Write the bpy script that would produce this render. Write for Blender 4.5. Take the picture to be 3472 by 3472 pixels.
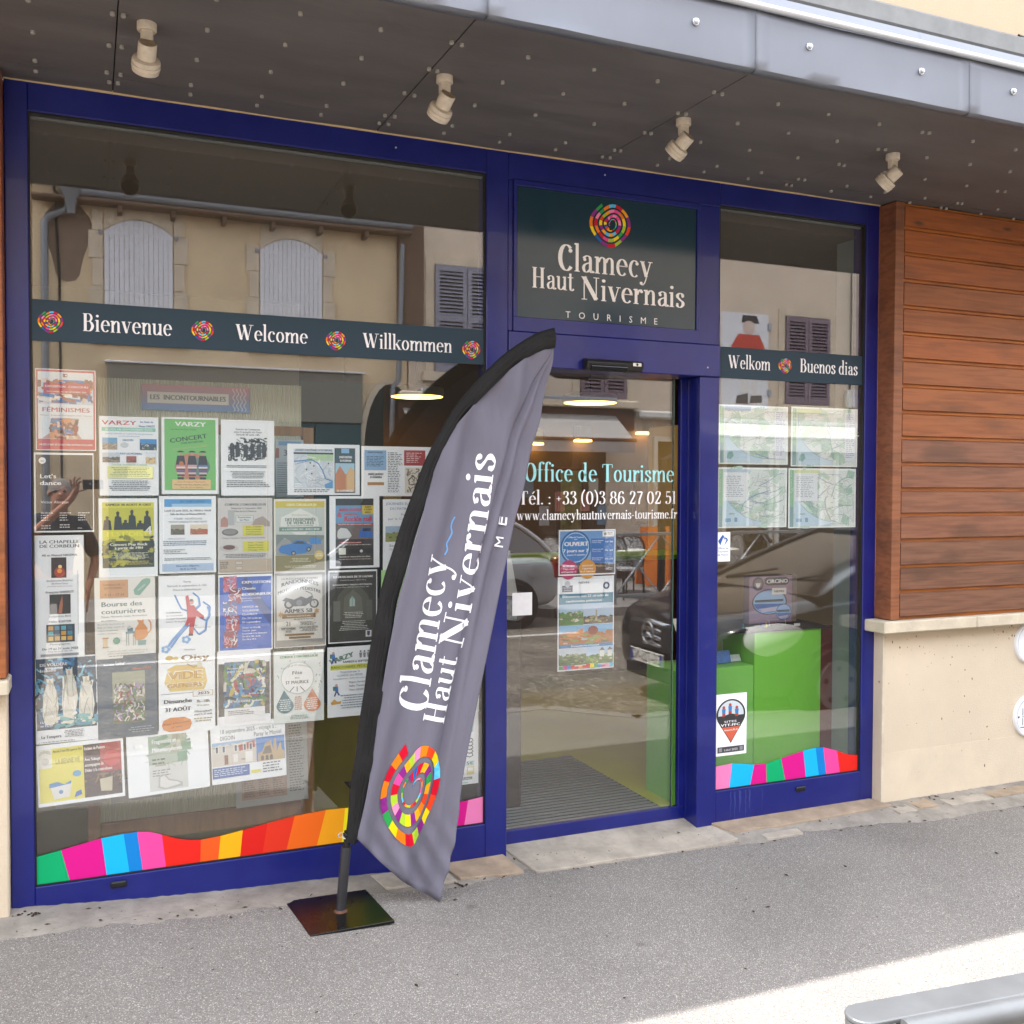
import bpy, math, random
from mathutils import Vector, Matrix
R=random.Random(7)
for o in list(bpy.data.objects): bpy.data.objects.remove(o)
scene=bpy.context.scene
C=scene.collection
# ------------------------------------------------------------ camera
FPX,YAW,PITCH,ROLL,CH,CD=3356.305,0.4029398,-0.0267975,0.0030485,1.7143,4.0796
def axes():
    f=Vector((math.sin(YAW)*math.cos(PITCH),math.cos(YAW)*math.cos(PITCH),math.sin(PITCH)))
    r=Vector((math.cos(YAW),-math.sin(YAW),0)); u=r.cross(f)
    return f,r*math.cos(ROLL)+u*math.sin(ROLL),-r*math.sin(ROLL)+u*math.cos(ROLL)
CF,CR,CU=axes()
cam=bpy.data.cameras.new('camera'); cam.sensor_width=36; cam.lens=36*FPX/3472
cam.clip_start=0.02; cam.clip_end=400
co=bpy.data.objects.new('camera',cam); C.objects.link(co)
m=Matrix((CR,CU,-CF)).transposed().to_4x4(); m.translation=Vector((0,-CD,CH)); co.matrix_world=m
scene.camera=co
# ------------------------------------------------------------ light
SUN_EL=math.radians(60); SLOPE=0.045      # metres towards the street per metre of drop
dy=SLOPE; dz=1.0; dx=math.sqrt(max(0.01,(1/math.tan(SUN_EL))**2-dy*dy))
sundir=Vector((dx,-dy,-dz)).normalized()  # travel direction: from behind this building, left to right
w=bpy.data.worlds.new('World'); scene.world=w; w.use_nodes=True
nt=w.node_tree; nt.nodes.clear()
sky=nt.nodes.new('ShaderNodeTexSky'); sky.sky_type='NISHITA'; sky.sun_disc=False
sky.sun_elevation=SUN_EL; sky.sun_rotation=math.atan2(-sundir.x,-sundir.y)
sky.air_density=1.0; sky.dust_density=2.5; sky.ozone_density=1.0
bg=nt.nodes.new('ShaderNodeBackground'); bg.inputs[1].default_value=0.15
wo=nt.nodes.new('ShaderNodeOutputWorld'); # thin high cloud over most of the sky
tcw=nt.nodes.new('ShaderNodeTexCoord'); nzw=nt.nodes.new('ShaderNodeTexNoise'); nzw.inputs['Scale'].default_value=2.6; nzw.inputs['Detail'].default_value=8
nt.links.new(tcw.outputs['Generated'],nzw.inputs['Vector']); rw=nt.nodes.new('ShaderNodeValToRGB'); rw.color_ramp.elements[0].position=.30; rw.color_ramp.elements[1].position=.62
rw.color_ramp.elements[0].color=(.35,.35,.35,1); rw.color_ramp.elements[1].color=(.95,.95,.95,1); nt.links.new(nzw.outputs[0],rw.inputs[0])
mw=nt.nodes.new('ShaderNodeMixRGB'); nt.links.new(rw.outputs[0],mw.inputs[0]); nt.links.new(sky.outputs[0],mw.inputs[1]); mw.inputs[2].default_value=(8.0,8.1,8.4,1)
nt.links.new(mw.outputs[0],bg.inputs[0]); nt.links.new(bg.outputs[0],wo.inputs[0])
sl=bpy.data.lights.new('sun','SUN'); sl.energy=2.45; sl.angle=math.radians(0.55); sl.color=(1,.965,.91)
so=bpy.data.objects.new('sun',sl); C.objects.link(so); so.rotation_euler=sundir.to_track_quat('-Z','Y').to_euler(); so.location=(0,0,12)
vs=scene.view_settings; vs.view_transform='Standard'; vs.look='None'; vs.exposure=2.10; vs.gamma=1; vs.use_curve_mapping=False
scene.render.engine='CYCLES'
cy=scene.cycles; cy.max_bounces=10; cy.diffuse_bounces=5; cy.glossy_bounces=5; cy.transparent_max_bounces=24; cy.transmission_bounces=6
cy.caustics_reflective=False; cy.caustics_refractive=False; cy.sample_clamp_indirect=6
# ------------------------------------------------------------ pixel helpers (3472 px photograph) -> points on known planes
def ray(u,v): return CF+CR*((u-1736)/FPX)-CU*((v-1736)/FPX)
O=Vector((0,-CD,CH))
def at(u,v,Y=0.0):
    d=ray(u,v); return O+d*((Y+CD)/d.y)
def atz(u,v,Z=0.0):
    d=ray(u,v); return O+d*((Z-CH)/d.z)
def rv(u,v,Y,g=0.02):
    """something seen mirrored in a pane at depth g and standing Y metres out in the street"""
    p=at(u,v,Y+2*g); return Vector((p.x,-Y,p.z))
# ------------------------------------------------------------ objects
ORG={}
def thing(name,label,cat,loc=(0,0,0),group=None,kind=None):
    o=bpy.data.objects.new(name,None); C.objects.link(o); o.location=loc; o.empty_display_size=.1
    o['label']=label; o['category']=cat
    if group:o['group']=group
    ORG[o]=Vector(loc); return o
def tag(o,label,cat,group=None):
    o['label']=label;o['category']=cat
    if group:o['group']=group
    return o
class MB:
    def __init__(s): s.v=[];s.f=[];s.c=[];s.m=[];s.cm=None;s.mi=0
    def add(s,vs,fs,col=None):
        b=len(s.v); s.v+= [tuple(p) for p in vs]
        for f in fs: s.f.append([i+b for i in f]); s.c.append(col); s.m.append(s.mi)
        return s
    def box(s,x0,x1,y0,y1,z0,z1,b=0.0,col=None):
        if x1<x0:x0,x1=x1,x0
        if y1<y0:y0,y1=y1,y0
        if z1<z0:z0,z1=z1,z0
        b=min(b,(x1-x0)*.45,(y1-y0)*.45,(z1-z0)*.45)
        if b<=0:
            vs=[(x,y,z) for z in(z0,z1) for y in(y0,y1) for x in(x0,x1)]
            return s.add(vs,[(0,2,3,1),(4,5,7,6),(0,1,5,4),(2,6,7,3),(0,4,6,2),(1,3,7,5)],col)
        vs=[];idx={}
        for i,(X,sx) in enumerate(((x0,1),(x1,-1))):
            for j,(Y,sy) in enumerate(((y0,1),(y1,-1))):
                for k,(Z,sz) in enumerate(((z0,1),(z1,-1))):
                    for a in range(3):
                        p=[X+sx*b,Y+sy*b,Z+sz*b]; p[a]=(X,Y,Z)[a]; idx[i,j,k,a]=len(vs); vs.append(p)
        g=lambda i,j,k,a: idx[i,j,k,a]
        fs=[(g(0,0,0,0),g(0,0,1,0),g(0,1,1,0),g(0,1,0,0)),(g(1,0,0,0),g(1,1,0,0),g(1,1,1,0),g(1,0,1,0)),
            (g(0,0,0,1),g(1,0,0,1),g(1,0,1,1),g(0,0,1,1)),(g(0,1,0,1),g(0,1,1,1),g(1,1,1,1),g(1,1,0,1)),
            (g(0,0,0,2),g(0,1,0,2),g(1,1,0,2),g(1,0,0,2)),(g(0,0,1,2),g(1,0,1,2),g(1,1,1,2),g(0,1,1,2))]
        for j in(0,1):
            for k in(0,1): fs.append((g(0,j,k,1),g(1,j,k,1),g(1,j,k,2),g(0,j,k,2)))
        for i in(0,1):
            for k in(0,1): fs.append((g(i,0,k,0),g(i,1,k,0),g(i,1,k,2),g(i,0,k,2)))
        for i in(0,1):
            for j in(0,1): fs.append((g(i,j,0,0),g(i,j,1,0),g(i,j,1,1),g(i,j,0,1)))
        for i in(0,1):
            for j in(0,1):
                for k in(0,1): fs.append((g(i,j,k,0),g(i,j,k,1),g(i,j,k,2)))
        return s.add(vs,fs,col)
    def tube(s,pts,r,n=10,cap=True,col=None,flat=1.0):
        pts=[Vector(p) for p in pts]; N=len(pts)
        rs=r if isinstance(r,(list,tuple)) else [r]*N
        vs=[];up=None
        for i,p in enumerate(pts):
            t=(pts[min(i+1,N-1)]-pts[max(i-1,0)]).normalized()
            if up is None:
                up=Vector((0,0,1)) if abs(t.z)<.9 else Vector((0,1,0))
            a=t.cross(up).normalized(); b=a.cross(t).normalized(); up=b
            for k in range(n):
                q=2*math.pi*k/n; vs.append(p+a*math.cos(q)*rs[i]+b*math.sin(q)*rs[i]*flat)
        fs=[(i*n+k,i*n+(k+1)%n,(i+1)*n+(k+1)%n,(i+1)*n+k) for i in range(N-1) for k in range(n)]
        if cap: fs+= [tuple(range(n))[::-1],tuple((N-1)*n+k for k in range(n))]
        return s.add(vs,fs,col)
    def lathe(s,c,axis,prof,n=24,col=None):
        """prof: list of (radius, distance along the axis)"""
        c=Vector(c);ax=Vector(axis).normalized(); a=ax.orthogonal().normalized(); b=ax.cross(a)
        vs=[];N=len(prof)
        for r,h in prof:
            for k in range(n):
                q=2*math.pi*k/n; vs.append(c+ax*h+(a*math.cos(q)+b*math.sin(q))*max(r,1e-5))
        fs=[(i*n+k,i*n+(k+1)%n,(i+1)*n+(k+1)%n,(i+1)*n+k) for i in range(N-1) for k in range(n)]
        fs+= [tuple(range(n))[::-1],tuple((N-1)*n+k for k in range(n))]
        return s.add(vs,fs,col)
    def prism(s,poly,y0,y1,col=None,ax='y'):
        """polygon in x,z pulled through y (or ax)"""
        n=len(poly)
        def P(p,t): return (p[0],t,p[1]) if ax=='y' else ((t,p[0],p[1]) if ax=='x' else (p[0],p[1],t))
        vs=[P(p,y0) for p in poly]+[P(p,y1) for p in poly]
        fs=[tuple(range(n)),tuple(range(2*n-1,n-1,-1))]+[(i,n+i,n+(i+1)%n,(i+1)%n) for i in range(n)]
        return s.add(vs,fs,col)
def smooth(o,ang=35):
    me=o.data
    for p in me.polygons: p.use_smooth=True
    try: me.set_sharp_from_angle(angle=math.radians(ang))
    except Exception: pass
def obj(name,mb,mat,parent=None,sm=None,loc=None):
    me=bpy.data.meshes.new(name)
    org=ORG.get(parent) if parent is not None else None
    if org is None: org=Vector(loc) if loc is not None else Vector((0,0,0))
    me.from_pydata([(p[0]-org.x,p[1]-org.y,p[2]-org.z) for p in mb.v],[],mb.f)
    mats=mat if isinstance(mat,(list,tuple)) else [mat]
    for x in mats: me.materials.append(x)
    if len(mats)>1: me.polygons.foreach_set('material_index',mb.m)
    if any(c is not None for c in mb.c):
        at_=me.color_attributes.new('Col','FLOAT_COLOR','CORNER')
        arr=[]
        for f,c in zip(mb.f,mb.c):
            c=c or (1,1,1)
            arr+= [c[0],c[1],c[2],1.0]*len(f)
        at_.data.foreach_set('color',arr)
    me.update()
    o=bpy.data.objects.new(name,me); C.objects.link(o)
    if parent is not None: o.parent=parent; ORG[o]=org
    else: o.location=org; ORG[o]=org
    if sm: smooth(o,sm)
    return o
def struct(name,mb,mat,**k):
    o=obj(name,mb,mat,**k); o['kind']='structure'; return o
def copytree(o,parent=None,off=Vector((0,0,0)),rz=None):
    c=o.copy(); C.objects.link(c); c.parent=parent
    if parent is None:
        c.location=o.location+off
        if rz is not None: c.rotation_euler=(0,0,rz)
    ORG[c]=ORG.get(o,Vector((0,0,0)))
    for ch in o.children: copytree(ch,c)
    return c
# ------------------------------------------------------------ materials
def lin(c):
    if isinstance(c,str): c=[int(c[i:i+2],16)/255 for i in(0,2,4)]
    return tuple((x/12.92 if x<=.04045 else ((x+.055)/1.055)**2.4) for x in c)
MATS={}
def mat(name,col,rough=.6,metal=0,var=0,vscale=8,bump=0,bscale=60,emit=0,spec=.5,stretch=None,col2=None,coat=0,detail=6,vcol=False):
    """principled material with object-space noise for colour, wear and relief"""
    if name in MATS: return MATS[name]
    m=bpy.data.materials.new(name); m.use_nodes=True; t=m.node_tree; L=t.links.new
    b=t.nodes['Principled BSDF']; b.inputs['Roughness'].default_value=rough; b.inputs['Metallic'].default_value=metal
    b.inputs['Specular IOR Level'].default_value=spec
    if coat: b.inputs['Coat Weight'].default_value=coat; b.inputs['Coat Roughness'].default_value=.05
    b.inputs['Base Color'].default_value=(*col,1)
    tc=t.nodes.new('ShaderNodeTexCoord'); mp=t.nodes.new('ShaderNodeMapping'); L(tc.outputs['Object'],mp.inputs[0])
    if stretch: mp.inputs['Scale'].default_value=stretch
    if var or col2:
        n=t.nodes.new('ShaderNodeTexNoise'); n.inputs['Scale'].default_value=vscale; n.inputs['Detail'].default_value=detail; n.inputs['Roughness'].default_value=.62
        L(mp.outputs[0],n.inputs['Vector'])
        r=t.nodes.new('ShaderNodeValToRGB'); L(n.outputs[0],r.inputs[0])
        c2=col2 or tuple(min(1,x*(1+var)) for x in col); c1=tuple(x*(1-var) for x in col) if not col2 else col
        r.color_ramp.elements[0].position=.32; r.color_ramp.elements[1].position=.68
        r.color_ramp.elements[0].color=(*c1,1); r.color_ramp.elements[1].color=(*c2,1)
        L(r.outputs[0],b.inputs['Base Color'])
        mr=t.nodes.new('ShaderNodeMapRange'); mr.inputs[3].default_value=max(.02,rough-.1); mr.inputs[4].default_value=min(1,rough+.12)
        L(n.outputs[0],mr.inputs[0]); L(mr.outputs[0],b.inputs['Roughness'])
    if vcol:
        a=t.nodes.new('ShaderNodeAttribute'); a.attribute_name='Col'; L(a.outputs[0],b.inputs['Base Color'])
        if vcol=='emit': L(a.outputs[0],b.inputs['Emission Color'])
    if bump:
        n2=t.nodes.new('ShaderNodeTexNoise'); n2.inputs['Scale'].default_value=bscale; n2.inputs['Detail'].default_value=5
        L(mp.outputs[0],n2.inputs['Vector'])
        bp=t.nodes.new('ShaderNodeBump'); bp.inputs['Strength'].default_value=bump; bp.inputs['Distance'].default_value=.01
        L(n2.outputs[0],bp.inputs['Height']); L(bp.outputs[0],b.inputs['Normal'])
    if emit:
        b.inputs['Emission Color'].default_value=(*col,1); b.inputs['Emission Strength'].default_value=emit
    MATS[name]=m; return m
def glassmat(name,f0,tint,dust=.011):
    m=bpy.data.materials.new(name); m.use_nodes=True; t=m.node_tree; t.nodes.clear(); L=t.links.new
    g=t.nodes.new('ShaderNodeNewGeometry'); d=t.nodes.new('ShaderNodeVectorMath'); d.operation='DOT_PRODUCT'
    L(g.outputs['Incoming'],d.inputs[0]); L(g.outputs['Normal'],d.inputs[1])
    def M(op,a,b=None):
        n=t.nodes.new('ShaderNodeMath'); n.operation=op
        for i,x in enumerate((a,b)):
            if x is None: continue
            if isinstance(x,(int,float)): n.inputs[i].default_value=x
            else: L(x,n.inputs[i])
        return n.outputs[0]
    p=M('POWER',M('SUBTRACT',1.0,M('ABSOLUTE',d.outputs['Value'])),5.0)
    fac=M('ADD',M('MULTIPLY',p,1-f0),f0)
    tr=t.nodes.new('ShaderNodeBsdfTransparent'); tr.inputs[0].default_value=(*tint,1)
    gl=t.nodes.new('ShaderNodeBsdfGlossy'); gl.inputs['Roughness'].default_value=0.0
    # faint waviness of the pane
    nz=t.nodes.new('ShaderNodeTexNoise'); nz.inputs['Scale'].default_value=.9; nz.inputs['Detail'].default_value=0
    tc=t.nodes.new('ShaderNodeTexCoord'); L(tc.outputs['Object'],nz.inputs['Vector'])
    bp=t.nodes.new('ShaderNodeBump'); bp.inputs['Strength'].default_value=.05; bp.inputs['Distance'].default_value=.02
    L(nz.outputs[0],bp.inputs['Height']); L(bp.outputs[0],gl.inputs['Normal'])
    mx=t.nodes.new('ShaderNodeMixShader'); L(fac,mx.inputs[0]); L(tr.outputs[0],mx.inputs[1]); L(gl.outputs[0],mx.inputs[2])
    # thin film of street dust
    df=t.nodes.new('ShaderNodeBsdfDiffuse'); df.inputs[0].default_value=(.8,.78,.74,1)
    dn=t.nodes.new('ShaderNodeTexNoise'); dn.inputs['Scale'].default_value=1.7; dn.inputs['Detail'].default_value=7; L(tc.outputs['Object'],dn.inputs['Vector'])
    dm=t.nodes.new('ShaderNodeMapRange'); dm.inputs[3].default_value=dust*.5; dm.inputs[4].default_value=dust*1.5; L(dn.outputs[0],dm.inputs[0])
    m2=t.nodes.new('ShaderNodeMixShader'); L(dm.outputs[0],m2.inputs[0]); L(mx.outputs[0],m2.inputs[1]); L(df.outputs[0],m2.inputs[2])
    o=t.nodes.new('ShaderNodeOutputMaterial'); L(m2.outputs[0],o.inputs[0]); MATS[name]=m; return m
M_glass=glassmat('window_glass',.120,(.985,.993,.99))
M_carglass=glassmat('car_glass',.06,(.35,.4,.38))
M_print=mat('printed_paper',(1,1,1),.45,vcol=True,spec=.35)
M_vinyl=mat('vinyl_print',(1,1,1),.5,vcol=True,spec=.3)
M_cloth=mat('printed_polyester',(1,1,1),.8,vcol=True,spec=.15,bump=.55,bscale=9,stretch=(3.2,1,.8))
M_blue=mat('blue_frame_paint',lin((.045,.085,.41)),.33,col2=lin((.09,.13,.46)),vscale=5,detail=12,bump=.03,bscale=300,spec=.5,coat=.25)
M_cream=mat('cream_render',lin((.825,.77,.685)),.9,var=.05,vscale=2.5,bump=.35,bscale=170)
M_cream2=mat('cream_render_upper',lin((.76,.685,.585)),.9,var=.04,vscale=2,bump=.3,bscale=150)
M_stone=mat('pale_limestone',lin((.80,.76,.68)),.8,var=.13,vscale=9,bump=.2,bscale=60)
M_zinc=mat('zinc_sheet',lin((.47,.49,.53)),.5,metal=.35,var=.07,vscale=3,bump=.1,bscale=5,stretch=(1,1,.5))
M_zincb=mat('zinc_bead',lin((.78,.8,.83)),.35,metal=.6,var=.05,vscale=6)
M_soffit=mat('dark_cement_board',lin((.39,.375,.375)),.58,var=.2,vscale=2.6,bump=.1,bscale=40,stretch=(.6,2.2,1),detail=9)
M_bolt=mat('rivet_cap',lin((.60,.59,.57)),.5,var=.2,vscale=40)
M_white=mat('white_paint',lin((.86,.85,.82)),.45,var=.04,vscale=20)
M_lampw=mat('weathered_white_paint',lin((.80,.76,.70)),.55,var=.12,vscale=35,bump=.1,bscale=200)
M_lampd=mat('dusty_cap',lin((.58,.52,.44)),.8,var=.25,vscale=60,bump=.2,bscale=150)
M_black=mat('black_plastic',lin((.10,.10,.105)),.4,var=.1,vscale=30)
M_rubber=mat('black_rubber',lin((.07,.07,.075)),.6,var=.15,vscale=20)
M_steel=mat('galvanised_steel',lin((.62,.64,.67)),.42,metal=.7,var=.08,vscale=12)
M_alu=mat('aluminium_bar',lin((.55,.57,.58)),.45,metal=.5,var=.08,vscale=14)
M_dark=mat('near_black',(.012,.012,.013),.7)
def wood(name,c1,c2,seed,dark=(.045,.03,.022)):
    m=bpy.data.materials.new(name); m.use_nodes=True; t=m.node_tree; L=t.links.new; b=t.nodes['Principled BSDF']
    b.inputs['Roughness'].default_value=.42; b.inputs['Specular IOR Level'].default_value=.45
    tc=t.nodes.new('ShaderNodeTexCoord'); mp=t.nodes.new('ShaderNodeMapping'); L(tc.outputs['Object'],mp.inputs[0])
    mp.inputs['Location'].default_value=(seed*3.1,0,seed*1.7); mp.inputs['Scale'].default_value=(1.6,8,26)
    n=t.nodes.new('ShaderNodeTexNoise'); n.inputs['Scale'].default_value=2.2; n.inputs['Detail'].default_value=8; n.inputs['Distortion'].default_value=.5
    L(mp.outputs[0],n.inputs['Vector'])
    r=t.nodes.new('ShaderNodeValToRGB'); r.color_ramp.elements[0].position=.36; r.color_ramp.elements[1].position=.60
    r.color_ramp.elements[0].color=(*c1,1); r.color_ramp.elements[1].color=(*c2,1); L(n.outputs[0],r.inputs[0])
    # knots and weather stains
    mp2=t.nodes.new('ShaderNodeMapping'); L(tc.outputs['Object'],mp2.inputs[0]); mp2.inputs['Location'].default_value=(seed,0,seed*.77); mp2.inputs['Scale'].default_value=(1.5,3,4.5)
    v=t.nodes.new('ShaderNodeTexVoronoi'); v.inputs['Scale'].default_value=1.5; L(mp2.outputs[0],v.inputs['Vector'])
    r2=t.nodes.new('ShaderNodeValToRGB'); r2.color_ramp.elements[0].position=.03; r2.color_ramp.elements[1].position=.11
    r2.color_ramp.elements[0].color=(.75,.75,.75,1); r2.color_ramp.elements[1].color=(0,0,0,1); L(v.outputs['Distance'],r2.inputs[0])
    n3=t.nodes.new('ShaderNodeTexNoise'); n3.inputs['Scale'].default_value=1.3; n3.inputs['Detail'].default_value=6; L(mp2.outputs[0],n3.inputs['Vector'])
    r3=t.nodes.new('ShaderNodeValToRGB'); r3.color_ramp.elements[0].position=.54; r3.color_ramp.elements[1].position=.66
    r3.color_ramp.elements[0].color=(0,0,0,1); r3.color_ramp.elements[1].color=(.42,.42,.42,1); L(n3.outputs[0],r3.inputs[0])
    mx=t.nodes.new('ShaderNodeMath'); mx.operation='MAXIMUM'; L(r2.outputs[0],mx.inputs[0]); L(r3.outputs[0],mx.inputs[1])
    mc=t.nodes.new('ShaderNodeMixRGB'); L(mx.outputs[0],mc.inputs[0]); L(r.outputs[0],mc.inputs[1]); mc.inputs[2].default_value=(*dark,1)
    L(mc.outputs[0],b.inputs['Base Color'])
    bp=t.nodes.new('ShaderNodeBump'); bp.inputs['Strength'].default_value=.15; bp.inputs['Distance'].default_value=.004; L(n.outputs[0],bp.inputs['Height']); L(bp.outputs[0],b.inputs['Normal'])
    return m
def asphalt(name,base,lo,hi,scale=170,patch=.12,redness=0):
    m=bpy.data.materials.new(name); m.use_nodes=True; t=m.node_tree; L=t.links.new; b=t.nodes['Principled BSDF']
    b.inputs['Roughness'].default_value=.88
    tc=t.nodes.new('ShaderNodeTexCoord')
    v=t.nodes.new('ShaderNodeTexVoronoi'); v.inputs['Scale'].default_value=scale; L(tc.outputs['Object'],v.inputs['Vector'])
    sx=t.nodes.new('ShaderNodeSeparateColor'); L(v.outputs['Color'],sx.inputs[0])
    r=t.nodes.new('ShaderNodeValToRGB'); e=r.color_ramp.elements
    e[0].position=0; e[0].color=(*lo,1); e[1].position=1; e[1].color=(*hi,1)
    x=e.new(.3); x.color=(*base,1); x=e.new(.86); x.color=(*(q*1.06 for q in base),1)
    L(sx.outputs[0],r.inputs[0])
    n=t.nodes.new('ShaderNodeTexNoise'); n.inputs['Scale'].default_value=1.3; n.inputs['Detail'].default_value=6; L(tc.outputs['Object'],n.inputs['Vector'])
    mr=t.nodes.new('ShaderNodeMapRange'); mr.inputs[1].default_value=.3; mr.inputs[2].default_value=.7; mr.inputs[3].default_value=1-patch; mr.inputs[4].default_value=1+patch
    L(n.outputs[0],mr.inputs[0])
    mm=t.nodes.new('ShaderNodeVectorMath'); mm.operation='SCALE'; L(r.outputs[0],mm.inputs[0]); L(mr.outputs[0],mm.inputs['Scale'])
    # scattered old gum and oil spots
    v2=t.nodes.new('ShaderNodeTexVoronoi'); v2.inputs['Scale'].default_value=2.3; L(tc.outputs['Object'],v2.inputs['Vector'])
    r5=t.nodes.new('ShaderNodeValToRGB'); r5.color_ramp.elements[0].position=.035; r5.color_ramp.elements[1].position=.075
    r5.color_ramp.elements[0].color=(.78,.77,.76,1); r5.color_ramp.elements[1].color=(1,1,1,1); L(v2.outputs['Distance'],r5.inputs[0])
    m5=t.nodes.new('ShaderNodeVectorMath'); m5.operation='MULTIPLY'; L(mm.outputs[0],m5.inputs[0]); L(r5.outputs[0],m5.inputs[1])
    L(m5.outputs[0],b.inputs['Base Color'])
    bp=t.nodes.new('ShaderNodeBump'); bp.inputs['Strength'].default_value=.9; bp.inputs['Distance'].default_value=.004; L(v.outputs['Distance'],bp.inputs['Height']); L(bp.outputs[0],b.inputs['Normal'])
    return m
M_asph=asphalt('pavement_asphalt',lin((.545,.53,.515)),lin((.44,.425,.41)),lin((.82,.80,.775)),330,.12)
M_road=asphalt('road_asphalt',lin((.42,.39,.35)),lin((.24,.225,.205)),lin((.66,.62,.56)),45,.42)
M_conc=mat('old_concrete',lin((.56,.54,.51)),.9,var=.3,vscale=7,bump=.5,bscale=45,detail=10)
M_stone2=mat('worn_threshold_stone',lin((.66,.63,.585)),.85,var=.24,vscale=8,bump=.4,bscale=50,detail=10)
M_stone3=mat('ochre_stone',lin((.62,.555,.48)),.85,var=.26,vscale=9,bump=.4,bscale=55,detail=10)

# ============================================================ GROUND
def zf(x):   # ground height against the shop front
    pts=[(-3,.26),(-.25,.13),(.19,.096),(.77,.06),(1.2,.04),(9,.04)]
    for (a,b),(c,d) in zip(pts,pts[1:]):
        if x<=c: return b+(d-b)*max(0,(x-a)/(c-a))
    return .04
mb=MB()
def ground(poly,z,name,m):
    mb=MB(); mb.add([(x,y,z) for x,y in poly],[tuple(range(len(poly)))]); return struct(name,mb,m)
PG=[(-9,.30),(-1.2,.16),(-.3,.109),(0,.106),(.15,.090),(.3,.078),(.6,.070),(.9,.059),(1.05,.052),(1.31,.033),(1.6,.016),(2.1,.004),(2.6,0),(40,0)]
def pg(x,y):
    for (a,b),(c,d) in zip(PG,PG[1:]):
        if x<=c: h=b+(d-b)*(x-a)/(c-a); break
    else: h=0
    return h*max(0,min(1,1-(-y-.45)/2.0))
xs_=[-9,-5,-3,-2,-1.2]+[-.9+.12*i for i in range(32)]+[3.2,3.7,5,8,14,40]; vs=[];ny=14
for x in xs_:
    yo=-2.5 if x<=3.2 else -1.95
    for j in range(ny+1):
        y=.02+(yo-.02)*j/ny; vs.append((x,y,pg(x,y)))
mb=MB(); mb.add(vs,[(i*(ny+1)+j,i*(ny+1)+j+1,(i+1)*(ny+1)+j+1,(i+1)*(ny+1)+j) for i in range(len(xs_)-1) for j in range(ny)]); struct('pavement',mb,M_asph,sm=60)
ground([(-200,3),(-200,-200),(200,-200),(200,3)],-.14,'ground',M_road)
ground([(-60,-1.8),(-60,-12.0),(60,-12.0),(60,-1.8)],-.12,'road',M_road)
mb=MB(); pts=[(-9,-2.5),(3.2,-2.5),(3.7,-1.95),(40,-1.95)]
for (a,b),(c,d) in zip(pts,pts[1:]):
    n=Vector((d-b,-(c-a),0)).normalized()*.12
    if n.y>0: n=-n
    q=[(a,b),(c,d),(c+n.x,d+n.y),(a+n.x,b+n.y)]
    mb.prism(q,-.13,.004,ax='z')
struct('kerb',mb,mat('granite_kerb',lin((.55,.53,.51)),.8,var=.2,vscale=20,bump=.3,bscale=90))
# opposite pavement with kerb
mb=MB(); mb.prism([(5.9,-8.1),(5.4,-8.6),(5.3,-9.4),(-30,-9.4),(-30,-12.5),(60,-12.5),(60,-8.1)],-.13,-.0,ax='z'); struct('opposite_pavement',mb,M_asph)
mb=MB(); 
for a,b in (((5.95,-8.0),(60,-8.0)),((-30,-9.32),(5.2,-9.32))): mb.box(a[0],b[0],a[1]-.1,a[1]+.08,-.13,.012,.01)
struct('opposite_kerb',mb,MATS['granite_kerb'])
# pale road marking
mb=MB(); mb.box(-20,5.6,-6.75,-6.63,-.121,-.114); struct('road_marking',mb,mat('road_paint',lin((.75,.74,.72)),.8,var=.2,vscale=30))
# concrete margin against the front: mesh strip with a broken outer edge
edge=[atz(u,v,.0) for u,v in [(0,3192),(150,3172),(310,3142),(466,3137),(580,3128),(673,3118),(880,3085),(1100,3060),(1260,3040),(1480,3020),(1628,2999),(1800,2957),(1950,2948),(2062,2937),(2200,2905),(2373,2880),(2480,2868),(2616,2856),(2660,2826),(2820,2815),(3005,2791),(3120,2790),(3234,2775),(3350,2752),(3472,2733)]]
E2=[(-3,-.25),(-1.5,-.24),(-.3,-.22),(-.1,-.235),(0,-.21),(.15,-.235),(.3,-.22),(.42,-.24),(.6,-.215),(.85,-.23),(1.05,-.21),(1.31,-.225),(1.5,-.20)]+[(p.x,p.y) for p in edge if p.x>1.62]+[(6,-.22),(8,-.25)]
def ey(x):
    for (a,b),(c,d) in zip(E2,E2[1:]):
        if x<=c: return b+(d-b)*(x-a)/(c-a)
    return -.25
mb=MB(); N=440; J=9; vs=[]
for i in range(N+1):
    x=-3+i*11/N
    yb=.15 if 1.72<x<2.84 else .02
    ye=ey(x)+R.uniform(-.008,.008)
    for j in range(J+1):
        t=j/J; y=yb+(ye-yb)*t
        z=max(pg(x,y)+.004*(1-t),zf(x)+(pg(x,y)-zf(x))*t**1.3)+.004*(1-t)-.003*(t==1)+ (R.uniform(-.002,.003) if 0<j<J else 0)
        vs.append((x,y,z))
mb.add(vs,[(i*(J+1)+j,(i+1)*(J+1)+j,(i+1)*(J+1)+j+1,i*(J+1)+j+1) for i in range(N) for j in range(J)])
o=struct('concrete_margin',mb,M_conc,sm=50)
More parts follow.
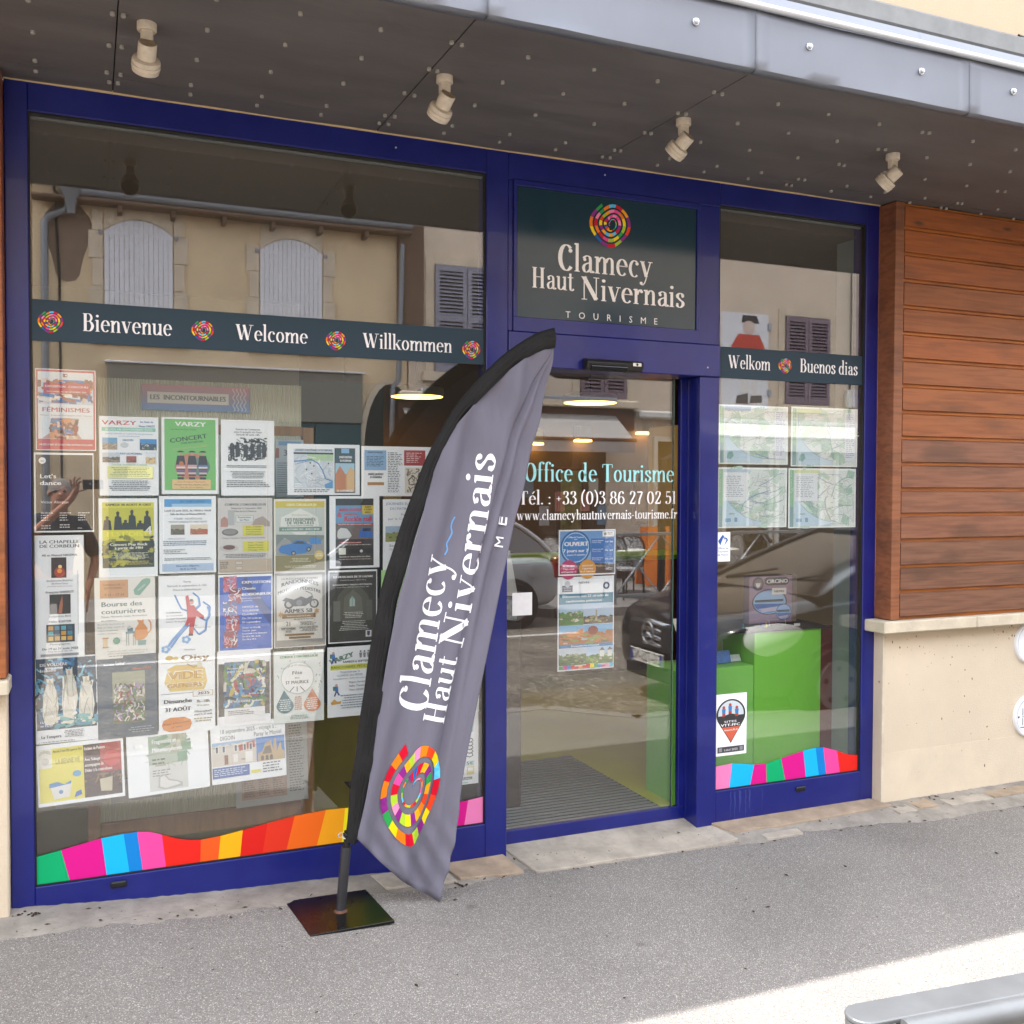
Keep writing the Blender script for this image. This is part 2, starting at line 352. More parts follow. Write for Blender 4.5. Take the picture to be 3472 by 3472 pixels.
# stones set in the margin
def slab(x0,x1,y0,y1,z,m,name='margin_stone',skew=0):
    mb=MB(); zo=lambda x: max(pg(x,y1)+.007,min(z-.004,zf(x)+(pg(x,y1)-zf(x))*min(1,max(0,y1/ey(x)))**1.3+.010))
    n=8; top=[]; 
    for i in range(n+1):
        t=i/n; xa=x0+(x1-x0)*t; ya=y1+R.uniform(-.004,.004); top+=[(xa,y0,z),(xa+skew,ya,zo(xa+skew))]
    bot=[(a,b,c-.05) for a,b,c in top]; K=len(top)
    q=[(2*i,2*i+1,2*i+3,2*i+2) for i in range(n)]; mb.add(top+bot,q+[tuple(K+k for k in f)[::-1] for f in q]+[(2*i+1,K+2*i+1,K+2*i+3,2*i+3) for i in range(n)]+[(2*i,2*i+2,K+2*i+2,K+2*i) for i in range(n)]+[(0,K,K+1,1),(2*n,2*n+1,K+2*n+1,K+2*n)]); 
    s=struct(name,mb,m); s.name=name
    bv=s.modifiers.new('worn_edges','BEVEL'); bv.width=.004; bv.segments=2; return s
slab(1.73,2.80,.14,-.165,.049,M_stone2,'door_threshold',.06)
slab(1.40,1.70,.0,-.15,.055,M_stone3,skew=.04)
slab(1.08,1.39,-.02,-.17,.060,M_stone2,skew=.03)
slab(2.815,3.82,.0,-.11,.049,M_stone3,'door_threshold',.06)
for x0,x1,y0,y1,z,m in [(3.0,3.22,-.15,-.2,.018,M_stone2),(4.0,4.13,-.06,-.18,.035,M_stone3),(4.2,4.5,-.07,-.2,.03,M_stone2),(4.52,4.85,-.07,-.19,.032,M_stone3),(3.85,3.97,-.09,-.19,.03,M_stone2)]:
    slab(x0,x1,y0,y1,z,m)
# litter: grit, dry leaves on the pavement as one uncountable mass
mb=MB()
for i in range(420):
    x=R.uniform(-.8,5.0); y=ey(x)*R.uniform(.15,1.15) if R.random()<.6 else R.uniform(-1.8,-.25)
    z=max(pg(x,y),zf(x)+(pg(x,y)-zf(x))*min(1,max(0,y/ey(x)))**1.3)
    s=R.choice([.002,.003,.003,.005,.008]); a=R.uniform(0,6.3); zz=z+.003
    v=[(x+s*math.cos(a+q)*k,y+s*math.sin(a+q)*k,zz+h) for q,k,h in((0,1.6,0),(1.7,.8,.001),(3.2,1.5,.002),(4.6,.7,0))]+[(x,y,zz+s*.5)]
    mb.add(v,[(0,1,4),(1,2,4),(2,3,4),(3,0,4)])
o=obj('dry_litter',mb,mat('dry_litter',lin((.25,.2,.16)),.9,var=.5,vscale=30)); o['kind']='stuff'; o['label']='dark grit and dry crumbs scattered on the pavement'; 
mb=MB()
for c,n in (((1.30,-.13),6),((1.42,-.2),7),((4.16,-.1),5),((-.22,-.06),14)):
    for i in range(n):
        x=c[0]+R.gauss(0,.035); y=c[1]+R.gauss(0,.012); s=R.uniform(.003,.007); z=max(pg(x,y),zf(x)+(pg(x,y)-zf(x))*min(1,max(0,y/ey(x)))**1.3)+.004
        mb.lathe((x,y,z),(0,0,1),[(s,0),(s*.9,s*.3),(s*.3,s*.55)],6)
o=obj('leaf_debris',mb,mat('leaf_debris',lin((.2,.15,.1)),.95,var=.4,vscale=60)); o['kind']='stuff'

# ============================================================ TOURIST OFFICE BUILDING
B=thing('tourist_office','tourist office ground floor with blue framed shop front, wood cladding and zinc canopy','building',(0,.1,0))
FL,FR,FT=-.28,3.842,3.2
FD=.10
def part(name,mb,m,parent=B,sm=None,**k): return obj(name,mb,m,parent,sm)
def bar(x0,x1,z0,z1,y0=0.0,y1=FD,name='frame_bar',b=.003):
    mb=MB(); mb.box(x0,x1,y0,y1,z0,z1,b); return part(name,mb,M_blue)
GL,GR,GT,GB=-.201,1.614,3.087,.200
P1=1.717; RL,RR,OR_=2.841,3.757,3.842
# left window frame
bar(FL,GL-.0,.0,3.2,name='frame_post'); bar(GL,GR,GT,3.2,name='frame_rail'); bar(GL,GR,.02,GB,name='frame_rail')
bar(GR,P1,.0,3.2,name='frame_post')
# glazing beads (thin dark + light line)
def beads(x0,x1,z0,z1):
    for a in ((x0,x0+.006,z0,z1),(x1-.006,x1,z0,z1),(x0+.006,x1-.006,z0,z0+.005),(x0+.006,x1-.006,z1-.007,z1)):
        mb=MB(); mb.box(a[0],a[1],.008,.034,a[2],a[3],.001); part('gasket',mb,M_rubber)
    mb=MB(); mb.box(x0+.008,x1-.008,.034,.05,z1-.016,z1-.0075,.001); part('glazing_bead',mb,M_alu)
beads(GL,GR,GB,GT); beads(RL,RR,.2,GT)
# sash border of right window and rails
bar(P1,RL,3.075,3.2,name='frame_rail'); bar(RL,RR,GT,3.2,name='frame_rail'); bar(RL,RR,.03,.2,name='frame_rail'); bar(RR,OR_,.03,3.2,name='frame_post')
bar(2.731,RL,.03,2.246,name='frame_post'); bar(2.722,RL,2.403,3.075,.004,name='frame_post')
# fanlight casing round the sign and door header box
bar(P1,1.742,2.403,3.075,.004,name='frame_post')
for x0,x1,z0,z1 in ((1.742,2.722,3.049,3.075),(1.742,2.722,2.403,2.468),(1.742,1.759,2.468,3.049),(2.704,2.722,2.468,3.049)):
    bar(x0,x1,z0,z1,-.006,.05,'sign_frame',.002)
bar(P1+.001,RL-.001,2.247,2.402,-.012,.16,'door_header',.004)
for x,z in ((2.765,2.29),(1.80,2.36),(1.2,3.14),(2.2,3.15)):
    mb=MB(); mb.lathe((x,-.012 if z<3 else -.001,z),(0,-1,0),[(.004,0),(.004,.002),(.002,.003)],10); part('screw',mb,M_zincb)
# recess cheeks beside the door
bar(P1-.001,1.722,.03,2.246,.1,.17,'door_jamb',.001)
bar(2.731,2.745,.03,2.246,.1,.16,'door_jamb',.001); bar(2.745,2.84,.03,2.246,.101,.155,'door_jamb',.001)
# vents in the bottom rails
for x,z in ((.09,.170),(3.36,.155)):
    mb=MB(); mb.box(x-.03,x+.03,-.012,.001,z-.012,z+.012,.005); part('drain_cover',mb,M_black)
# window panes: real 10 mm glass
def pane(x0,x1,z0,z1,y=.018,name='window_pane',parent=B,t=.010):
    mb=MB(); mb.box(x0,x1,y,y+t,z0,z1); return part(name,mb,M_glass,parent)
pane(GL+.003,GR-.003,GB+.003,GT-.003); pane(RL+.003,RR-.003,.203,GT-.003)
# sliding door leaf, slightly short of the jamb
DX0,DX1=1.723,2.664
D=B
d=part('sliding_door',MB().box(DX0,2.738,.118,.150,.045,.108,.002),M_blue)
ORG[d]=ORG[B]
mb=MB(); mb.box(DX0,DX1,.128,.138,.108,2.246); g=obj('door_glass',mb,M_glass,d)
mb=MB(); mb.box(DX1,DX1+.003,.126,.140,.108,2.246,.001); obj('glass_edge',mb,mat('glass_edge',lin((.35,.47,.42)),.2),d)
mb=MB(); mb.box(2.70,2.738,.120,.150,.108,2.246,.002); obj('door_stile',mb,M_blue,d)
# pale drip marks and dust on the bottom rails
for x,w_,z0_,z1_ in ((2.93,.006,.06,.19),(2.955,.010,.05,.185),(2.985,.016,.08,.19),(3.02,.007,.045,.188),(3.045,.012,.09,.187),(3.12,.004,.07,.185)):
    mb=MB(); n=8; L_=[];Q_=[]
    for i in range(n+1):
        z=z0_+(z1_-z0_)*i/n; e=R.uniform(-.003,.003); L_.append((x-w_/2*(.3+.7*i/n)+e,z)); Q_.append((x+w_/2*(.3+.7*i/n)+e,z))
    mb.prism(L_+Q_[::-1],-.0008,.0005); part('drip_mark',mb,mat('dried_drips',lin((.17,.22,.50)),.6,var=.2,vscale=30))
# ---- walls
part('lower_wall',MB().box(3.842,9,-.06,.25,0.0,.945,.006),M_cream)
part('wall_base',MB().box(3.846,9,-.0615,-.055,0.0,.30,.0),mat('cream_render_base',lin((.84,.785,.70)),.9,var=.06,vscale=5,bump=.3,bscale=150))
mb=MB()
for i in range(90):
    x=4.86-abs(R.gauss(0,.5)) if R.random()<.4 else R.uniform(3.88,4.95); z=.94-abs(R.gauss(0,.09)) if R.random()<.62 else R.uniform(.1,.9); r=R.choice([.001,.0013,.0015,.002,.003,.0045])
    n=6; mb.prism([(x+r*R.uniform(.5,1.5)*math.cos(k*math.pi/3),z+r*R.uniform(.6,2.2)*math.sin(k*math.pi/3)) for k in range(n)],-.0612 if z>.302 else -.0627,-.0598)
o=part('wall_grime',mb,mat('wall_grime',lin((.50,.42,.33)),.9,var=.4,vscale=50)); o['kind']='stuff'
part('corner_trim',MB().box(3.8425,3.86,-.064,.09,0.03,.944,.002),M_stone)
part('lower_wall',MB().box(-6,-.283,-.06,.25,0.0,.96,.006),M_cream)
for x0,x1 in ((3.775,4.425),(4.429,5.5),(5.504,7)):
    part('sill_stone',MB().box(x0,x1,-.145,.1,.950,1.012,.006),M_stone)
for x0,x1 in ((-1.4,-.272),(-3,-1.404)):
    part('sill_stone',MB().box(x0,x1,-.145,.1,.958,1.012,.006),M_stone)
WD=[wood('stained_pine_%d'%i,a,b,i*2.3+1) for i,(a,b) in enumerate([
 (lin((.56,.31,.15)),lin((.66,.37,.18))),(lin((.53,.305,.17)),lin((.62,.37,.21))),(lin((.50,.31,.21)),lin((.58,.37,.25))),
 (lin((.475,.31,.235)),lin((.55,.37,.28))),(lin((.42,.29,.23)),lin((.51,.36,.28)))])]
M_groove=wood('groove_pine',lin((.62,.36,.14)),lin((.72,.44,.18)),9)
part('cladding_back',MB().box(3.90,9,-.098,.05,1.014,3.19),M_groove)
zt=[3.18,3.057,2.922,2.785,2.648,2.511,2.374,2.238,2.101,1.966,1.83,1.695,1.562,1.427,1.290,1.157,1.018]
for i in range(len(zt)-1):
    hi=zt[i]-(.0 if i else 0); lo=zt[i+1]+.012
    k=min(4,int((i/15)*5)); k=max(0,min(4,k+R.choice((-1,0,0))))
    mb=MB(); dx=R.uniform(-.001,.001)
    y=-.115
    # ship-lap board: flat face, chamfered upper lip
    mb.prism([(y+.014,lo),(y,lo+.004),(y+dx,hi-.010),(y+.014,hi-.001)],3.905,7.6,ax='x')
    part('cladding_board',mb,WD[k])
part('corner_board',MB().box(3.843,3.902,-.1155,.0,1.016,3.19,.003),WD[2])
part('corner_post',MB().box(3.8425,3.9,.0005,.1,1.016,3.19,.003),WD[1])
# left cladding
part('cladding_back',MB().box(-6,-.35,-.098,.05,1.014,3.19),M_groove)
for i in range(len(zt)-1):
    part('cladding_board',MB().prism([(-.101,zt[i+1]+.012),(-.115,zt[i+1]+.016),(-.115,zt[i]-.01),(-.101,zt[i]-.001)],-2.6,-.345,ax='x'),WD[(i//4+1)%5])
part('corner_board',MB().box(-.344,-.2815,-.1155,.1,1.016,3.19,.003),WD[1])
# upper storey
mb=MB(); mb.box(-14,20,-.30,.3,3.95,4.62); part('upper_wall',mb,M_cream2)
mb=MB(); mb.box(-14,20,-.36,.35,4.62,4.70,.02); mb.prism([(-.42,4.70),(4,6.3),(4,6.2),(-.40,4.62)],-14,20,ax='x'); part('roof',mb,mat('clay_roof',lin((.5,.3,.22)),.85,var=.2,vscale=6))
mb=MB(); mb.box(-14,-6,-.28,.3,0,3.95);mb.box(7,20,-.28,.3,0,3.95);mb.box(-14,20,5.6,5.8,0,6.2); part('side_wall',mb,M_cream2)
mb=MB(); mb.box(-14,20,-.355,-.30,3.93,4.045,.018); part('wall_flashing',mb,mat('old_lead_flashing',lin((.52,.53,.53)),.7,metal=.2,var=.15,vscale=7))
part('canopy_roof',MB().prism([(-1.12,3.36),(-.3,3.90),(-.3,3.86),(-1.12,3.30)],-14,20,ax='x'),M_zinc)
mb=MB(); mb.tube([at(3440,150,-.31),at(3455,120,-.34),at(3472,128,-.33),at(3490,150,-.31)],.008,8); part('cable_hook',mb,M_black)
# ---- canopy soffit boards with rivets
jx=[-1.96,-.935,.09,1.115,2.142,3.155,4.165,5.19,6.2,7.2]
bm_=MB(); bm_.lathe((0,0,0),(0,0,-1),[(.0078,0),(.0078,.009),(.006,.011)],10)
bolt_me=None
def zs(y): return 3.197+(3.163-3.197)*(-y/1.2)
def soff(x0,x1,y0,y1,name='soffit_board',n=18):
    mb=MB(); vs=[];K=4
    for i in range(n+1):
        t=i/n; x=x0+(x1-x0)*t
        for j in range(K+1):
            s=j/K; y=y0+(y1-y0)*s
            sag=-.004*math.sin(4*math.pi*t+x0)*(.4+.6*(1-s)) - .003*math.sin(math.pi*t)
            vs.append((x,y,zs(y)+sag*.6))
    top=[(x,y,z+.012) for x,y,z in vs]; M=len(vs)
    q=[(i*(K+1)+j,i*(K+1)+j+1,(i+1)*(K+1)+j+1,(i+1)*(K+1)+j) for i in range(n) for j in range(K)]
    fs=[f[::-1] for f in q]+[tuple(k+M for k in f) for f in q]
    ring=[i*(K+1) for i in range(n+1)]+[n*(K+1)+j for j in range(1,K+1)]+[i*(K+1)+K for i in range(n-1,-1,-1)]+[j for j in range(K-1,0,-1)]
    fs+=[(ring[i],ring[(i+1)%len(ring)],ring[(i+1)%len(ring)]+M,ring[i]+M) for i in range(len(ring))]
    mb.add(vs+top,fs); return part(name,mb,M_soffit,sm=40)
nb=0
for a,b in zip(jx,jx[1:]):
    s1=soff(a+.002,b-.002,-1.18,-.1665); s2=soff(a+.002,b-.002,-.1635,.012,n=26)
    for k in range(5):
        x=[a+.018,a+.265,a+.515,a+.77,b-.018][k]
        for y,p in ((-.98,s1),(-.735,s1),(-.48,s1),(-.222,s1),(-.118,s2)):
            if x>4.8 or x<-.6: continue
            xx=x+R.uniform(-.006,.006); yy=y+R.uniform(-.006,.006)
            if bolt_me is None:
                o=obj('rivet',bm_,M_bolt,p,sm=40,loc=(0,0,0)); bolt_me=o.data
                for v in o.data.vertices: v.co+=ORG[p]
            else:
                o=bpy.data.objects.new('rivet',bolt_me); C.objects.link(o); o.parent=p
            o.location=Vector((xx,yy,zs(yy)-.001))-ORG[p]; nb+=1
part('canopy_core',MB().box(-14,20,-1.17,.1,3.225,3.30),M_dark)
part('filler_strip',MB().box(FL,OR_,-.004,.004,3.19,3.203),mat('bare_timber',lin((.85,.75,.58)),.8,var=.1,vscale=20))
# ---- zinc fascia, bead and upstand
sx=[-2.9,-1.89,-.88,.13,1.139,2.142,3.147,4.16,5.17,6.2]
fbolt=None
for a,b in zip(sx,sx[1:]):
    mb=MB(); vs=[];n=16;K=7
    prof=[(-1.17,3.160),(-1.196,3.160),(-1.205,3.166),(-1.206,3.20),(-1.204,3.28),(-1.204,3.34),(-1.206,3.368)]
    dent=[(R.uniform(.2,.8),R.uniform(1,3)) for _ in range(3)]
    for i in range(n+1):
        t=i/n; x=a+.0015+(b-a-.003)*t
        for j,(y,z) in enumerate(prof):
            e=0
            if 1<j: 
                for c,s in dent: e+=.0022*math.exp(-((t-c)/.1)**2)*math.sin(j*s)
                e-=.004*(abs(t-.5)*2)**8
            vs.append((x,y+e,z))
    mb.add(vs,[(i*K+j,(i+1)*K+j,(i+1)*K+j+1,i*K+j+1) for i in range(n) for j in range(K-1)])
    mb.add([(a,y-.0,z) for y,z in prof]+[(a,y-.005,z) for y,z in prof],[(j,j+1,K+j+1,K+j) for j in range(K-1)])
    fp=part('fascia_sheet',mb,M_zinc,sm=50)
    sd=fp.modifiers.new('sheet','SOLIDIFY'); sd.thickness=.002
    for t in (.228,.752):
        x=a+(b-a)*t
        if fbolt is None:
            q=MB(); q.lathe((0,0,0),(0,-1,0),[(.013,0),(.013,.003),(.009,.004),(.009,.011),(.006,.013)],8)
            o=obj('fixing_bolt',q,M_zincb,fp,sm=40,loc=(0,0,0)); fbolt=o.data
            for v in o.data.vertices: v.co+=ORG[fp]
        else:
            o=bpy.data.objects.new('fixing_bolt',fbolt); C.objects.link(o); o.parent=fp
        o.location=Vector((x,-1.206,3.281))-ORG[fp]
mb=MB(); mb.tube([(-14,-1.215,3.378),(20,-1.215,3.378)],.013,12); part('gutter_bead',mb,M_zincb,sm=40)
for a,b in ((-14,1.62),(1.618,2.9),(2.898,3.9),(3.898,20)):
    mb=MB(); mb.prism([(-1.206,3.386),(-1.19,3.435),(-1.165,3.443),(-1.16,3.438),(-1.19,3.38)],a,b,ax='x'); part('gutter_upstand',mb,M_zinc)
# ============================================================ LETTERING
SER={}
def ell(cx,cy,rx,ry,a0=0,a1=360,n=18):
    return [(cx+rx*math.cos(math.radians(a0+(a1-a0)*i/n)),cy+ry*math.sin(math.radians(a0+(a1-a0)*i/n))) for i in range(n+1)]
def cat(p,k=6):
    if len(p)<3: return p
    P=[(2*p[0][0]-p[1][0],2*p[0][1]-p[1][1])]+list(p)+[(2*p[-1][0]-p[-2][0],2*p[-1][1]-p[-2][1])]; out=[]
    for i in range(1,len(P)-2):
        a,b,c,d=P[i-1:i+3]
        for j in range(k):
            t=j/k; out.append(tuple(.5*((2*b[q])+(-a[q]+c[q])*t+(2*a[q]-5*b[q]+4*c[q]-d[q])*t*t+(-a[q]+3*b[q]-3*c[q]+d[q])*t**3) for q in(0,1)))
    out.append(p[-1]); return out
ST,HA=.090,.027
def stroke(p,w=None,thick=ST):
    """high-contrast pen: wide going up or down, hairline going across"""
    out=[];n=len(p); L=[];Rr=[]
    for i in range(n):
        a=p[max(0,i-1)];b=p[min(n-1,i+1)]; dx=b[0]-a[0];dy=b[1]-a[1]; l=math.hypot(dx,dy) or 1
        ww=w if w else HA+(thick-HA)*abs(dy/l)**1.7
        L.append((p[i][0]-dy/l*ww/2,p[i][1]+dx/l*ww/2)); Rr.append((p[i][0]+dy/l*ww/2,p[i][1]-dx/l*ww/2))
    return [[L[i],Rr[i],Rr[i+1],L[i+1]] for i in range(n-1)]
def dot(x,y,r=.058): return [[(x+r*math.cos(a*math.pi/6),y+r*math.sin(a*math.pi/6)) for a in range(12)]]
def hb(x0,x1,y): return [[(x0,y-HA/2),(x1,y-HA/2),(x1,y+HA/2),(x0,y+HA/2)]]
def st(x,y0,y1,b=1,t=1,w=ST):
    o=[[(x-w/2,y0),(x+w/2,y0),(x+w/2,y1),(x-w/2,y1)]]
    if b: o+=hb(x-w/2-.035,x+w/2+.035,y0+HA/2)
    if t==1: o+=[[(x-w/2-.05,y1-.035),(x-w/2,y1-.06),(x-w/2,y1),(x-w/2-.02,y1)]]
    if t==2: o+=hb(x-w/2-.035,x+w/2+.035,y1-HA/2)
    return o
def arch(x0,x1,xh=.52):
    return stroke(cat([(x0,xh-.16),(x0+.05,xh-.06),(x0+(x1-x0)*.62,xh-.014),(x1-.012,xh-.075),(x1,xh-.19)]))+st(x1,0,xh-.185,1,0)
def ln(a,b,w): return stroke([a,b],w)
X=.52
SER['n']=(.43,st(.1,0,X)+arch(.13,.33)); SER['m']=(.66,st(.1,0,X)+arch(.13,.33)+arch(.36,.56))
SER['h']=(.43,st(.1,0,.84)+arch(.13,.33)); SER['r']=(.33,st(.1,0,X)+stroke(cat([(.13,.33),(.17,.44),(.24,.5),(.28,.47)]))+dot(.275,.44,.05))
SER['u']=(.44,st(.1,.13,X,0)+stroke(cat([(.1,.15),(.115,.06),(.18,.012),(.26,.05),(.31,.14)]))+st(.34,0,X,0)+hb(.34,.43,.013))
SER['i']=(.21,st(.1,0,X)+dot(.1,.69)); SER['l']=(.21,st(.1,0,.86)); SER['1']=(.27,st(.13,0,.78,1,1))
SER['o']=(.41,stroke(ell(.205,.26,.135,.25))); SER['O']=(.54,stroke(ell(.27,.39,.185,.39),None,.125)); SER['0']=(.43,stroke(ell(.215,.38,.145,.37)))
SER['c']=(.36,stroke(ell(.205,.26,.135,.25,55,310))+dot(.285,.42,.052))
SER['e']=(.39,stroke(ell(.205,.26,.135,.25,5,318))+hb(.07,.34,.30)); SER['é']=(.39,SER['e'][1]+ln((.2,.62),(.3,.76),.05))
SER['a']=(.40,st(.29,.06,.40,0,0)+stroke(cat([(.29,.39),(.27,.47),(.19,.508),(.11,.46),(.1,.42)]))+dot(.12,.39,.05)+stroke(cat([(.29,.31),(.2,.28),(.12,.23),(.085,.14),(.12,.03),(.2,.02),(.28,.1)]))+stroke(cat([(.29,.08),(.31,.02),(.36,.02),(.385,.06)]))) 
SER['d']=(.45,stroke(ell(.195,.25,.125,.24))+st(.33,0,.84,0)+hb(.33,.42,.013))
SER['s']=(.33,stroke(cat([(.26,.40),(.23,.48),(.16,.508),(.09,.45),(.085,.37),(.16,.28),(.25,.20),(.26,.1),(.18,.012),(.1,.03),(.06,.1)]),None,.105)+dot(.25,.40,.043)+dot(.075,.12,.043))
SER['t']=(.28,st(.12,.1,.66,0,0)+stroke(cat([(.12,.12),(.14,.03),(.2,.012),(.26,.07)]))+hb(.02,.24,.5))
SER['f']=(.27,st(.11,0,.68,1,0)+stroke(cat([(.11,.66),(.13,.78),(.2,.835),(.27,.8)]))+dot(.265,.775,.048)+hb(.01,.23,.5))
SER['k']=(.44,st(.1,0,.84)+ln((.13,.22),(.34,.5),HA)+hb(.26,.42,X-.013)+stroke([(.2,.31),(.36,.02)],.1)+hb(.28,.45,.013))
SER['v']=(.42,ln((.09,.51),(.22,.02),.1)+ln((.22,.0),(.35,.51),HA)+hb(.02,.17,X-.013)+hb(.28,.42,X-.013))
SER['y']=(.42,ln((.09,.51),(.22,.04),.1)+stroke(cat([(.35,.51),(.24,.1),(.19,-.1),(.12,-.21),(.05,-.2)]),HA*1.3)+dot(.06,-.17,.05)+hb(.02,.17,X-.013)+hb(.28,.42,X-.013))
SER['w']=(.62,ln((.09,.51),(.2,.02),.095)+ln((.2,.0),(.31,.5),HA)+ln((.29,.51),(.41,.02),.095)+ln((.41,.0),(.53,.51),HA)+hb(.02,.16,X-.013)+hb(.46,.61,X-.013))
SER['W']=(.80,ln((.1,.77),(.26,.03),.115)+ln((.26,.0),(.42,.76),HA)+ln((.37,.77),(.53,.03),.115)+ln((.53,.0),(.69,.77),HA)+hb(.01,.2,.767)+hb(.6,.79,.767))
SER['N']=(.62,ln((.12,0),(.12,.77),HA*1.2)+ln((.11,.77),(.49,.02),.13)+ln((.49,0),(.49,.77),HA*1.2)+hb(.03,.2,.767)+hb(.04,.21,.013)+hb(.40,.58,.767))
SER['H']=(.56,st(.13,0,.78,1,2,.11)+st(.42,0,.78,1,2,.11)+hb(.13,.42,.42))
SER['C']=(.50,stroke(ell(.28,.39,.185,.385,48,318),None,.125)+dot(.40,.61,.06))
SER['B']=(.50,st(.13,0,.78,1,2,.11)+stroke(cat([(.13,.765),(.3,.755),(.37,.6),(.3,.45),(.13,.43)]))+stroke(cat([(.13,.43),(.32,.42),(.41,.23),(.32,.03),(.13,.013)]),None,.115))
SER['T']=(.50,st(.25,0,.77,1,0,.115)+hb(.04,.46,.765)+ln((.05,.77),(.035,.62),.03)+ln((.45,.77),(.465,.62),.03))
SER['3']=(.38,stroke(cat([(.09,.62),(.11,.72),(.19,.765),(.28,.7),(.28,.55),(.2,.45),(.14,.43)]))+stroke(cat([(.14,.43),(.24,.41),(.32,.28),(.29,.08),(.18,.012),(.09,.05),(.07,.13)]))+dot(.1,.62,.045)+dot(.09,.14,.045))
SER['2']=(.39,stroke(cat([(.09,.6),(.12,.72),(.2,.765),(.3,.7),(.3,.53),(.2,.3),(.07,.03)]))+dot(.1,.6,.045)+stroke([(.06,.045),(.33,.045)],.085)+ln((.32,.0),(.35,.2),HA))
SER['5']=(.38,hb(.1,.31,.745)+stroke([(.1,.735),(.3,.735)],.06)+ln((.1,.76),(.085,.42),HA)+stroke(cat([(.085,.42),(.17,.485),(.28,.42),(.31,.24),(.25,.05),(.15,.012),(.08,.06),(.07,.12)]))+dot(.09,.13,.045))
SER['6']=(.42,stroke(ell(.21,.23,.14,.22))+stroke(cat([(.31,.68),(.24,.765),(.13,.68),(.075,.45),(.07,.23)]))+dot(.31,.66,.045))
SER['8']=(.42,stroke(ell(.21,.58,.115,.18))+stroke(ell(.21,.21,.145,.2)))
SER['7']=(.38,stroke([(.06,.725),(.34,.725)],.08)+stroke(cat([(.34,.74),(.27,.5),(.19,.25),(.17,.0)])))
SER['.']=(.17,dot(.08,.05,.052)); SER[':']=(.19,dot(.09,.06,.05)+dot(.09,.4,.05)); SER['-']=(.27,stroke([(.04,.28),(.23,.28)],.05))
SER['+']=(.34,hb(.04,.3,.33)+ln((.17,.2),(.17,.46),.035)); SER['(']=(.25,stroke(cat([(.2,.86),(.09,.62),(.065,.36),(.09,.1),(.2,-.13)]),None,.075)); SER[')']=(.25,[[(.25-x,y) for x,y in q][::-1] for q in SER['('][1]]); SER[' ']=(.2,[])
# sans letters come from the built-in face; every glyph is read once
SANS={}
CHARS="ABCDEFGHIJKLMNOPQRSTUVWXYZabcdefghijklmnopqrstuvwxyz0123456789.,:;'+-()/&!€@°ÉÈÀÙÂÊÎÔÛÇéèàùâêîôûçö\u2014"
def load_sans():
    tmp=[]
    def mk(s):
        c=bpy.data.curves.new('t','FONT'); c.body=s; c.resolution_u=2; o=bpy.data.objects.new('t',c); C.objects.link(o); tmp.append(o); return o
    A={c:(mk(c),mk(c+'|')) for c in CHARS}; sp=mk('| |'); bb=mk('||')
    dg=bpy.context.evaluated_depsgraph_get()
    def get(o):
        e=o.evaluated_get(dg); me=e.to_mesh(); v=[(p.co.x,p.co.y) for p in me.vertices]; f=[tuple(p.vertices) for p in me.polygons]; e.to_mesh_clear(); return v,f
    bv,_=get(mk('|')) if False else ([],[])
    vb,_=get(bb); pw=max(x for x,y in vb)-0
    for c,(a,b) in A.items():
        v,f=get(a); v2,_=get(b); adv=max((x for x,y in v2),default=.5)
        SANS[c]=(adv,v,f)
    v,_=get(sp); m1=max(x for x,y in v); m2=max(x for x,y in vb)
    one=m2-max(0,0)
    # advance of '|' = distance between two bars; right edge of a single bar removes the bar from the sums
    xs=sorted(set(round(x,4) for x,y in vb)); bw=xs[1]-xs[0] if len(xs)>1 else .05; advbar=xs[2]-xs[0] if len(xs)>2 else .25
    r=xs[1]
    for c in SANS:
        a,v,f=SANS[c]; SANS[c]=(a-r,v,f)
    SANS[' ']=(max(.15,m1-m2),[],[])
    for o in tmp:
        d_=o.data; bpy.data.objects.remove(o); bpy.data.curves.remove(d_)
load_sans()
def serif_polys(s,size,sx=1.0,track=0.0):
    out=[];x=0
    for ch in s:
        a,pr=SER[ch]
        for q in pr: out.append([((x+p[0])*size*sx,p[1]*size) for p in q])
        x+=a+track
    return out,(x)*size*sx
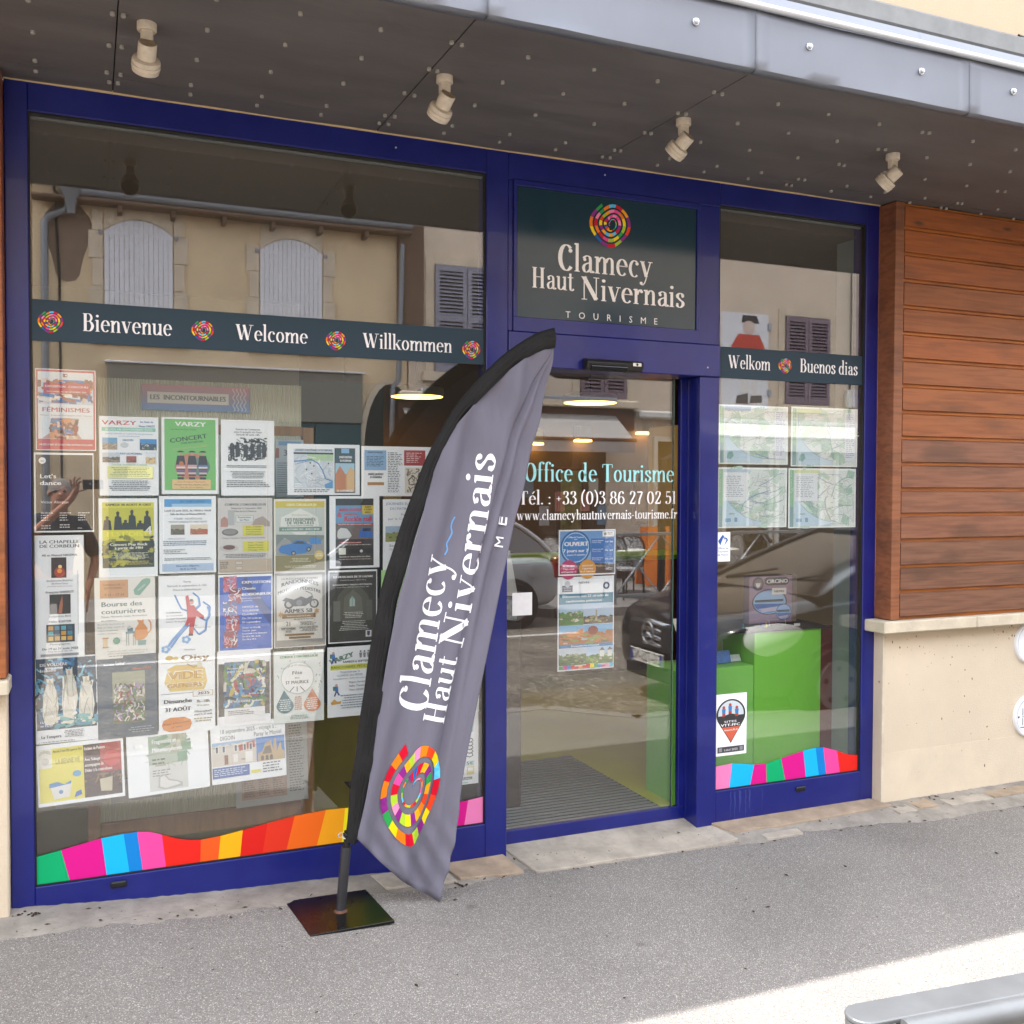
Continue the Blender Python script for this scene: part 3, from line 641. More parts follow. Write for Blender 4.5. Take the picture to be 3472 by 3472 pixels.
class Print:
    """flat print on a sheet: shapes in sheet coordinates (x right, z up, metres), stacked a hair apart"""
    def __init__(s,w,h,y,x0,z0,rot=0,dz=.00006,bend=None):
        s.w,s.h,s.y,s.x0,s.z0=w,h,y,x0,z0; s.mb=MB(); s.k=1; s.dz=dz; s.rot=rot; s.bend=bend
        s.mb.cm=1
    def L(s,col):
        c=lin(col); f=s.F; return tuple(q*(1-f)+f*w_ for q,w_ in zip(c,(.62,.68,.74)))   # reflection haze of the glass put into the print colours as pale blue
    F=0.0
    def P(s,x,z,lay=None):
        c,q=math.cos(s.rot),math.sin(s.rot); X=x*c-z*q; Z=x*q+z*c
        b=s.bend(x/s.w,z/s.h) if s.bend else 0
        return (s.x0+X,s.y-(s.k if lay is None else lay)*s.dz+b,s.z0+Z)
    def poly(s,p,col,up=True):
        if up: s.k+=1
        s.mb.add([s.P(a*s.w,b*s.h) for a,b in p],[tuple(range(len(p)))],s.L(col))
    def rect(s,a,b,c,d,col): s.poly([(a,b),(c,b),(c,d),(a,d)],col)
    def disc(s,x,z,r,col,n=28,sq=1): s.poly([(x+r*math.cos(2*math.pi*i/n),z+r*math.sin(2*math.pi*i/n)*s.w/s.h*sq) for i in range(n)],col)
    def line(s,p,wd,col):
        s.k+=1; W=s.w;H=s.h
        q=[(a*W,b*H) for a,b in p]
        for i in range(len(q)-1):
            a,b=q[i],q[i+1]; dx,dz=b[0]-a[0],b[1]-a[1]; l=math.hypot(dx,dz) or 1; ex,ez=-dz/l*wd*W/2,dx/l*wd*W/2
            s.mb.add([s.P(a[0]+ex,a[1]+ez),s.P(a[0]-ex,a[1]-ez),s.P(b[0]-ex,b[1]-ez),s.P(b[0]+ex,b[1]+ez)],[(0,1,2,3)],s.L(col))
    def text(s,t,x,z,size,col,al='c',wd=None,bold=0,arc=0,ang=0):
        """size as a share of the height; wd squeezes the line to that share of the width"""
        s.k+=1; S=size*s.h*1.38; W=sum(SANS.get(c,SANS[' '])[0] for c in t)*S; f=1
        if wd: f=wd*s.w/max(W,1e-6); W*=f
        X=x*s.w-(W/2 if al=='c' else (W if al=='r' else 0)); Z=z*s.h; c0=x*s.w; ca,sa=math.cos(ang),math.sin(ang)
        for r in range(2 if bold else 1):
            xx=X+r*bold*S*.05
            for c in t:
                a,v,fc=SANS.get(c,SANS[' '])
                if v:
                    pts=[]
                    for p in v:
                        px=xx+p[0]*S*f; pz=Z+p[1]*S+arc*s.h*(1-((px-c0)/(W/2+1e-6))**2)
                        ddx,ddz=px-c0,pz-Z
                        pts.append(s.P(c0+ddx*ca-ddz*sa,Z+ddx*sa+ddz*ca))
                    s.mb.add(pts,fc,s.L(col))
                xx+=a*S*f
            if r==0 and bold: s.k+=1
    def serif(s,t,x,z,size,col,al='c',wd=None,ang=0):
        S=size*s.h/.78; ps,W=serif_polys(t,S); f=1
        if wd: f=wd*s.w/W; W*=f
        X=x*s.w-(W/2 if al=='c' else (W if al=='r' else 0)); s.k+=1; kk=s.k; ca,sa=math.cos(ang),math.sin(ang)
        for i,q in enumerate(ps):
            s.k=kk+(i%7)*.5
            s.mb.add([s.P(X+p[0]*f*ca-p[1]*sa,z*s.h+p[0]*f*sa+p[1]*ca) for p in q],[tuple(range(len(q)))],s.L(col))
        s.k=kk+4
    def lines(s,x0,x1,z1,z0,n,col,al='l',jag=.3,seed=0):
        """columns of body text too small to read: broken word bars"""
        rr=random.Random(seed+int(s.x0*1000)); s.k+=1; dz=(z1-z0)/n
        for i in range(n):
            z=z1-dz*i; e=x1-(x1-x0)*rr.uniform(0,jag); b=x0
            if al=='c': b=x0+(x1-e)/2; e=x1-(x1-e)/2
            while b<e:
                l=rr.uniform(.015,.06); l=min(l,e-b)
                s.mb.add([s.P(b*s.w,(z-dz*.42)*s.h),s.P((b+l)*s.w,(z-dz*.42)*s.h),s.P((b+l)*s.w,z*s.h),s.P(b*s.w,z*s.h)],[(0,1,2,3)],s.L(col)); b+=l+.012
    def photo(s,a,b,c,d,sky,land,seed=0,n=26,hor=.55):
        """small picture: sky, horizon, irregular patches"""
        rr=random.Random(seed); s.rect(a,b,c,d,sky); W=c-a;H=d-b
        top=[(a+W*i/12,b+H*(hor+rr.uniform(-.07,.07))) for i in range(13)]
        s.poly([(a,b)]+[(c,b)]+top[::-1],land[0])
        for i in range(n):
            x=a+W*rr.uniform(.05,.95);z=b+H*rr.uniform(.04,hor*1.05);r=rr.uniform(.03,.11)
            s.k+=.3; m=rr.randint(4,7); co=rr.choice(land)
            s.mb.add([s.P(min(c,max(a,x+r*W*math.cos(6.28*q/m+i)*rr.uniform(.6,1.3)))*s.w,min(d,max(b,z+r*H*math.sin(6.28*q/m+i)*rr.uniform(.5,1)))*s.h) for q in range(m)],[tuple(range(m))],s.L(co))
    def strokes(s,a,b,c,d,cols,n,seed,wd=.012,L=.3,curl=1.2):
        """painterly brush marks"""
        rr=random.Random(seed)
        for i in range(n):
            x=rr.uniform(a,c);z=rr.uniform(b,d);g=rr.uniform(0,6.3);p=[(x,z)]
            for k in range(5):
                g+=rr.uniform(-.5,.5)*curl; x+=math.cos(g)*L*(c-a)/6; z+=math.sin(g)*L*(d-b)/6
                x=min(c,max(a,x)); z=min(d,max(b,z)); p.append((x,z))
            s.line(p,wd*rr.uniform(.5,1.6),rr.choice(cols)); s.k-=.75
    def build(s,parent,name='print',m=None):
        o=obj(name,s.mb,m or M_print,parent); return o
YP=.034    # posters hang on the inside of the glass
def poster(label,a,b,paper=(.965,.985,1),Y=YP,cat_='poster',lean=0,name='poster',curl=.002,grp=None):
    """sheet between photo pixels a (top left) and b (bottom right) on the plane Y"""
    p=at(a[0],a[1],Y); q=at(b[0],b[1],Y); w=q.x-p.x; h=p.z-q.z
    seed=R.uniform(0,6)
    ca_,cb_=curl*math.sin(seed)*1.3,curl*math.cos(seed)*1.3; bend=lambda s,t: ca_*s+cb_*t   # each sheet leans its own way
    t=thing(name,label,cat_,(p.x+w/2,Y,q.z),grp)
    mb=MB(); n=6; vs=[]
    c_,s_=math.cos(lean),math.sin(lean)
    for i in range(n+1):
        for j in range(n+1):
            x=w*i/n;z=h*j/n
            vs.append((p.x+x*c_-z*s_,Y+bend(i/n,j/n),q.z+x*s_+z*c_))
    mb.add(vs,[(i*(n+1)+j,(i+1)*(n+1)+j,(i+1)*(n+1)+j+1,i*(n+1)+j+1) for i in range(n) for j in range(n)],lin(paper))
    sh=obj('sheet',mb,M_print,t); sd=sh.modifiers.new('paper','SOLIDIFY'); sd.thickness=.0004; sd.offset=1 
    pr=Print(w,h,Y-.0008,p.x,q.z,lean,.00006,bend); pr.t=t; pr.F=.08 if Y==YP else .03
    return pr
PAL=['f5a81c','e8451f','f6d916','2e9e4f','5ec3f0','1d5fae','e94b9a','c8102e','f07f1a','8a2a86','a7c836','f28ab8']
def emblem(P,col_bg=None,seed=3,turns=4.4,K=15):
    """spiral of coloured blocks. P maps (x,z) in -1..1 to a point; returns (verts, colour) quads"""
    rr=random.Random(seed); out=[]; N=int(turns*K)
    def edge(th,k):   # rings joined by a short step inwards, squarish outline
        n_=th/(2*math.pi); q_=math.floor(n_); f_=max(0,min(1,(n_-q_-.76)/.24)); f_=f_*f_*(3-2*f_)
        t=n_/turns; r=max(.02,1-(q_+f_)/turns)
        return r*(1+.05*math.cos(4*(th+.5))*(1-t)-.04*math.cos(2*th+.4))
    prev=None
    for i in range(N):
        th0=2*math.pi*turns*i/N; th1=2*math.pi*turns*(i+1)/N
        c=rr.choice(PAL)
        while c==prev: c=rr.choice(PAL)
        prev=c
        for h in range(2):
            a=th0+(th1-th0)*h/2; b=th0+(th1-th0)*(h+1)/2
            q=[]
            for th,side in((a,0),(b,0),(b,1),(a,1)):
                r0=edge(th,0); gap=(edge(th,0)-edge(min(th+2*math.pi,2*math.pi*turns),0))
                wd=max(.014,gap*.62) if th<2*math.pi*(turns-1) else .045
                r=max(.004,r0-(wd if side else 0)); ang=math.pi/2+.5+th
                q.append(P(r*math.cos(ang)*.93,r*math.sin(ang)))
            out.append((q,c))
    return out
# ============================================================ SIGN, BANNERS, DOOR LETTERING
def sheet(mb,x0,x1,y,z0,z1,col,t=.0012): mb.box(x0,x1,y-t,y,z0,z1,0,lin(col))
NAVY='24404f'
t=thing('fascia_sign','dark teal sign panel with rainbow spiral and large white lettering above the sliding door','sign',(2.23,.01,2.468))
mb=MB(); mb.box(1.760,2.703,.003,.03,2.469,3.048,0,lin('1c3947')); obj('panel',mb,mat('gloss_sign_print',(1,1,1),.12,vcol=True,spec=.6),t)
def put_emblem(u,v,hpx,Y,parent,seed=3,wf=.93):
    c=at(u,v,Y); h=(at(u,v-hpx/2,Y)-at(u,v+hpx/2,Y)).z/2
    mb=MB()
    for i,(q,col) in enumerate(emblem(lambda x,z:(c.x+x*h,0,c.z+z*h),seed=seed)):
        mb.add([(a,Y-.0006-.00002*(i%5),b) for a,_,b in q],[(0,1,2,3)],lin(col))
    return obj('spiral_emblem',mb,M_vinyl,parent)
def put_serif(s,u0,v0,u1,hpx,Y,parent,col,name='word',v1=None,x=None):
    a=at(u0,v0,Y); b=at(u1,v1 if v1 else v0,Y); W=b.x-a.x; h=(at(u0,v0-hpx,Y)-a).z
    w=serif_polys(s,h/.78)[1]; f=W/w; xo=a.x
    z0=(a.z+ (b.z if v1 else a.z))/2
    for wd in s.split(' '):
        ps,ww=serif_polys(wd,h/.78); mb=MB()
        for i,q in enumerate(ps): mb.add([(xo+p[0]*f,Y-.0008-.00003*(i%9),z0+p[1]) for p in q],[tuple(range(len(q)))],lin(col))
        o=obj(name,mb,M_vinyl,parent); xo+=(ww+serif_polys(' ',h/.78)[1])*f
    return o
put_emblem(2069,760,160,.003,t)
put_serif('Clamecy',1888,915,2212,88,.003,t,'fbfbfd',v1=945)
put_serif('Haut',1801,974,1947,70,.003,t,'fbfbfd',v1=987)
put_serif('Nivernais',1967,1014,2322,78,.003,t,'fbfbfd',v1=1045)
def sans_line(s,x0,x1,z,h,y,parent,col,name='lettering',spread=True,bold=.0):
    mb=MB(); n=len(s); S=h/.70
    ws=[SANS[c][0]*S*.9 for c in s]; tot=sum(ws)
    gap=(x1-x0-tot)/max(1,n-1) if spread else 0; x=x0
    for c,w in zip(s,ws):
        a,v,f=SANS[c]; mb=MB(); mb.add([(x+p[0]*S,y,z+p[1]*S) for p in v],f,lin(col)); o=obj('letter',mb,M_vinyl,parent)
        x+=w+gap
    return o
a=at(1917,1084,.003);b=at(2228,1094,.003); sans_line('TOURISME',a.x,b.x,(a.z+b.z)/2,.030,.0022,t,'f0f0f2')
def banner(x0,x1,label,words,ems):
    t=thing('window_banner',label,'sign',((x0+x1)/2,.012,2.248))
    mb=MB(); sheet(mb,x0,x1,.0165,2.248,2.401,'293d4b',.0014); obj('band',mb,M_vinyl,t)
    for s,u0,v0,u1,v1,h in words: put_serif(s,u0,v0,u1,h,.0150,t,'f2f2f6',v1=v1)
    for u,v,h in ems: put_emblem(u,v,h,.0150,t)
    return t
banner(GL+.006,GR-.006,'long slate blue band across the big window reading Bienvenue Welcome Willkommen between spirals',
  [('Bienvenue',278,1121,584,1140,60),('Welcome',798,1152,1044,1166,53),('Willkommen',1229,1177,1533,1198,50)],
  [(171,1089,79),(687,1119,73),(1139,1153,69),(1598,1184,66)])
banner(RL+.006,RR-.006,'short slate blue band across the narrow right window reading Welkom and Buenos dias',
  [('Welkom',2468,1249,2612,1256,45),('Buenos dias',2711,1263,2908,1272,46)],[(2662,1239,55)])
t=thing('door_lettering','pale turquoise and white words Office de Tourisme with telephone and web address','sign',(2.2,.128,1.6))
put_serif('Office de Tourisme',1776,1632,2286,62,.1275,t,'a8ecf2')
put_serif('Tél. : +33 (0)3 86 27 02 51',1757,1711,2293,46,.1275,t,'fbfbfd')
put_serif('www.clamecyhautnivernais-tourisme.fr',1751,1764,2296,33,.1275,t,'fbfbfd')
# colour waves
def wave(label,top,bounds,cols,zb):
    """top: px curve; bounds: (top u, bottom u) of each joint"""
    Y=.0165
    T=[at(u,v,Y) for u,v in top]
    def tz(x):
        for a,b in zip(T,T[1:]):
            if x<=b.x: return a.z+(b.z-a.z)*(x-a.x)/(b.x-a.x)
        return T[-1].z
    def tu(u):
        for (a,v),(b,w_) in zip(top,top[1:]):
            if u<=b: return v+(w_-v)*(u-a)/(b-a)
        return top[-1][1]
    t=thing('wave_sticker',label,'sticker',((T[0].x+T[-1].x)/2,Y,zb)); n=24
    xs=[(at(a,tu(a),Y).x,at(b,tu(b),Y).x) for a,b in bounds]
    # bottom x measured at the glass foot
    xs=[(x0,at(b,3010-(b-120)*.143,Y).x) for (x0,_),(a,b) in zip(xs,bounds)]
    for i,c in enumerate(cols):
        (a0,a1),(b0,b1)=xs[i],xs[i+1]; mb=MB(); k=8; mb.mi=0; vs=[]
        for j in range(k+1):
            s=j/k; xt=a0+(b0-a0)*s; xb=a1+(b1-a1)*s; vs+=[(xt,Y-.0012,tz(xt)),(xb,Y-.0012,zb)]
        mb.add(vs,[(2*j,2*j+1,2*j+3,2*j+2) for j in range(k)],lin(c)); obj('colour_panel',mb,M_vinyl,t)
    return t
wave('long rainbow wave sticker along the foot of the big window',
 [(121,2906),(207,2882),(344,2842),(419,2827),(465,2820),(507,2820),(549,2830),(595,2842),(642,2848),(681,2847),(748,2834),(823,2814),(907,2791),(1000,2766),(1105,2746),(1170,2739),(1250,2738),(1330,2745),(1400,2748),(1480,2740),(1545,2722),(1587,2713),(1643,2699)],
 [(121,121),(207,237),(344,362),(419,439),(465,484),(549,563),(681,679),(748,740),(823,814),(907,890),(999,971),(1105,1074),(1170,1158),(1240,1236),(1330,1345),(1430,1440),(1587,1574),(1643,1641)],
 ['00a86b','d5128a','12b4ea','0a7fd0','e8489c','e2241c','ee5a1e','f5b015','d8201a','e03520','ee6a1c','f4a51c','f8e71c','8ec63f','00a86b','d5128a','ea80b8'],.2035)
wave('short rainbow wave sticker along the foot of the narrow right window',
 [(2424,2600),(2482,2588),(2557,2592),(2597,2589),(2648,2571),(2723,2545),(2765,2535),(2791,2533),(2838,2545),(2873,2558),(2915,2560)],
 [(2424,2423),(2482,2472),(2557,2543),(2597,2599),(2648,2662),(2723,2732),(2765,2776),(2791,2801),(2838,2847),(2916,2918)],
 ['ea80b8','12b4ea','d5128a','00a86b','d5128a','12b4ea','0a7fd0','e8489c','e2241c'],.2035)
# door sensor
t=thing('door_sensor','black motion sensor box with small white label on the header above the door','sensor',(2.245,-.012,2.27))
a=at(1980,1242,-.03); b=at(2171,1256,-.03)
mb=MB(); mb.prism([(-.012,2.300),(-.060,2.290),(-.068,2.275),(-.055,2.246),(-.012,2.243)],a.x,b.x,ax='x'); o=obj('housing',mb,M_black,t); bv=o.modifiers.new('round','BEVEL'); bv.width=.006; bv.segments=2
mb=MB(); mb.prism([(-.0545,2.2435),(-.069,2.262),(-.0700,2.258),(-.054,2.240)],a.x+.02,b.x-.09,ax='x'); obj('lens_strip',mb,mat('smoked_lens',lin((.05,.05,.06)),.15),t)
mb=MB(); mb.box(b.x-.062,b.x-.018,-.071,-.069,2.268,2.283); obj('maker_plate',mb,M_white,t)
mb=MB(); mb.lathe((b.x-.040,-.0712,2.2755),(0,-1,0),[(.006,0),(.006,.0006)],14); obj('round_mark',mb,M_black,t)
# ============================================================ POSTERS
W_='f6f7fa'; G1='55585c'; K='222428'
p=poster('white and red poster headed Féminismes with painted figures, top left of the big window',(119,1248),(326,1529))
p.rect(.015,.01,.985,.99,'c3303a');p.rect(.04,.14,.96,.965,'e4ecf2');p.rect(.04,.57,.96,.85,'cdd9e6')
p.strokes(.06,.60,.94,.86,['7b4a3a','d88a55','8a3c30','3b78c2','e9d3c0','f2eee8','a65c48'],60,5,.05,.5)
p.rect(.13,.70,.90,.83,'c0303a'); p.text('EXPOSITION . CONCOURS',.515,.775,.026,W_,wd=.72,bold=1); p.text('DU 2 AVRIL AU 28 DÉCEMBRE 2025',.515,.715,.018,W_,wd=.66,bold=1)
p.rect(.04,.40,.96,.565,'e9eef3'); p.text('FÉMINISMES',.50,.475,.055,'b5323c',wd=.80,bold=1); p.text("Peinture . Sculpture, Photographie d'Art . Hymnes",.5,.425,.016,'444444',wd=.86)
p.poly([(.27,.40),(.72,.39),(.62,.28),(.76,.145),(.1,.145),(.36,.28)],'caa590'); p.strokes(.25,.15,.68,.38,['7b4a3a','d88a55','3b78c2','a03030','e9d3c0','4a76a8','5a3428'],46,9,.05,.5)
p.line([(.49,.93),(.46,.945),(.46,.91),(.50,.905)],.012,'7a3a30'); p.disc(.50,.925,.03,'7a3a30',16);p.disc(.505,.925,.018,'e4ecf2',14)
p.text("MUSÉE D'ART ET D'HISTOIRE ROMAIN ROLLAND",.5,.06,.022,W_,wd=.88,bold=1); p.build(p.t)
p=poster("black poster with white words Let's dance under the red bordered poster",(114,1534),(319,1803))
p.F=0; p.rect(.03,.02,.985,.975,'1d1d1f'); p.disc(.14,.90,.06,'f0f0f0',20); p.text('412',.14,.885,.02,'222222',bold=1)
p.text("Let's",.09,.68,.055,'f8f8f8','l',.28,bold=1);p.text('dance',.09,.595,.055,'f8f8f8','l',.36,bold=1); p.text('Victor Alarçon',.11,.365,.034,'f0f0f0','l',.46)
for x in(.11,.42,.73): p.lines(x,x+.2,.25,.13,4,'c8c8c8','l',.4,3)
p.lines(.11,.3,.09,.03,2,'c8c8c8');p.lines(.42,.62,.10,.04,2,'c8c8c8'); p.text('EMA',.76,.04,.02,'d8d8d8','c'); p.build(p.t)
p=poster('white poster headed VARZY in red with small town photographs and a yellow note',(336,1410),(538,1680))
p.text('VARZY',.33,.895,.055,'d0352c',wd=.58,bold=1);p.text('les Amis du',.80,.925,.028,'2b62a5',wd=.22,bold=1);p.text('Vieux VARZY',.80,.87,.028,'2b62a5',wd=.28,bold=1)
p.rect(.04,.815,.95,.86,'8fd0b8');p.text('JEUDI 18 SEPTEMBRE 2025',.5,.825,.024,W_,wd=.8,bold=1); p.text('Journée culturelle et croisière fluviale gourmande',.5,.775,.018,'4d8fb5',wd=.8);p.text('en charolais-brionnais',.5,.745,.018,'4d8fb5',wd=.36)
p.text('DIGOIN',.48,.69,.028,'3b6fa8',wd=.18,bold=1);p.photo(.05,.58,.30,.73,'7fb4dc',['b9a58c','d5cab8','6f6459'],1);p.photo(.68,.58,.97,.72,'3f8fd0',['2c4a6b','4f7a3c','c8c0b0'],2);p.disc(.42,.64,.07,'cfd8dc',20,.7)
p.text('PARAY-LE-MONIAL',.5,.52,.026,'3b6fa8',wd=.44,bold=1);p.photo(.05,.42,.34,.54,'cfd9e2',['7a6a5a','57504a','b5a18a'],3);p.photo(.45,.42,.62,.50,'a8564a',['8c4438','c07a66'],4);p.photo(.78,.41,.95,.55,'c8d4de',['c6b084','8c7a5c'],5)
p.text('sortie ouverte à tous',.5,.385,.024,'6aa84f',wd=.6); p.rect(.13,.22,.90,.37,'eef0a0');p.lines(.15,.88,.355,.23,6,'7a8068','c',.4,2);p.lines(.12,.9,.19,.05,6,'4a5a6a','c',.35,4); p.build(p.t)
p=poster('bright green concert poster with three musicians in striped ponchos',(547,1413),(741,1675))
p.rect(.05,.05,.95,.975,'78c66a'); p.text('VARZY',.5,.885,.06,'f4f6f4',wd=.54,bold=2);p.text("« Les Amis du Vieux Varzy »".replace('«','').replace('»','').strip(),.38,.835,.018,'24452c',wd=.44)
p.text('CONCERT',.47,.70,.06,'1c3a24',wd=.66,bold=1,ang=.16); p.text('COUR DU CHÂTEAU',.53,.665,.026,'24452c',wd=.4,bold=1,ang=.12); p.text('mercredi 14 août 2025',.5,.60,.026,'c8b878',wd=.62,ang=.12)
p.disc(.53,.36,.30,'c9866a',34,.82); p.disc(.68,.36,.17,'6a8c84',24)
for x,c in((.33,'d78ca0'),(.53,'d8a4b0'),(.72,'4a7cc0')):
    p.disc(x,.52,.028,'caa080',12); p.poly([(x-.07,.545),(x+.07,.545),(x+.03,.565),(x-.03,.565)],'2a2226'); p.poly([(x-.06,.50),(x+.06,.50),(x+.09,.36),(x-.09,.36)],'26222a')
    for k in range(6): p.rect(x-.08+k*.004,.36-k*.025,x+.085-k*.004,.382-k*.025,[c,'e8e4e0','8a3a50','3c6ab0','e9c9b0','2b3550'][k])
    p.poly([(x-.06,.22),(x+.05,.22),(x+.06,.18),(x-.04,.18)],'2a2226')
p.disc(.34,.40,.04,'c8742e',16);p.rect(.18,.065,.86,.19,'e8c88a'); p.text('Les Amigos Mariachi',.52,.15,.022,'c65a4a',wd=.5);p.text('Musique mexicaine populaire, festive',.52,.115,.016,K,wd=.6,bold=1);p.text('Tarif : 10€  15€ : non adhérents',.52,.08,.014,K,wd=.4); p.build(p.t)
p=poster('white sheet with a black ink drawing of marching people and Soirée de Solidarité text',(749,1422),(930,1680))
p.text('Soirée de Solidarité',.5,.865,.024,'3a3a40',wd=.46,bold=1);p.text('avec le peuple de Gaza',.5,.83,.024,'3a3a40',wd=.52,bold=1);p.text('Samedi 30 août 18h',.5,.795,.024,'3a3a40',wd=.44,bold=1)
p.strokes(.14,.46,.86,.76,['111214','26282c','3a3c40'],90,12,.018,.25,2.0)
for x in(.2,.3,.45,.58,.7,.8): p.disc(x,.70+.03*math.sin(x*20),.028,'1a1b1e',10);p.poly([(x-.04,.67),(x+.04,.68),(x+.05,.52),(x-.03,.5)],'34363c')
p.lines(.1,.88,.40,.36,2,'50565e','l',.3,1);p.lines(.15,.85,.32,.22,5,'50565e','c',.3,2);p.lines(.1,.92,.20,.10,4,'50565e','l',.2,6); p.build(p.t)
p=poster('wide sheet with a blue river town map beside a heritage days leaflet',(974,1504),(1220,1678))
p.rect(.085,.13,.63,.90,'d9e3ec');p.rect(.085,.80,.63,.835,'20303a');p.text('JOURNÉES EUROPÉENNES DU PATRIMOINE',.36,.86,.045,'3a5a78',wd=.5,bold=1);p.rect(.27,.67,.63,.80,'b9dba8')
p.strokes(.10,.16,.61,.78,['c0ccd6','aab6c2','ffffff'],70,21,.007,.3,1);p.line([(.09,.66),(.2,.67),(.32,.70),(.42,.62),(.48,.48),(.52,.32),(.62,.27)],.014,'3f86c8');p.poly([(.5,.2),(.62,.28),(.62,.13),(.52,.13)],'58a0d8');p.line([(.10,.60),(.22,.645),(.33,.68)],.006,'3f86c8')
for x,z in((.31,.63),(.26,.5),(.33,.42),(.56,.62),(.36,.57)): p.disc(x,z,.012,'40484e',8)
p.rect(.645,.04,.935,.93,'23404a');p.rect(.655,.06,.925,.63,'d8a468');p.rect(.655,.42,.925,.63,'a8cfe4');p.poly([(.66,.42),(.72,.58),(.80,.40),(.80,.1),(.66,.1)],'c67d4c');p.poly([(.82,.06),(.82,.44),(.86,.55),(.925,.5),(.925,.06)],'e4be84');p.rect(.74,.83,.85,.92,'8abce8');p.text('JOURNÉES EUROPÉENNES',.8,.73,.045,W_,wd=.18,bold=1);p.text('DU PATRIMOINE',.8,.66,.045,W_,wd=.16,bold=1); p.text('20 - 21 SEPTEMBRE 2025',.79,.065,.04,W_,wd=.22,bold=1)
p.lines(.09,.62,.11,.04,2,'60686e'); p.build(p.t)
p=poster('heritage day programme sheet with red and pale blue boxes, half behind the flag',(1225,1512),(1476,1682))
p.rect(.04,.52,.33,.92,'8fbbe2');p.text('GRANDES EXPOSITIONS',.18,.86,.035,'26384a',wd=.2,bold=1);p.lines(.07,.30,.80,.58,7,'3f5870','l',.3,4);p.rect(.57,.62,.86,.93,'b02c30');p.lines(.60,.83,.88,.66,6,'f0d8d8','l',.4,5);p.rect(.08,.22,.30,.28,'b98a4a');p.text('JOURNÉES EUROPÉENNES',.19,.42,.045,'2a2e34',wd=.2,bold=1);p.text('DU PATRIMOINE',.19,.36,.045,'2a2e34',wd=.16,bold=1)
p.lines(.35,.55,.88,.06,24,'5a6672','l',.35,7);p.rect(.58,.06,.86,.58,'e6dfd0');p.strokes(.6,.08,.84,.55,['4a4238','6a5c48','8c7a5c'],40,33,.012,.3,.8); p.build(p.t)
p=poster('yellow and black rock concert poster with dark silhouettes and a big figure 4',(334,1690),(535,1953))
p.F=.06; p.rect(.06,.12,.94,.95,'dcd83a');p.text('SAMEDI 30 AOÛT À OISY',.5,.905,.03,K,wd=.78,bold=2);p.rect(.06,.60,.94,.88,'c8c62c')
for x,z,h in((.14,.6,.18),(.32,.6,.24),(.56,.6,.26),(.82,.58,.27),(.45,.6,.13),(.70,.6,.12)): p.poly([(x-.07,z),(x-.05,z+h*.7),(x-.02,z+h*.74),(x-.03,z+h*.92),(x,z+h),(x+.03,z+h*.92),(x+.02,z+h*.74),(x+.06,z+h*.65),(x+.08,z)],'17180f')
p.rect(.06,.12,.94,.46,'3c4020');p.strokes(.08,.14,.92,.52,['20220f','17180f','8a8a28','b8b434'],50,41,.05,.3)
p.text("FEST'OISY",.48,.52,.062,'f2ee3c',wd=.72,bold=2);p.text('4',.84,.54,.11,'e8e8e0',wd=.12,bold=1);p.text('Concert Pop Rock',.5,.40,.034,'f4f4e0',wd=.64,bold=2);p.text('à partir de 19H',.5,.355,.034,'f4f4e0',wd=.48,bold=2);p.lines(.2,.86,.31,.22,6,'e6e6c8','c',.4,3);p.lines(.15,.85,.20,.15,3,'e0d030','c',.3,3)
p.build(p.t)
p=poster('white and blue sheet about a prehistory workshop with two small pictures',(539,1682),(733,1940))
p.rect(.09,.86,.92,.96,'4a9ad8');p.rect(.22,.86,.92,.90,'a8d0ee');p.text('BIEN VIVRE À MENOU',.58,.915,.03,'1d4f86',wd=.44);p.text('Lundi 25 août 2025, de 14h30 à 16h30',.5,.80,.026,'3a4652',wd=.82,bold=1);p.text('Salle des fêtes de Menou (58210)',.5,.755,.026,'3a4652',wd=.62,bold=1);p.text('ATELIER - ARCHÉOLOGIE',.5,.695,.024,'5a6672',wd=.5);p.text('PRÉHISTORIQUE ET FAKE NEWS',.5,.655,.024,'5a6672',wd=.68)
p.photo(.2,.50,.44,.63,'a8a08c',['6a6252','8c8068','4c463a'],7);p.photo(.54,.50,.85,.63,'e8dcc4',['c05a40','9a8a5c','d0c09a'],8);p.text('APPRENTIS ARCHÉOLOGUES',.3,.44,.018,'7a8690',wd=.3);p.lines(.07,.9,.42,.35,3,'4a6a94','l',.2,3);p.lines(.07,.5,.31,.24,3,'6a7680','l',.3,3);p.lines(.07,.92,.20,.16,2,'6a7680','c',.1,3)
p.rect(.05,.03,.95,.125,'b4cbe8');p.text('Réservation obligatoire :',.5,.085,.024,'2d4f86',wd=.42,bold=1);p.text('06 07 22 39 05',.5,.045,.024,'2d4f86',wd=.28,bold=1); p.build(p.t)
p=poster('greyish menu poster headed Corvol l\'Orgueilleux with yellow price boxes and plates',(738,1689),(924,1941),(.86,.86,.86))
p.rect(.02,.02,.98,.98,'d5d3d0');p.text("CORVOL L'ORGUEILLEUX",.5,.90,.032,'2e4a50',wd=.76,bold=2);p.text('Dimanche 21 Septembre 2025',.52,.855,.024,'3c4648',wd=.56,bold=1);p.text('Fête de la St Maurice',.5,.815,.024,'3c4648',wd=.4,bold=1)
p.poly([(.05,.62),(.05,.72),(.12,.76),(.18,.72),(.18,.62)],'b88878');p.rect(.18,.64,.3,.84,'b4b6b8');p.poly([(.6,.62),(.68,.72),(.82,.76),(.95,.68),(.95,.62)],'a89890');p.rect(.32,.68,.65,.77,'8aa4a4');p.rect(.33,.685,.64,.765,'dfe2e0');p.text('Restauration',.48,.735,.024,'24585c',wd=.24,bold=1);p.text('Sur Place',.48,.70,.024,'24585c',wd=.18,bold=1)
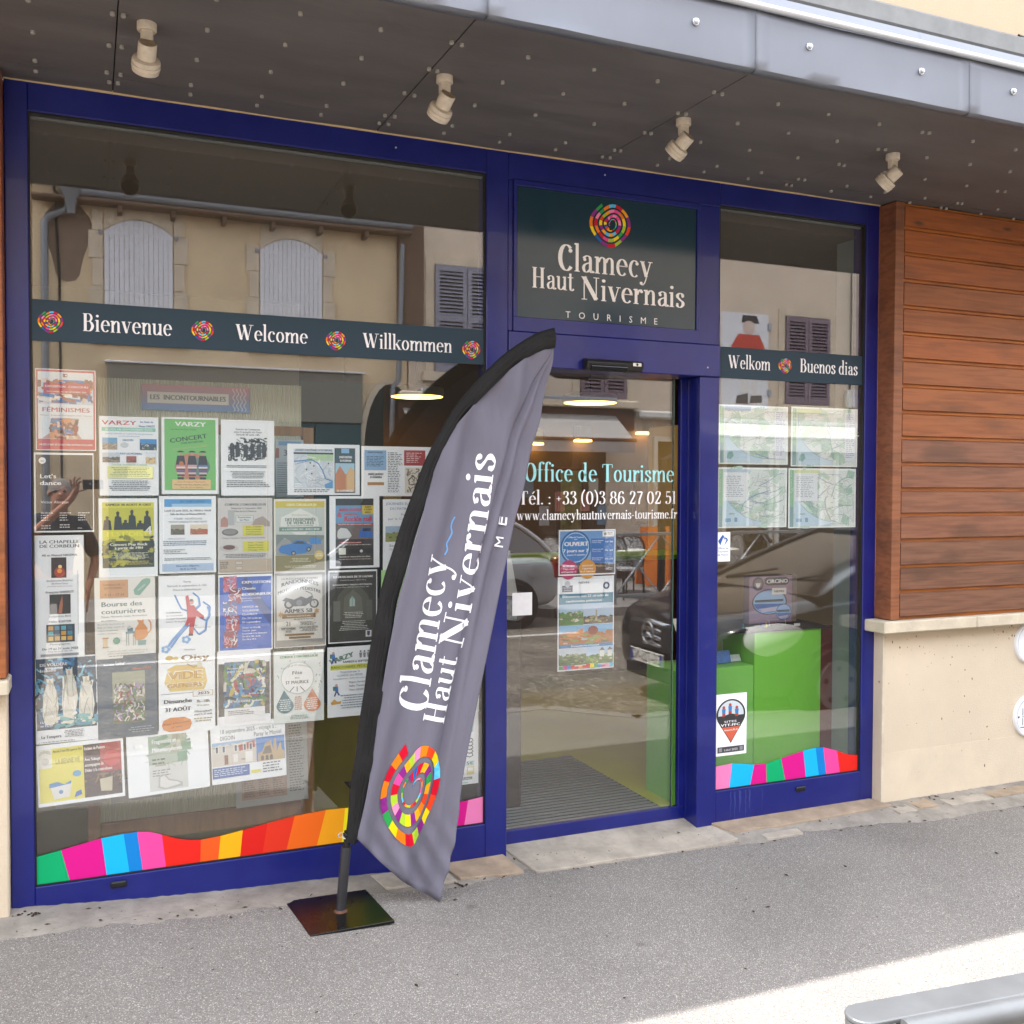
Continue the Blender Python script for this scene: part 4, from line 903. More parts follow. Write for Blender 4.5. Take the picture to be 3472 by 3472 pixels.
p.disc(.22,.55,.15,'6a6664',24,.45);p.disc(.22,.555,.12,'8c8884',20,.42);p.disc(.20,.34,.17,'c4c0ba',24,.4);p.disc(.2,.35,.11,'6a4238',20,.4)
for z,l in((.50,['Dès 19h00','Vente de Boudin','à l\'ancienne','2,50 € la part']),(.29,['Prix : 13h00','Boudin à l\'Ancienne','Pommes de terre','Fromage  14 €'])):
    p.rect(.45,z,.84 if z>.4 else .93,z+.14,'d9d63c')
    for i,q in enumerate(l): p.text(q,.65 if z>.4 else .69,z+.108-i*.032,.019,'8c2a20' if i==0 else '4a4a20',wd=.28,bold=1)
p.text('Merguez / Saucisses / Pommes de Terres-Persillées',.47,.465,.018,K,wd=.78);p.lines(.1,.9,.26,.20,3,'3a3a3c','c',.1,3);p.rect(.02,.02,.98,.19,'bfae98');p.lines(.04,.2,.16,.06,4,'4a4440','l',.3,3)
for z in(.12,.05): p.rect(.32,z,.44,z+.045,'6a625a');p.rect(.325,z+.004,.435,z+.041,'d0c4b4')
p.build(p.t)
p=poster('yellow edged car meeting poster with a blue sports coupé in a street scene',(928,1692),(1106,1937),(.93,.92,.86))
p.rect(.03,.02,.97,.97,'c9cdbc');p.rect(.03,.88,.97,.965,'d5c440');p.text('CORVOL L\'ORGUEILLEUX (58)',.52,.905,.034,'f6f2c8',wd=.58,bold=2);p.rect(.03,.25,.97,.88,'c8d2cc');p.poly([(.12,.63),(.14,.75),(.5,.87),(.84,.75),(.86,.63),(.5,.6)],'e9ece6')
p.text('Rendez-vous',.5,.77,.03,'a8b878',wd=.32);p.text('DES PASSIONNÉS',.5,.70,.042,'567060',wd=.58,bold=2);p.text('DE VÉHICULES',.5,.655,.042,'567060',wd=.52,bold=2);p.text('DE COLLECTION ET DE PRESTIGE',.5,.625,.02,'567060',wd=.5,bold=1);p.rect(.1,.56,.92,.615,'6c8c80');p.text('LE 6 SEPTEMBRE 2025 - 8H00 À 18H00',.51,.575,.024,'dfe8e0',wd=.72,bold=2);p.poly([(.34,.55),(.66,.55),(.5,.46)],'e9ece6')
p.rect(.04,.24,.96,.46,'9a9c9a');p.poly([(.04,.46),(.04,.36),(.12,.42),(.2,.47),(.3,.44),(.36,.38),(.6,.4),(.74,.45),(.9,.42),(.96,.46),(.96,.50),(.04,.52)],'788480')
p.poly([(.08,.31),(.12,.27),(.3,.235),(.6,.26),(.72,.32),(.73,.37),(.66,.38),(.58,.43),(.42,.44),(.32,.39),(.14,.37)],'2b78c4');p.poly([(.36,.39),(.44,.425),(.55,.42),(.60,.385)],'304050');p.poly([(.66,.42),(.7,.47),(.82,.47),(.9,.43),(.9,.38),(.7,.38)],'3a84cc')
for x,z in((.37,.26),(.66,.31)): p.disc(x,z,.045,'23272c',16);p.disc(x,z,.025,'a8b0b8',12)
p.rect(.03,.02,.97,.235,'8f8450');p.disc(.86,.23,.09,'dcc060',20);p.text('ENTRÉE',.86,.235,.018,W_,wd=.12,bold=1);p.text('GRATUITE',.86,.21,.02,W_,wd=.14,bold=2);p.lines(.3,.7,.19,.13,3,'e4e0c0','c',.3,3);p.lines(.15,.85,.09,.05,2,'e4e0c0','c',.2,3); p.build(p.t)
p=poster('white bordered dark poster with red words auto-moto and Rock n roll',(1117,1682),(1286,1923))
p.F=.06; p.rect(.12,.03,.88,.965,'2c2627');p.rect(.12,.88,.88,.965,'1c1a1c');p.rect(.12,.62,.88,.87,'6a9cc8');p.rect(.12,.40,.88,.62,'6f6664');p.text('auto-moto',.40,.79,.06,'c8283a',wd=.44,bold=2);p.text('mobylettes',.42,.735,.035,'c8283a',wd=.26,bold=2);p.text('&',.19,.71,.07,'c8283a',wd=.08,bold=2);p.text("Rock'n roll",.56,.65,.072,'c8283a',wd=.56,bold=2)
p.rect(.65,.745,.88,.87,'d8c23c');p.text('SAM',.76,.835,.026,K,wd=.12,bold=2);p.text('13/09',.76,.80,.026,K,wd=.16,bold=2);p.text('2025',.76,.762,.026,K,wd=.12,bold=2);p.rect(.16,.595,.86,.62,'b8202a');p.text('Exposition de voitures et motos anciennes',.5,.601,.016,W_,wd=.66,bold=1)
p.poly([(.15,.44),(.16,.52),(.22,.56),(.34,.55),(.40,.50),(.44,.45),(.40,.42),(.18,.41)],'d8dcdc');p.poly([(.58,.43),(.59,.50),(.66,.56),(.80,.56),(.86,.50),(.86,.42)],'2468c0');p.rect(.66,.51,.82,.55,'22303e');
p.rect(.2,.345,.64,.365,'c02020');p.text('15€ - Balade autos-motos',.42,.348,.014,W_,wd=.4,bold=1);p.lines(.18,.84,.33,.30,1,'b8b4b0');p.rect(.18,.19,.32,.28,'e8eee0');p.rect(.37,.205,.86,.265,'0e0d0e');p.disc(.63,.235,.03,'d8d8d8',12);p.text('Buvette et restauration sur place',.5,.15,.022,'e4e0dc',wd=.62,bold=1);p.lines(.18,.84,.13,.10,1,'a8a4a0'); p.build(p.t)
p=poster('pale heritage day sheet with a small landscape photo, cut off by the flag',(1298,1693),(1466,1928))
p.text('JOURNEES EUROPEENNES',.06,.92,.036,'4a74a0','l',.88);p.text('DU PATRIMOINE',.14,.85,.036,'4a74a0','l',.6);p.text('Parcours de',.36,.77,.03,'6a7c90','l',.4);p.text('par la Compagnie',.1,.71,.03,'6a7c90','l',.6);p.photo(.05,.40,.6,.62,'a8c4dc',['8c9a4c','6a6238','c0a468'],19);p.text('Samedi',.12,.33,.034,'6a7c90','l',.28);p.text('Chapelle et',.12,.28,.026,'6a7c90','l',.3);p.text('à La Charité',.2,.235,.026,'6a7c90','l',.3);p.rect(.16,.04,.3,.14,'4a7cc0'); p.build(p.t)
p=poster('tall narrow white poster La Chapelle de Corbelin with three dark photographs',(117,1816),(287,2226),cat_='poster')
p.text('LA CHAPELLE',.5,.935,.026,'3a3e46',wd=.82,bold=1);p.text('DE CORBELIN',.5,.90,.026,'3a3e46',wd=.82,bold=1);p.text('Ali et Ahmed NIKIEMA',.5,.83,.019,'33363c',wd=.72,bold=1)
p.rect(.33,.655,.64,.82,'2a0e0a');p.disc(.5,.70,.11,'b03010',18);p.disc(.5,.71,.05,'f0a030',12);p.disc(.51,.745,.04,'ffe090',10);p.text('Sculptures Bronze',.5,.625,.016,'555a62',wd=.54);p.text('(Burkina Faso)',.5,.602,.014,'555a62',wd=.34);p.text('possibilité stages de bronze',.5,.582,.010,'777c82',wd=.5)
p.text('François BARBOT',.5,.53,.019,'33363c',wd=.58,bold=1);p.rect(.29,.36,.72,.52,'181414');p.poly([(.46,.365),(.5,.45),(.55,.51),(.56,.44),(.54,.365)],'b06a48');p.text('Sculptures Bois',.5,.335,.016,'555a62',wd=.46);p.text('Heko KÖSTER'.replace('Ö','ö'),.5,.29,.019,'33363c',wd=.46,bold=1);p.rect(.22,.13,.80,.275,'14303c')
for i in range(4):
    for j in range(3): p.rect(.26+i*.13,.145+j*.042,.36+i*.13,.178+j*.042,['d8a040','3a86a8','5ab0c0','24586c'][(i+j*2)%4] if j else ['e8c060','d0a040'][i%2])
p.text('Photographies',.5,.108,.016,'555a62',wd=.42);p.text('Du 19 au 31 août 2025',.5,.07,.018,'33363c',wd=.74,bold=1);p.text('Tous les jours 12h-19h',.5,.05,.014,'555a62',wd=.5);p.rect(.1,.018,.88,.038,'9a9ea4')
p.text('Vernissage samedi 23 août à 18h - route de Marins 58210 La Chapelle Saint-André',.88,.45,.0065,'44484e',wd=1.45,ang=math.pi/2)
p.build(p.t)
p=poster('cream poster Bourse des couturières with an orange cat at a sewing machine',(321,1961),(529,2225),(.9,.9,.88),lean=.006)
p.rect(.09,.75,.55,.97,'d09a6a');p.text('DIMANCHE 21',.32,.90,.024,'8c6a4a',wd=.36,bold=1);p.text('SEPTEMBRE',.3,.86,.024,'8c6a4a',wd=.3,bold=1);
p.text('9 H - 17 H',.32,.775,.03,'6a4e38',wd=.32);p.poly([(.64,.84),(.66,.78),(.74,.77),(.92,.92),(.92,.97),(.85,.98),(.78,.96)],'7fae9c');p.text('MERCERIE',.78,.86,.018,'e8f0ec',wd=.16,ang=.7)
p.text('Bourse des',.10,.645,.06,'4c6a62','l',.68,bold=1);p.text('couturières',.10,.555,.06,'4c6a62','l',.73,bold=1);p.text('Tissus, Mercerie, Laine, Accessoires',.48,.51,.022,'6a7c78',wd=.76,bold=1);p.text('et créations...',.1,.465,.022,'6a7c78','l',.28,bold=1)
for i,q in enumerate(('Au profit des écoles de','Billy et Oisy, vente de','crêpes et gâteaux','maisons, tombola...')): p.text(q,.04,.42-i*.038,.020,'8a9a98','l',.44 if i<2 else .34)
p.poly([(.63,.27),(.66,.36),(.72,.42),(.69,.47),(.76,.455),(.80,.47),(.80,.42),(.86,.36),(.87,.27),(.80,.22),(.68,.21)],'d58a3c');p.line([(.85,.28),(.92,.33),(.92,.42),(.88,.46)],.02,'d58a3c')
p.rect(.50,.30,.66,.325,'6c949c')
for x in(.51,.545,.62,.65): p.rect(x,.15,x+.008,.30,'5c7a80')
p.rect(.53,.325,.62,.37,'3c6a74');p.disc(.56,.38,.03,'c0c8c4',12);p.rect(.44,.22,.5,.32,'f4f4f0');p.poly([(.7,.15),(.83,.15),(.84,.21),(.70,.21)],'7fa8a4');p.disc(.35,.22,.06,'5a9a84',18);p.rect(.13,.14,.2,.26,'e0c8a0');p.rect(.12,.25,.22,.265,'c09060');p.rect(.12,.14,.22,.15,'c09060')
p.text('A partir de midi, "Le couteau et la'.replace('"',"'"),.53,.085,.02,'8a9a98',wd=.66);p.text("grâce' vous propose son menu !!!",.50,.055,.02,'8a9a98',wd=.6);p.lines(.2,.8,.035,.02,1,'5a6a68','c'); p.build(p.t)
p=poster('white poster with a red clad dancing figure in blue brush swirls, Varzy library talk',(537,1954),(730,2213))
p.text('Varzy',.5,.91,.028,'4a5668',wd=.14);p.text('Samedi 6 septembre à 16h',.5,.86,.028,'4a5668',wd=.70);p.text('Dans la bibliothèque',.5,.81,.028,'4a5668',wd=.5)
for q in ([(.28,.76),(.34,.66),(.4,.58),(.52,.55),(.6,.62)],[(.6,.78),(.7,.72),(.72,.62),(.62,.56)],[(.86,.60),(.9,.5),(.84,.42),(.72,.46)],[(.78,.66),(.9,.6),(.88,.46)],[(.6,.34),(.7,.25),(.82,.3),(.84,.42)],[(.16,.12),(.24,.2),(.4,.32),(.52,.42)],[(.2,.1),(.34,.24),(.52,.38)]): p.line(q,.03,'6aa4e0');p.line([(x+.015,z-.01) for x,z in q],.014,'3a78c8')
for cx,cz in((.48,.19),(.12,.08)):
    for k in range(5): p.disc(cx+.05*math.cos(k*1.25),cz+.03*math.sin(k*1.25),.035,'7ab0e4',10)
    p.disc(cx,cz,.03,'eef4fb',10)
p.poly([(.47,.74),(.52,.75),(.56,.62),(.62,.62),(.68,.55),(.80,.48),(.79,.44),(.66,.48),(.64,.43),(.60,.26),(.53,.26),(.54,.40),(.50,.36),(.46,.38),(.50,.46),(.49,.60)],'c8343c');p.disc(.575,.66,.04,'d8a080',14);p.poly([(.535,.67),(.615,.67),(.6,.70),(.55,.70)],'6a5a4c');p.rect(.52,.235,.60,.26,'4a2a24')
for i,q in enumerate(('Conférence','en mouvement,','musique et poésie','autour du qi gong')): p.text(q,.13,.53-i*.038,.021,'3a4656','l',(.26,.3,.35,.34)[i],bold=1 if i==0 else 0)
p.text('avec',.64,.36,.02,'3a4656',wd=.08);p.text('Martine Lourdel',.78,.33,.02,'3a4656',wd=.28);p.text('Bibliothèque',.54,.055,.02,'5a6676',wd=.2); p.build(p.t)
p=poster('royal blue exhibition poster for an ink artist with a strip of tangled red drawings',(740,1950),(924,2201))
p.rect(.02,.02,.98,.97,'1f5fc4');p.poly([(.4,.9),(.5,.97),(.98,.5),(.98,.3)],'12408c');p.rect(.1,.02,.18,.97,'2a6cd0')
for i,(x,z) in enumerate(((.09,.78),(.19,.62),(.09,.46),(.14,.27),(.1,.06))):
    p.rect(x,z,x+.24,z+.2,['c86a84','8a3048','3a5a9c','a83a50','8c2c3c'][i]);p.strokes(x,z,x+.24,z+.2,['f0e0e4','b02838','e8a0b0','88b8e8','ffffff'],22,60+i,.014,.6,2)
for i,(q,s,wd) in enumerate((('EXPOSITION',.05,.54),('Claude',.045,.26),('BOISORIEUX',.05,.55))): p.text(q,.42,.88-i*.078,s*.72,W_,'l',wd,bold=2)
p.text('Dessin encre de chine',.42,.68,.018,W_,'l',.36);p.text('Et aquarelle',.42,.65,.018,W_,'l',.2)
for i,q in enumerate(('OFFICE de','TOURISME','CLAMECY','Du 20 août au','01 septembre')): p.text(q,.43,.565-i*.05,.026,W_,'l',(.3,.31,.28,.36,.34)[i],bold=1)
for i,q in enumerate(('Ouvert  de 15 à 18h','Tous les  jours','Le samedi et le dimanche','De 10 à 12h  et de','De 15 à 19 h')): p.text(q,.43,.295-i*.038,.02,W_,'l',(.34,.26,.46,.34,.26)[i],bold=1)
p.build(p.t)
p=poster('grey bordered motorbike and hiking ride poster reading Armes 58',(929,1940),(1105,2188),(.92,.92,.92))
p.rect(.015,.01,.985,.98,'94938c');p.rect(.05,.1,.93,.95,'dcdad2');p.text('LA BUISSONNIERE D\'ARMES',.49,.895,.026,'4c4a40',wd=.7,bold=1);p.text('RANDONNÉES',.49,.80,.05,'3a3c3a',wd=.72,bold=2,arc=.05);p.text('MOTO ET PÉDESTRE',.48,.70,.042,'3a3c3a',wd=.84,bold=2,arc=.06)
p.disc(.28,.57,.09,'3c3e40',20);p.disc(.28,.57,.055,'c8c6be',16);p.disc(.77,.57,.09,'3c3e40',20);p.disc(.77,.57,.062,'c8c6be',16);p.poly([(.15,.62),(.22,.66),(.38,.63),(.52,.67),(.62,.64),(.74,.68),(.72,.60),(.6,.54),(.36,.54),(.28,.60)],'5a5c5e');p.disc(.48,.585,.06,'8a8c8c',14);p.line([(.60,.74),(.72,.70),(.78,.57)],.014,'4a4c4e')
p.text('ARMES 58',.46,.455,.055,'3a3c3a',wd=.54,bold=2);p.rect(.15,.385,.80,.445,'8c6a34');p.text('Randonnées à partir de 15 euros',.47,.405,.018,'f0e8d4',wd=.46,bold=1);p.lines(.38,.88,.375,.35,1,'5a584e');p.text('21',.27,.285,.06,'44443c',wd=.1,bold=1);p.text('SEPTEMBRE',.27,.235,.03,'44443c',wd=.28,bold=1);p.text('2025',.27,.20,.028,'44443c',wd=.12,bold=1)
p.lines(.5,.82,.33,.28,3,'44443c');p.text('SALLE DES FÊTES',.66,.245,.028,'44443c',wd=.36,bold=1);p.lines(.5,.84,.235,.2,2,'44443c','c');p.rect(.2,.155,.77,.18,'8c6a34');p.rect(.28,.115,.70,.14,'8c6a34')
for x,z in((.12,.44),(.82,.47)): p.poly([(x+(.06 if k%2 else .03)*math.cos(k*.524),z+(.045 if k%2 else .022)*math.sin(k*.524)) for k in range(12)],'c89a5c')
p.build(p.t)
p=poster('dark chapel interior poster Les Musicales de St-Lazare with a lit gothic window',(1113,1935),(1278,2173))
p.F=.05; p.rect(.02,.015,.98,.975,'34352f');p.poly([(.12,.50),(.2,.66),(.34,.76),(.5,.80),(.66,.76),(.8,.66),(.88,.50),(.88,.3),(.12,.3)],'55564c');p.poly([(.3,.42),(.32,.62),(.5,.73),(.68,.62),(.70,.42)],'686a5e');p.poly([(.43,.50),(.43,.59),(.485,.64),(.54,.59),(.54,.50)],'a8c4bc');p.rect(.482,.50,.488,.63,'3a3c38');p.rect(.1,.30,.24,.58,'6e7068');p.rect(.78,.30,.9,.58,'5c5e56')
p.text('LES MUSICALES DE ST-LAZARE',.5,.895,.028,W_,wd=.82,bold=2);p.text('Chapelle St-Lazare  58210 Varzy',.5,.855,.018,'d8dad4',wd=.54);p.text('ROMANTISME ET PIANOS HISTORIQUES',.49,.79,.02,W_,wd=.8,bold=1);p.text('Joanna Pleyel 1845, demi patron Pleyel 1882',.5,.76,.015,'d8dad4',wd=.66);p.lines(.28,.74,.42,.33,4,'d8dad4','c',.3,3);p.lines(.2,.84,.30,.16,6,'c8cac4','c',.4,3);p.rect(.76,.07,.88,.16,'e4e6e8');p.poly([(.79,.15),(.85,.15),(.85,.1),(.82,.08),(.79,.1)],'27345c'); p.build(p.t)
p=poster('light green handwritten concert sheet, mostly behind the flag',(1292,1933),(1450,2168),(.72,.92,.62))
p.text('CONCERT',.3,.90,.034,'4c6a3c',wd=.36);p.text('A PARTIR',.3,.84,.028,'4c6a3c',wd=.32);p.text('20H',.36,.79,.028,'4c6a3c',wd=.14);p.lines(.1,.9,.7,.1,12,'8cb878','l',.4,3); p.build(p.t)
p=poster('dark blue art poster with three white robed horned goddess figures',(120,2233),(334,2507),(.93,.95,.97),lean=.012)
p.rect(.02,.16,.98,.985,'1b3d55');p.strokes(.03,.2,.97,.97,['2a6c9c','3f8cc0','0f2a3c','57a8c8','16405c','7ac0d4'],80,70,.04,.4)
for x,s in((.24,.9),(.55,1.08),(.82,.95)):
    z=.70 if s<1 else .80
    p.poly([(x-.05,z),(x-.06,z+.06*s),(x-.03,z+.05),(x+.02,z+.05),(x+.05,z+.07*s),(x+.05,z),(x+.10,z-.10),(x+.13,z-.28),(x+.10,z-.42),(x+.05,.22),(x-.09,.22),(x-.13,z-.36),(x-.11,z-.14)],'e6e4d8');p.strokes(x-.1,.24,x+.1,z,['c8c4b4','f8f6ee','a8a898'],16,80+int(x*9),.014,.7,.5);p.poly([(x-.025,z-.02),(x+.02,z-.02),(x+.01,z+.04),(x-.015,z+.04)],'c8b8a0')
p.strokes(.3,.18,.95,.3,['7fc0c0','e8e4d4','4c9cac'],26,91,.04,.4)
p.text('DE VOLDERE',.08,.90,.035,W_,'l',.44,bold=1);p.text('Isabelle',.08,.835,.035,W_,'l',.26,bold=1);p.text('15/07',.06,.24,.026,W_,'l',.14,bold=1);p.text('au 15/10',.07,.20,.026,W_,'l',.2,bold=1);p.text('La Tempéra',.24,.065,.035,'2a3a44',wd=.32,bold=1);p.lines(.42,.8,.14,.05,5,'5a6a74','c',.3,3);p.lines(.04,.8,.025,.008,1,'5a6a74'); p.build(p.t)
p=poster('slate grey art poster with a small blossoming garden painting in the middle',(331,2228),(535,2491),(.30,.35,.42),lean=.012)
p.rect(.0,.0,1,1,'51606f');p.text('Association',.2,.885,.022,W_,wd=.18,bold=1);p.text('Lueur',.39,.885,.05,'f0f0f0',wd=.16);p.text('Fabienne COLIN',.74,.815,.032,'c87848',wd=.32,bold=1);p.text('Peinture & Gravure',.35,.84,.018,'6a7a88',wd=.34)
p.rect(.25,.17,.80,.80,'8f9478');p.rect(.25,.17,.80,.42,'5a6a4c');p.rect(.25,.6,.80,.80,'a4a890');p.strokes(.27,.2,.78,.66,['c8c4c0','8a7ab0','a03c3c','e8e0d8','4c6a3c','b49ac8','6a8a5c','dcd8cc'],110,95,.02,.25,2);p.lines(.5,.95,.12,.04,3,'b0b8c0','c',.3,3);p.lines(.1,.3,.12,.06,3,'6a7a88'); p.build(p.t)
p=poster('white and ochre garage sale poster headed Oisy, Vide greniers, Dimanche 31 août',(537,2215),(730,2475))
p.text('Oisy',.63,.89,.075,'8c6a1c',wd=.5,bold=3);p.disc(.19,.93,.07,'c8a84c',14,.7);p.disc(.3,.92,.05,'d8b85c',12,.8);p.rect(.04,.865,.96,.87,'c8ae60');p.poly([(.1,.62),(.16,.80),(.3,.84),(.7,.83),(.82,.78),(.86,.62),(.8,.52),(.2,.52)],'e6c878')
p.text('VIDE',.45,.665,.11,W_,wd=.62,bold=3);p.k+=1;p.text('VIDE',.45,.665,.10,'c89a2c',wd=.58,bold=3);p.text('GRENIERS',.45,.56,.065,W_,wd=.66,bold=3);p.k+=1;p.text('GRENIERS',.45,.562,.058,'c89a2c',wd=.62,bold=3);p.line([(.5,.85),(.62,.80),(.72,.84)],.014,'a8843c');p.disc(.72,.83,.05,'e8e0c8',16)
p.rect(.04,.49,.60,.494,K);p.rect(.6,.44,.96,.51,'c8ae60');p.rect(.61,.445,.95,.505,W_);p.text('2025',.79,.46,.036,K,wd=.22,bold=2)
p.text('Dimanche',.33,.375,.05,'22303c',wd=.5,bold=2);p.text('31 AOÛT',.33,.275,.05,'22303c',wd=.46,bold=2);p.text('7h—18h',.78,.36,.036,'5c5a30',wd=.24,bold=1);p.text('1€ le mètre',.78,.315,.024,'8c8a50',wd=.22,bold=1);p.text('!!!Réservation!!!',.78,.24,.026,K,wd=.32,bold=1);p.text('avant le 27 août',.78,.205,.024,K,wd=.32,bold=1);p.lines(.62,.94,.17,.11,2,'8c7a20','c',.2,3)
p.poly([(.05,.11),(.08,.17),(.2,.20),(.45,.20),(.56,.16),(.58,.11),(.54,.05),(.42,.03),(.18,.03),(.08,.06)],'dd8a3a');p.text('Buvette & Restauration',.31,.12,.024,'5c2c10',wd=.46,ang=.08);p.text('sur place',.31,.075,.024,'5c2c10',wd=.2,ang=.08); p.build(p.t)
p=poster('white sheet with a colourful abstract painting on dark board, Peinture grand format',(736,2209),(918,2452),(.95,.96,.98))
p.rect(.02,.14,.98,.83,'4c4a46');p.rect(.13,.13,.89,.85,'5c7890');p.rect(.13,.05,.89,.24,'eceef0');p.strokes(.14,.26,.88,.84,['2c5c9c','e8e8dc','3c7a3c','a8283c','c8b45c','5a9cc8','1c3048','d8d4c4','6a8c3c'],110,101,.045,.35,1.6);p.text('Peinture',.18,.755,.026,W_,'l',.22);p.text('grand format',.18,.715,.026,W_,'l',.34);p.text('DE VOLDERE Isabelle',.52,.315,.028,W_,wd=.66,bold=1);p.text('du 19 au 31 août',.72,.41,.02,W_,wd=.28,bold=1);p.lines(.2,.7,.21,.14,3,'6a6e72','l',.2,3); p.build(p.t)
p=poster('curled white sheet with confetti, round lettering Fête de la St Maurice and two drops',(928,2211),(1098,2440),(.9,.93,.92),curl=.006)
p.text("CORVOL L'ORGUEILLEUX",.50,.90,.034,'3c8c4c',wd=.76,bold=2)
rr=random.Random(5)
for i in range(34): x,z=rr.uniform(.04,.96),rr.uniform(.45,.95);p.line([(x,z),(x+rr.uniform(-.03,.03),z+rr.uniform(.01,.03))],.012,rr.choice(['3a9c9c','c86a4c','2c5c7c']))
p.disc(.47,.62,.33,'b8ccc8',36,.98);p.disc(.47,.62,.315,'fafbfa',36,.98);p.text('les 20 et 21 septembre',.46,.74,.028,'8a7a4c',wd=.54,arc=.05);p.text('Fête',.46,.67,.05,K,wd=.2,bold=1);p.text('DE LA',.46,.61,.022,K,wd=.09,bold=1);p.text('ST MAURICE',.46,.54,.045,K,wd=.46,bold=1)
for a in(-.5,0,.5): p.line([(.46+a*.12,.50),(.46+a*.3,.43)],.014,K)
for cx,c in((.22,'3f7888'),(.76,'d07a48')): p.disc(cx,.24,.17,c,28,.85);p.poly([(cx-.15,.28),(cx+(-.02 if cx<.5 else .0),.46),(cx+.15,.28)],c);p.lines(cx-.12,cx+.12,.33,.16,6,'e8f0f0','c',.3,4)
p.lines(.4,.56,.36,.16,7,'c86a4c','c',.2,3);p.lines(.3,.7,.1,.04,3,'6a8c88','c',.2,3); p.build(p.t)
p=poster('white hiking poster headed VARZY in dark green with cartoon walkers, beside the flag',(1110,2196),(1275,2420))
p.text('VARZY',.29,.80,.075,'2a6a4a',wd=.5,bold=3,ang=.28);p.text('SAMEDI 6 SEPTEMBRE',.64,.765,.032,'1c4a34',wd=.66,bold=2);p.rect(.06,.67,1.0,.745,'e2e23c');p.text('RANDONNÉE PÉDESTRE',.52,.69,.04,'3c6a2c',wd=.9,bold=1)
for i,q in enumerate(('Organisée par le','COMITÉ des FÊTES')): p.text(q,.46,.625-i*.05,.03,'3a5a78',wd=(.42,.52)[i])
p.text('Rassemblement - 8H30 Salle polyvalente',.5,.535,.019,'2a3a4a',wd=.76)
for x,z,c in((.12,.88,'3c7cc8'),(.18,.42,'3c7cc8')): p.disc(x,z+.035,.028,'d8a888',12);p.poly([(x-.04,z+.02),(x+.03,z+.02),(x+.04,z-.05),(x-.03,z-.05)],c);p.rect(x-.07,z-.04,x-.035,z+.02,'4c8c4c');p.line([(x,z-.05),(x-.04,z-.12)],.03,'2c4c8c');p.line([(x+.01,z-.05),(x+.06,z-.11)],.03,'2c4c8c')
for x in(.68,.76,.84): p.disc(x,.92,.02,'6a6a6a',8);p.poly([(x-.03,.90),(x+.03,.90),(x+.02,.83),(x-.02,.83)],'8a8a8a')
for i,q in enumerate(('Repas champêtre','Salle Tamalou','Vers 12H30')): p.text(q,.44,.475-i*.055,.03,'44546a','l',(.4,.38,.3)[i])
p.poly([(.06,.21),(.14,.26),(.2,.22),(.28,.23),(.27,.19),(.08,.18)],'d8a83c');p.lines(.25,.9,.31,.10,6,'7a8a9a','c',.3,3); p.build(p.t)
p=poster('landscape sheet with a yellow children drawing beside a dark red reading evening card',(129,2530),(425,2706),lean=.030)
p.rect(.02,.06,.53,.93,'e6dc54');p.rect(.02,.62,.17,.93,'ecebe0');p.disc(.095,.73,.045,'d0d0c8',12);p.text('LES BÉNIERES',.095,.83,.05,G1,wd=.13,arc=.03);p.text('Mercredi 27 Août 2025 à partir de 19h30',.35,.86,.042,'6a6a20',wd=.33,bold=1);p.text('LA BENNE VIE',.35,.67,.085,'7c7a2c',wd=.28);p.disc(.45,.48,.05,'5aa0d0',12,.8);p.poly([(.14,.30),(.18,.10),(.36,.12),(.38,.34)],'e8e8e4');p.poly([(.13,.29),(.38,.33),(.38,.38),(.3,.33),(.22,.38),(.13,.36)],'4c8cc8');p.disc(.26,.21,.025,'4c8cc8',14);p.poly([(.41,.09),(.5,.13),(.49,.21),(.43,.18)],'3c6cc0')
p.rect(.53,.06,.97,.93,'3a1c18');p.rect(.72,.45,.97,.93,'a82424');p.disc(.86,.66,.10,'c83028',20);p.strokes(.54,.08,.96,.42,['5c3020','8c6a44','2c120e','70503c'],30,120,.02,.4)
p.poly([(.72,.14),(.71,.34),(.86,.36),(.85,.12)],'c8c0a4')
for i,q in enumerate(('Lecture de Poèmes','','Avec Solange','accompagnée de','Didier à la contrebasse')):
    if q: p.text(q,.54,.84-i*.09,.055,'f2e8e4','l',(.24,0,.18,.22,.32)[i],bold=1)
p.build(p.t)
p=poster('landscape white sheet Fragments et Métamorphoses with a pale plaster foot',(435,2491),(713,2676),lean=.036)
p.rect(.26,.05,.73,.92,'d8dad6');p.rect(.26,.47,.73,.92,'9ab4a0');p.strokes(.27,.48,.72,.91,['b8c4b4','7fa488','c8ccc0','a8ac94'],20,130,.12,.5,.5);p.text('Fragments et',.30,.80,.07,W_,'l',.3,bold=1);p.text('Métamorphoses',.30,.67,.07,W_,'l',.37,bold=1);p.lines(.3,.5,.56,.44,2,'5a6a5c')
p.lines(.3,.56,.38,.26,3,'8a8e8c');p.poly([(.36,.10),(.37,.28),(.45,.30),(.50,.22),(.60,.18),(.66,.14),(.66,.08),(.45,.06)],'b8b8b4');p.poly([(.38,.12),(.39,.26),(.44,.28),(.49,.20),(.6,.16),(.64,.12),(.45,.08)],'e4e4e0'); p.build(p.t)
p=poster('landscape sheet 18 septembre 2025 voyage à Digoin with village house and basilica photos',(719,2462),(972,2635),lean=.030)
p.text('18 septembre 2025 - voyage à :',.50,.845,.075,'5a6068',wd=.76);p.text('DIGOIN',.22,.73,.075,'5a6068',wd=.2);p.text('Paray le Monial',.76,.74,.075,'5a6068',wd=.38)
p.photo(.01,.30,.6,.70,'8cb0d0',['d8d0c4','c4baae','a89c90','e6e0d6'],141,10,.88);p.poly([(.36,.62),(.58,.68),(.58,.56),(.37,.52)],'b84838')
for x in(.05,.14,.3,.42,.5): p.rect(x,.52,x+.05,.64,'f2f0ea');p.rect(x+.01,.53,x+.04,.63,'4a5660')
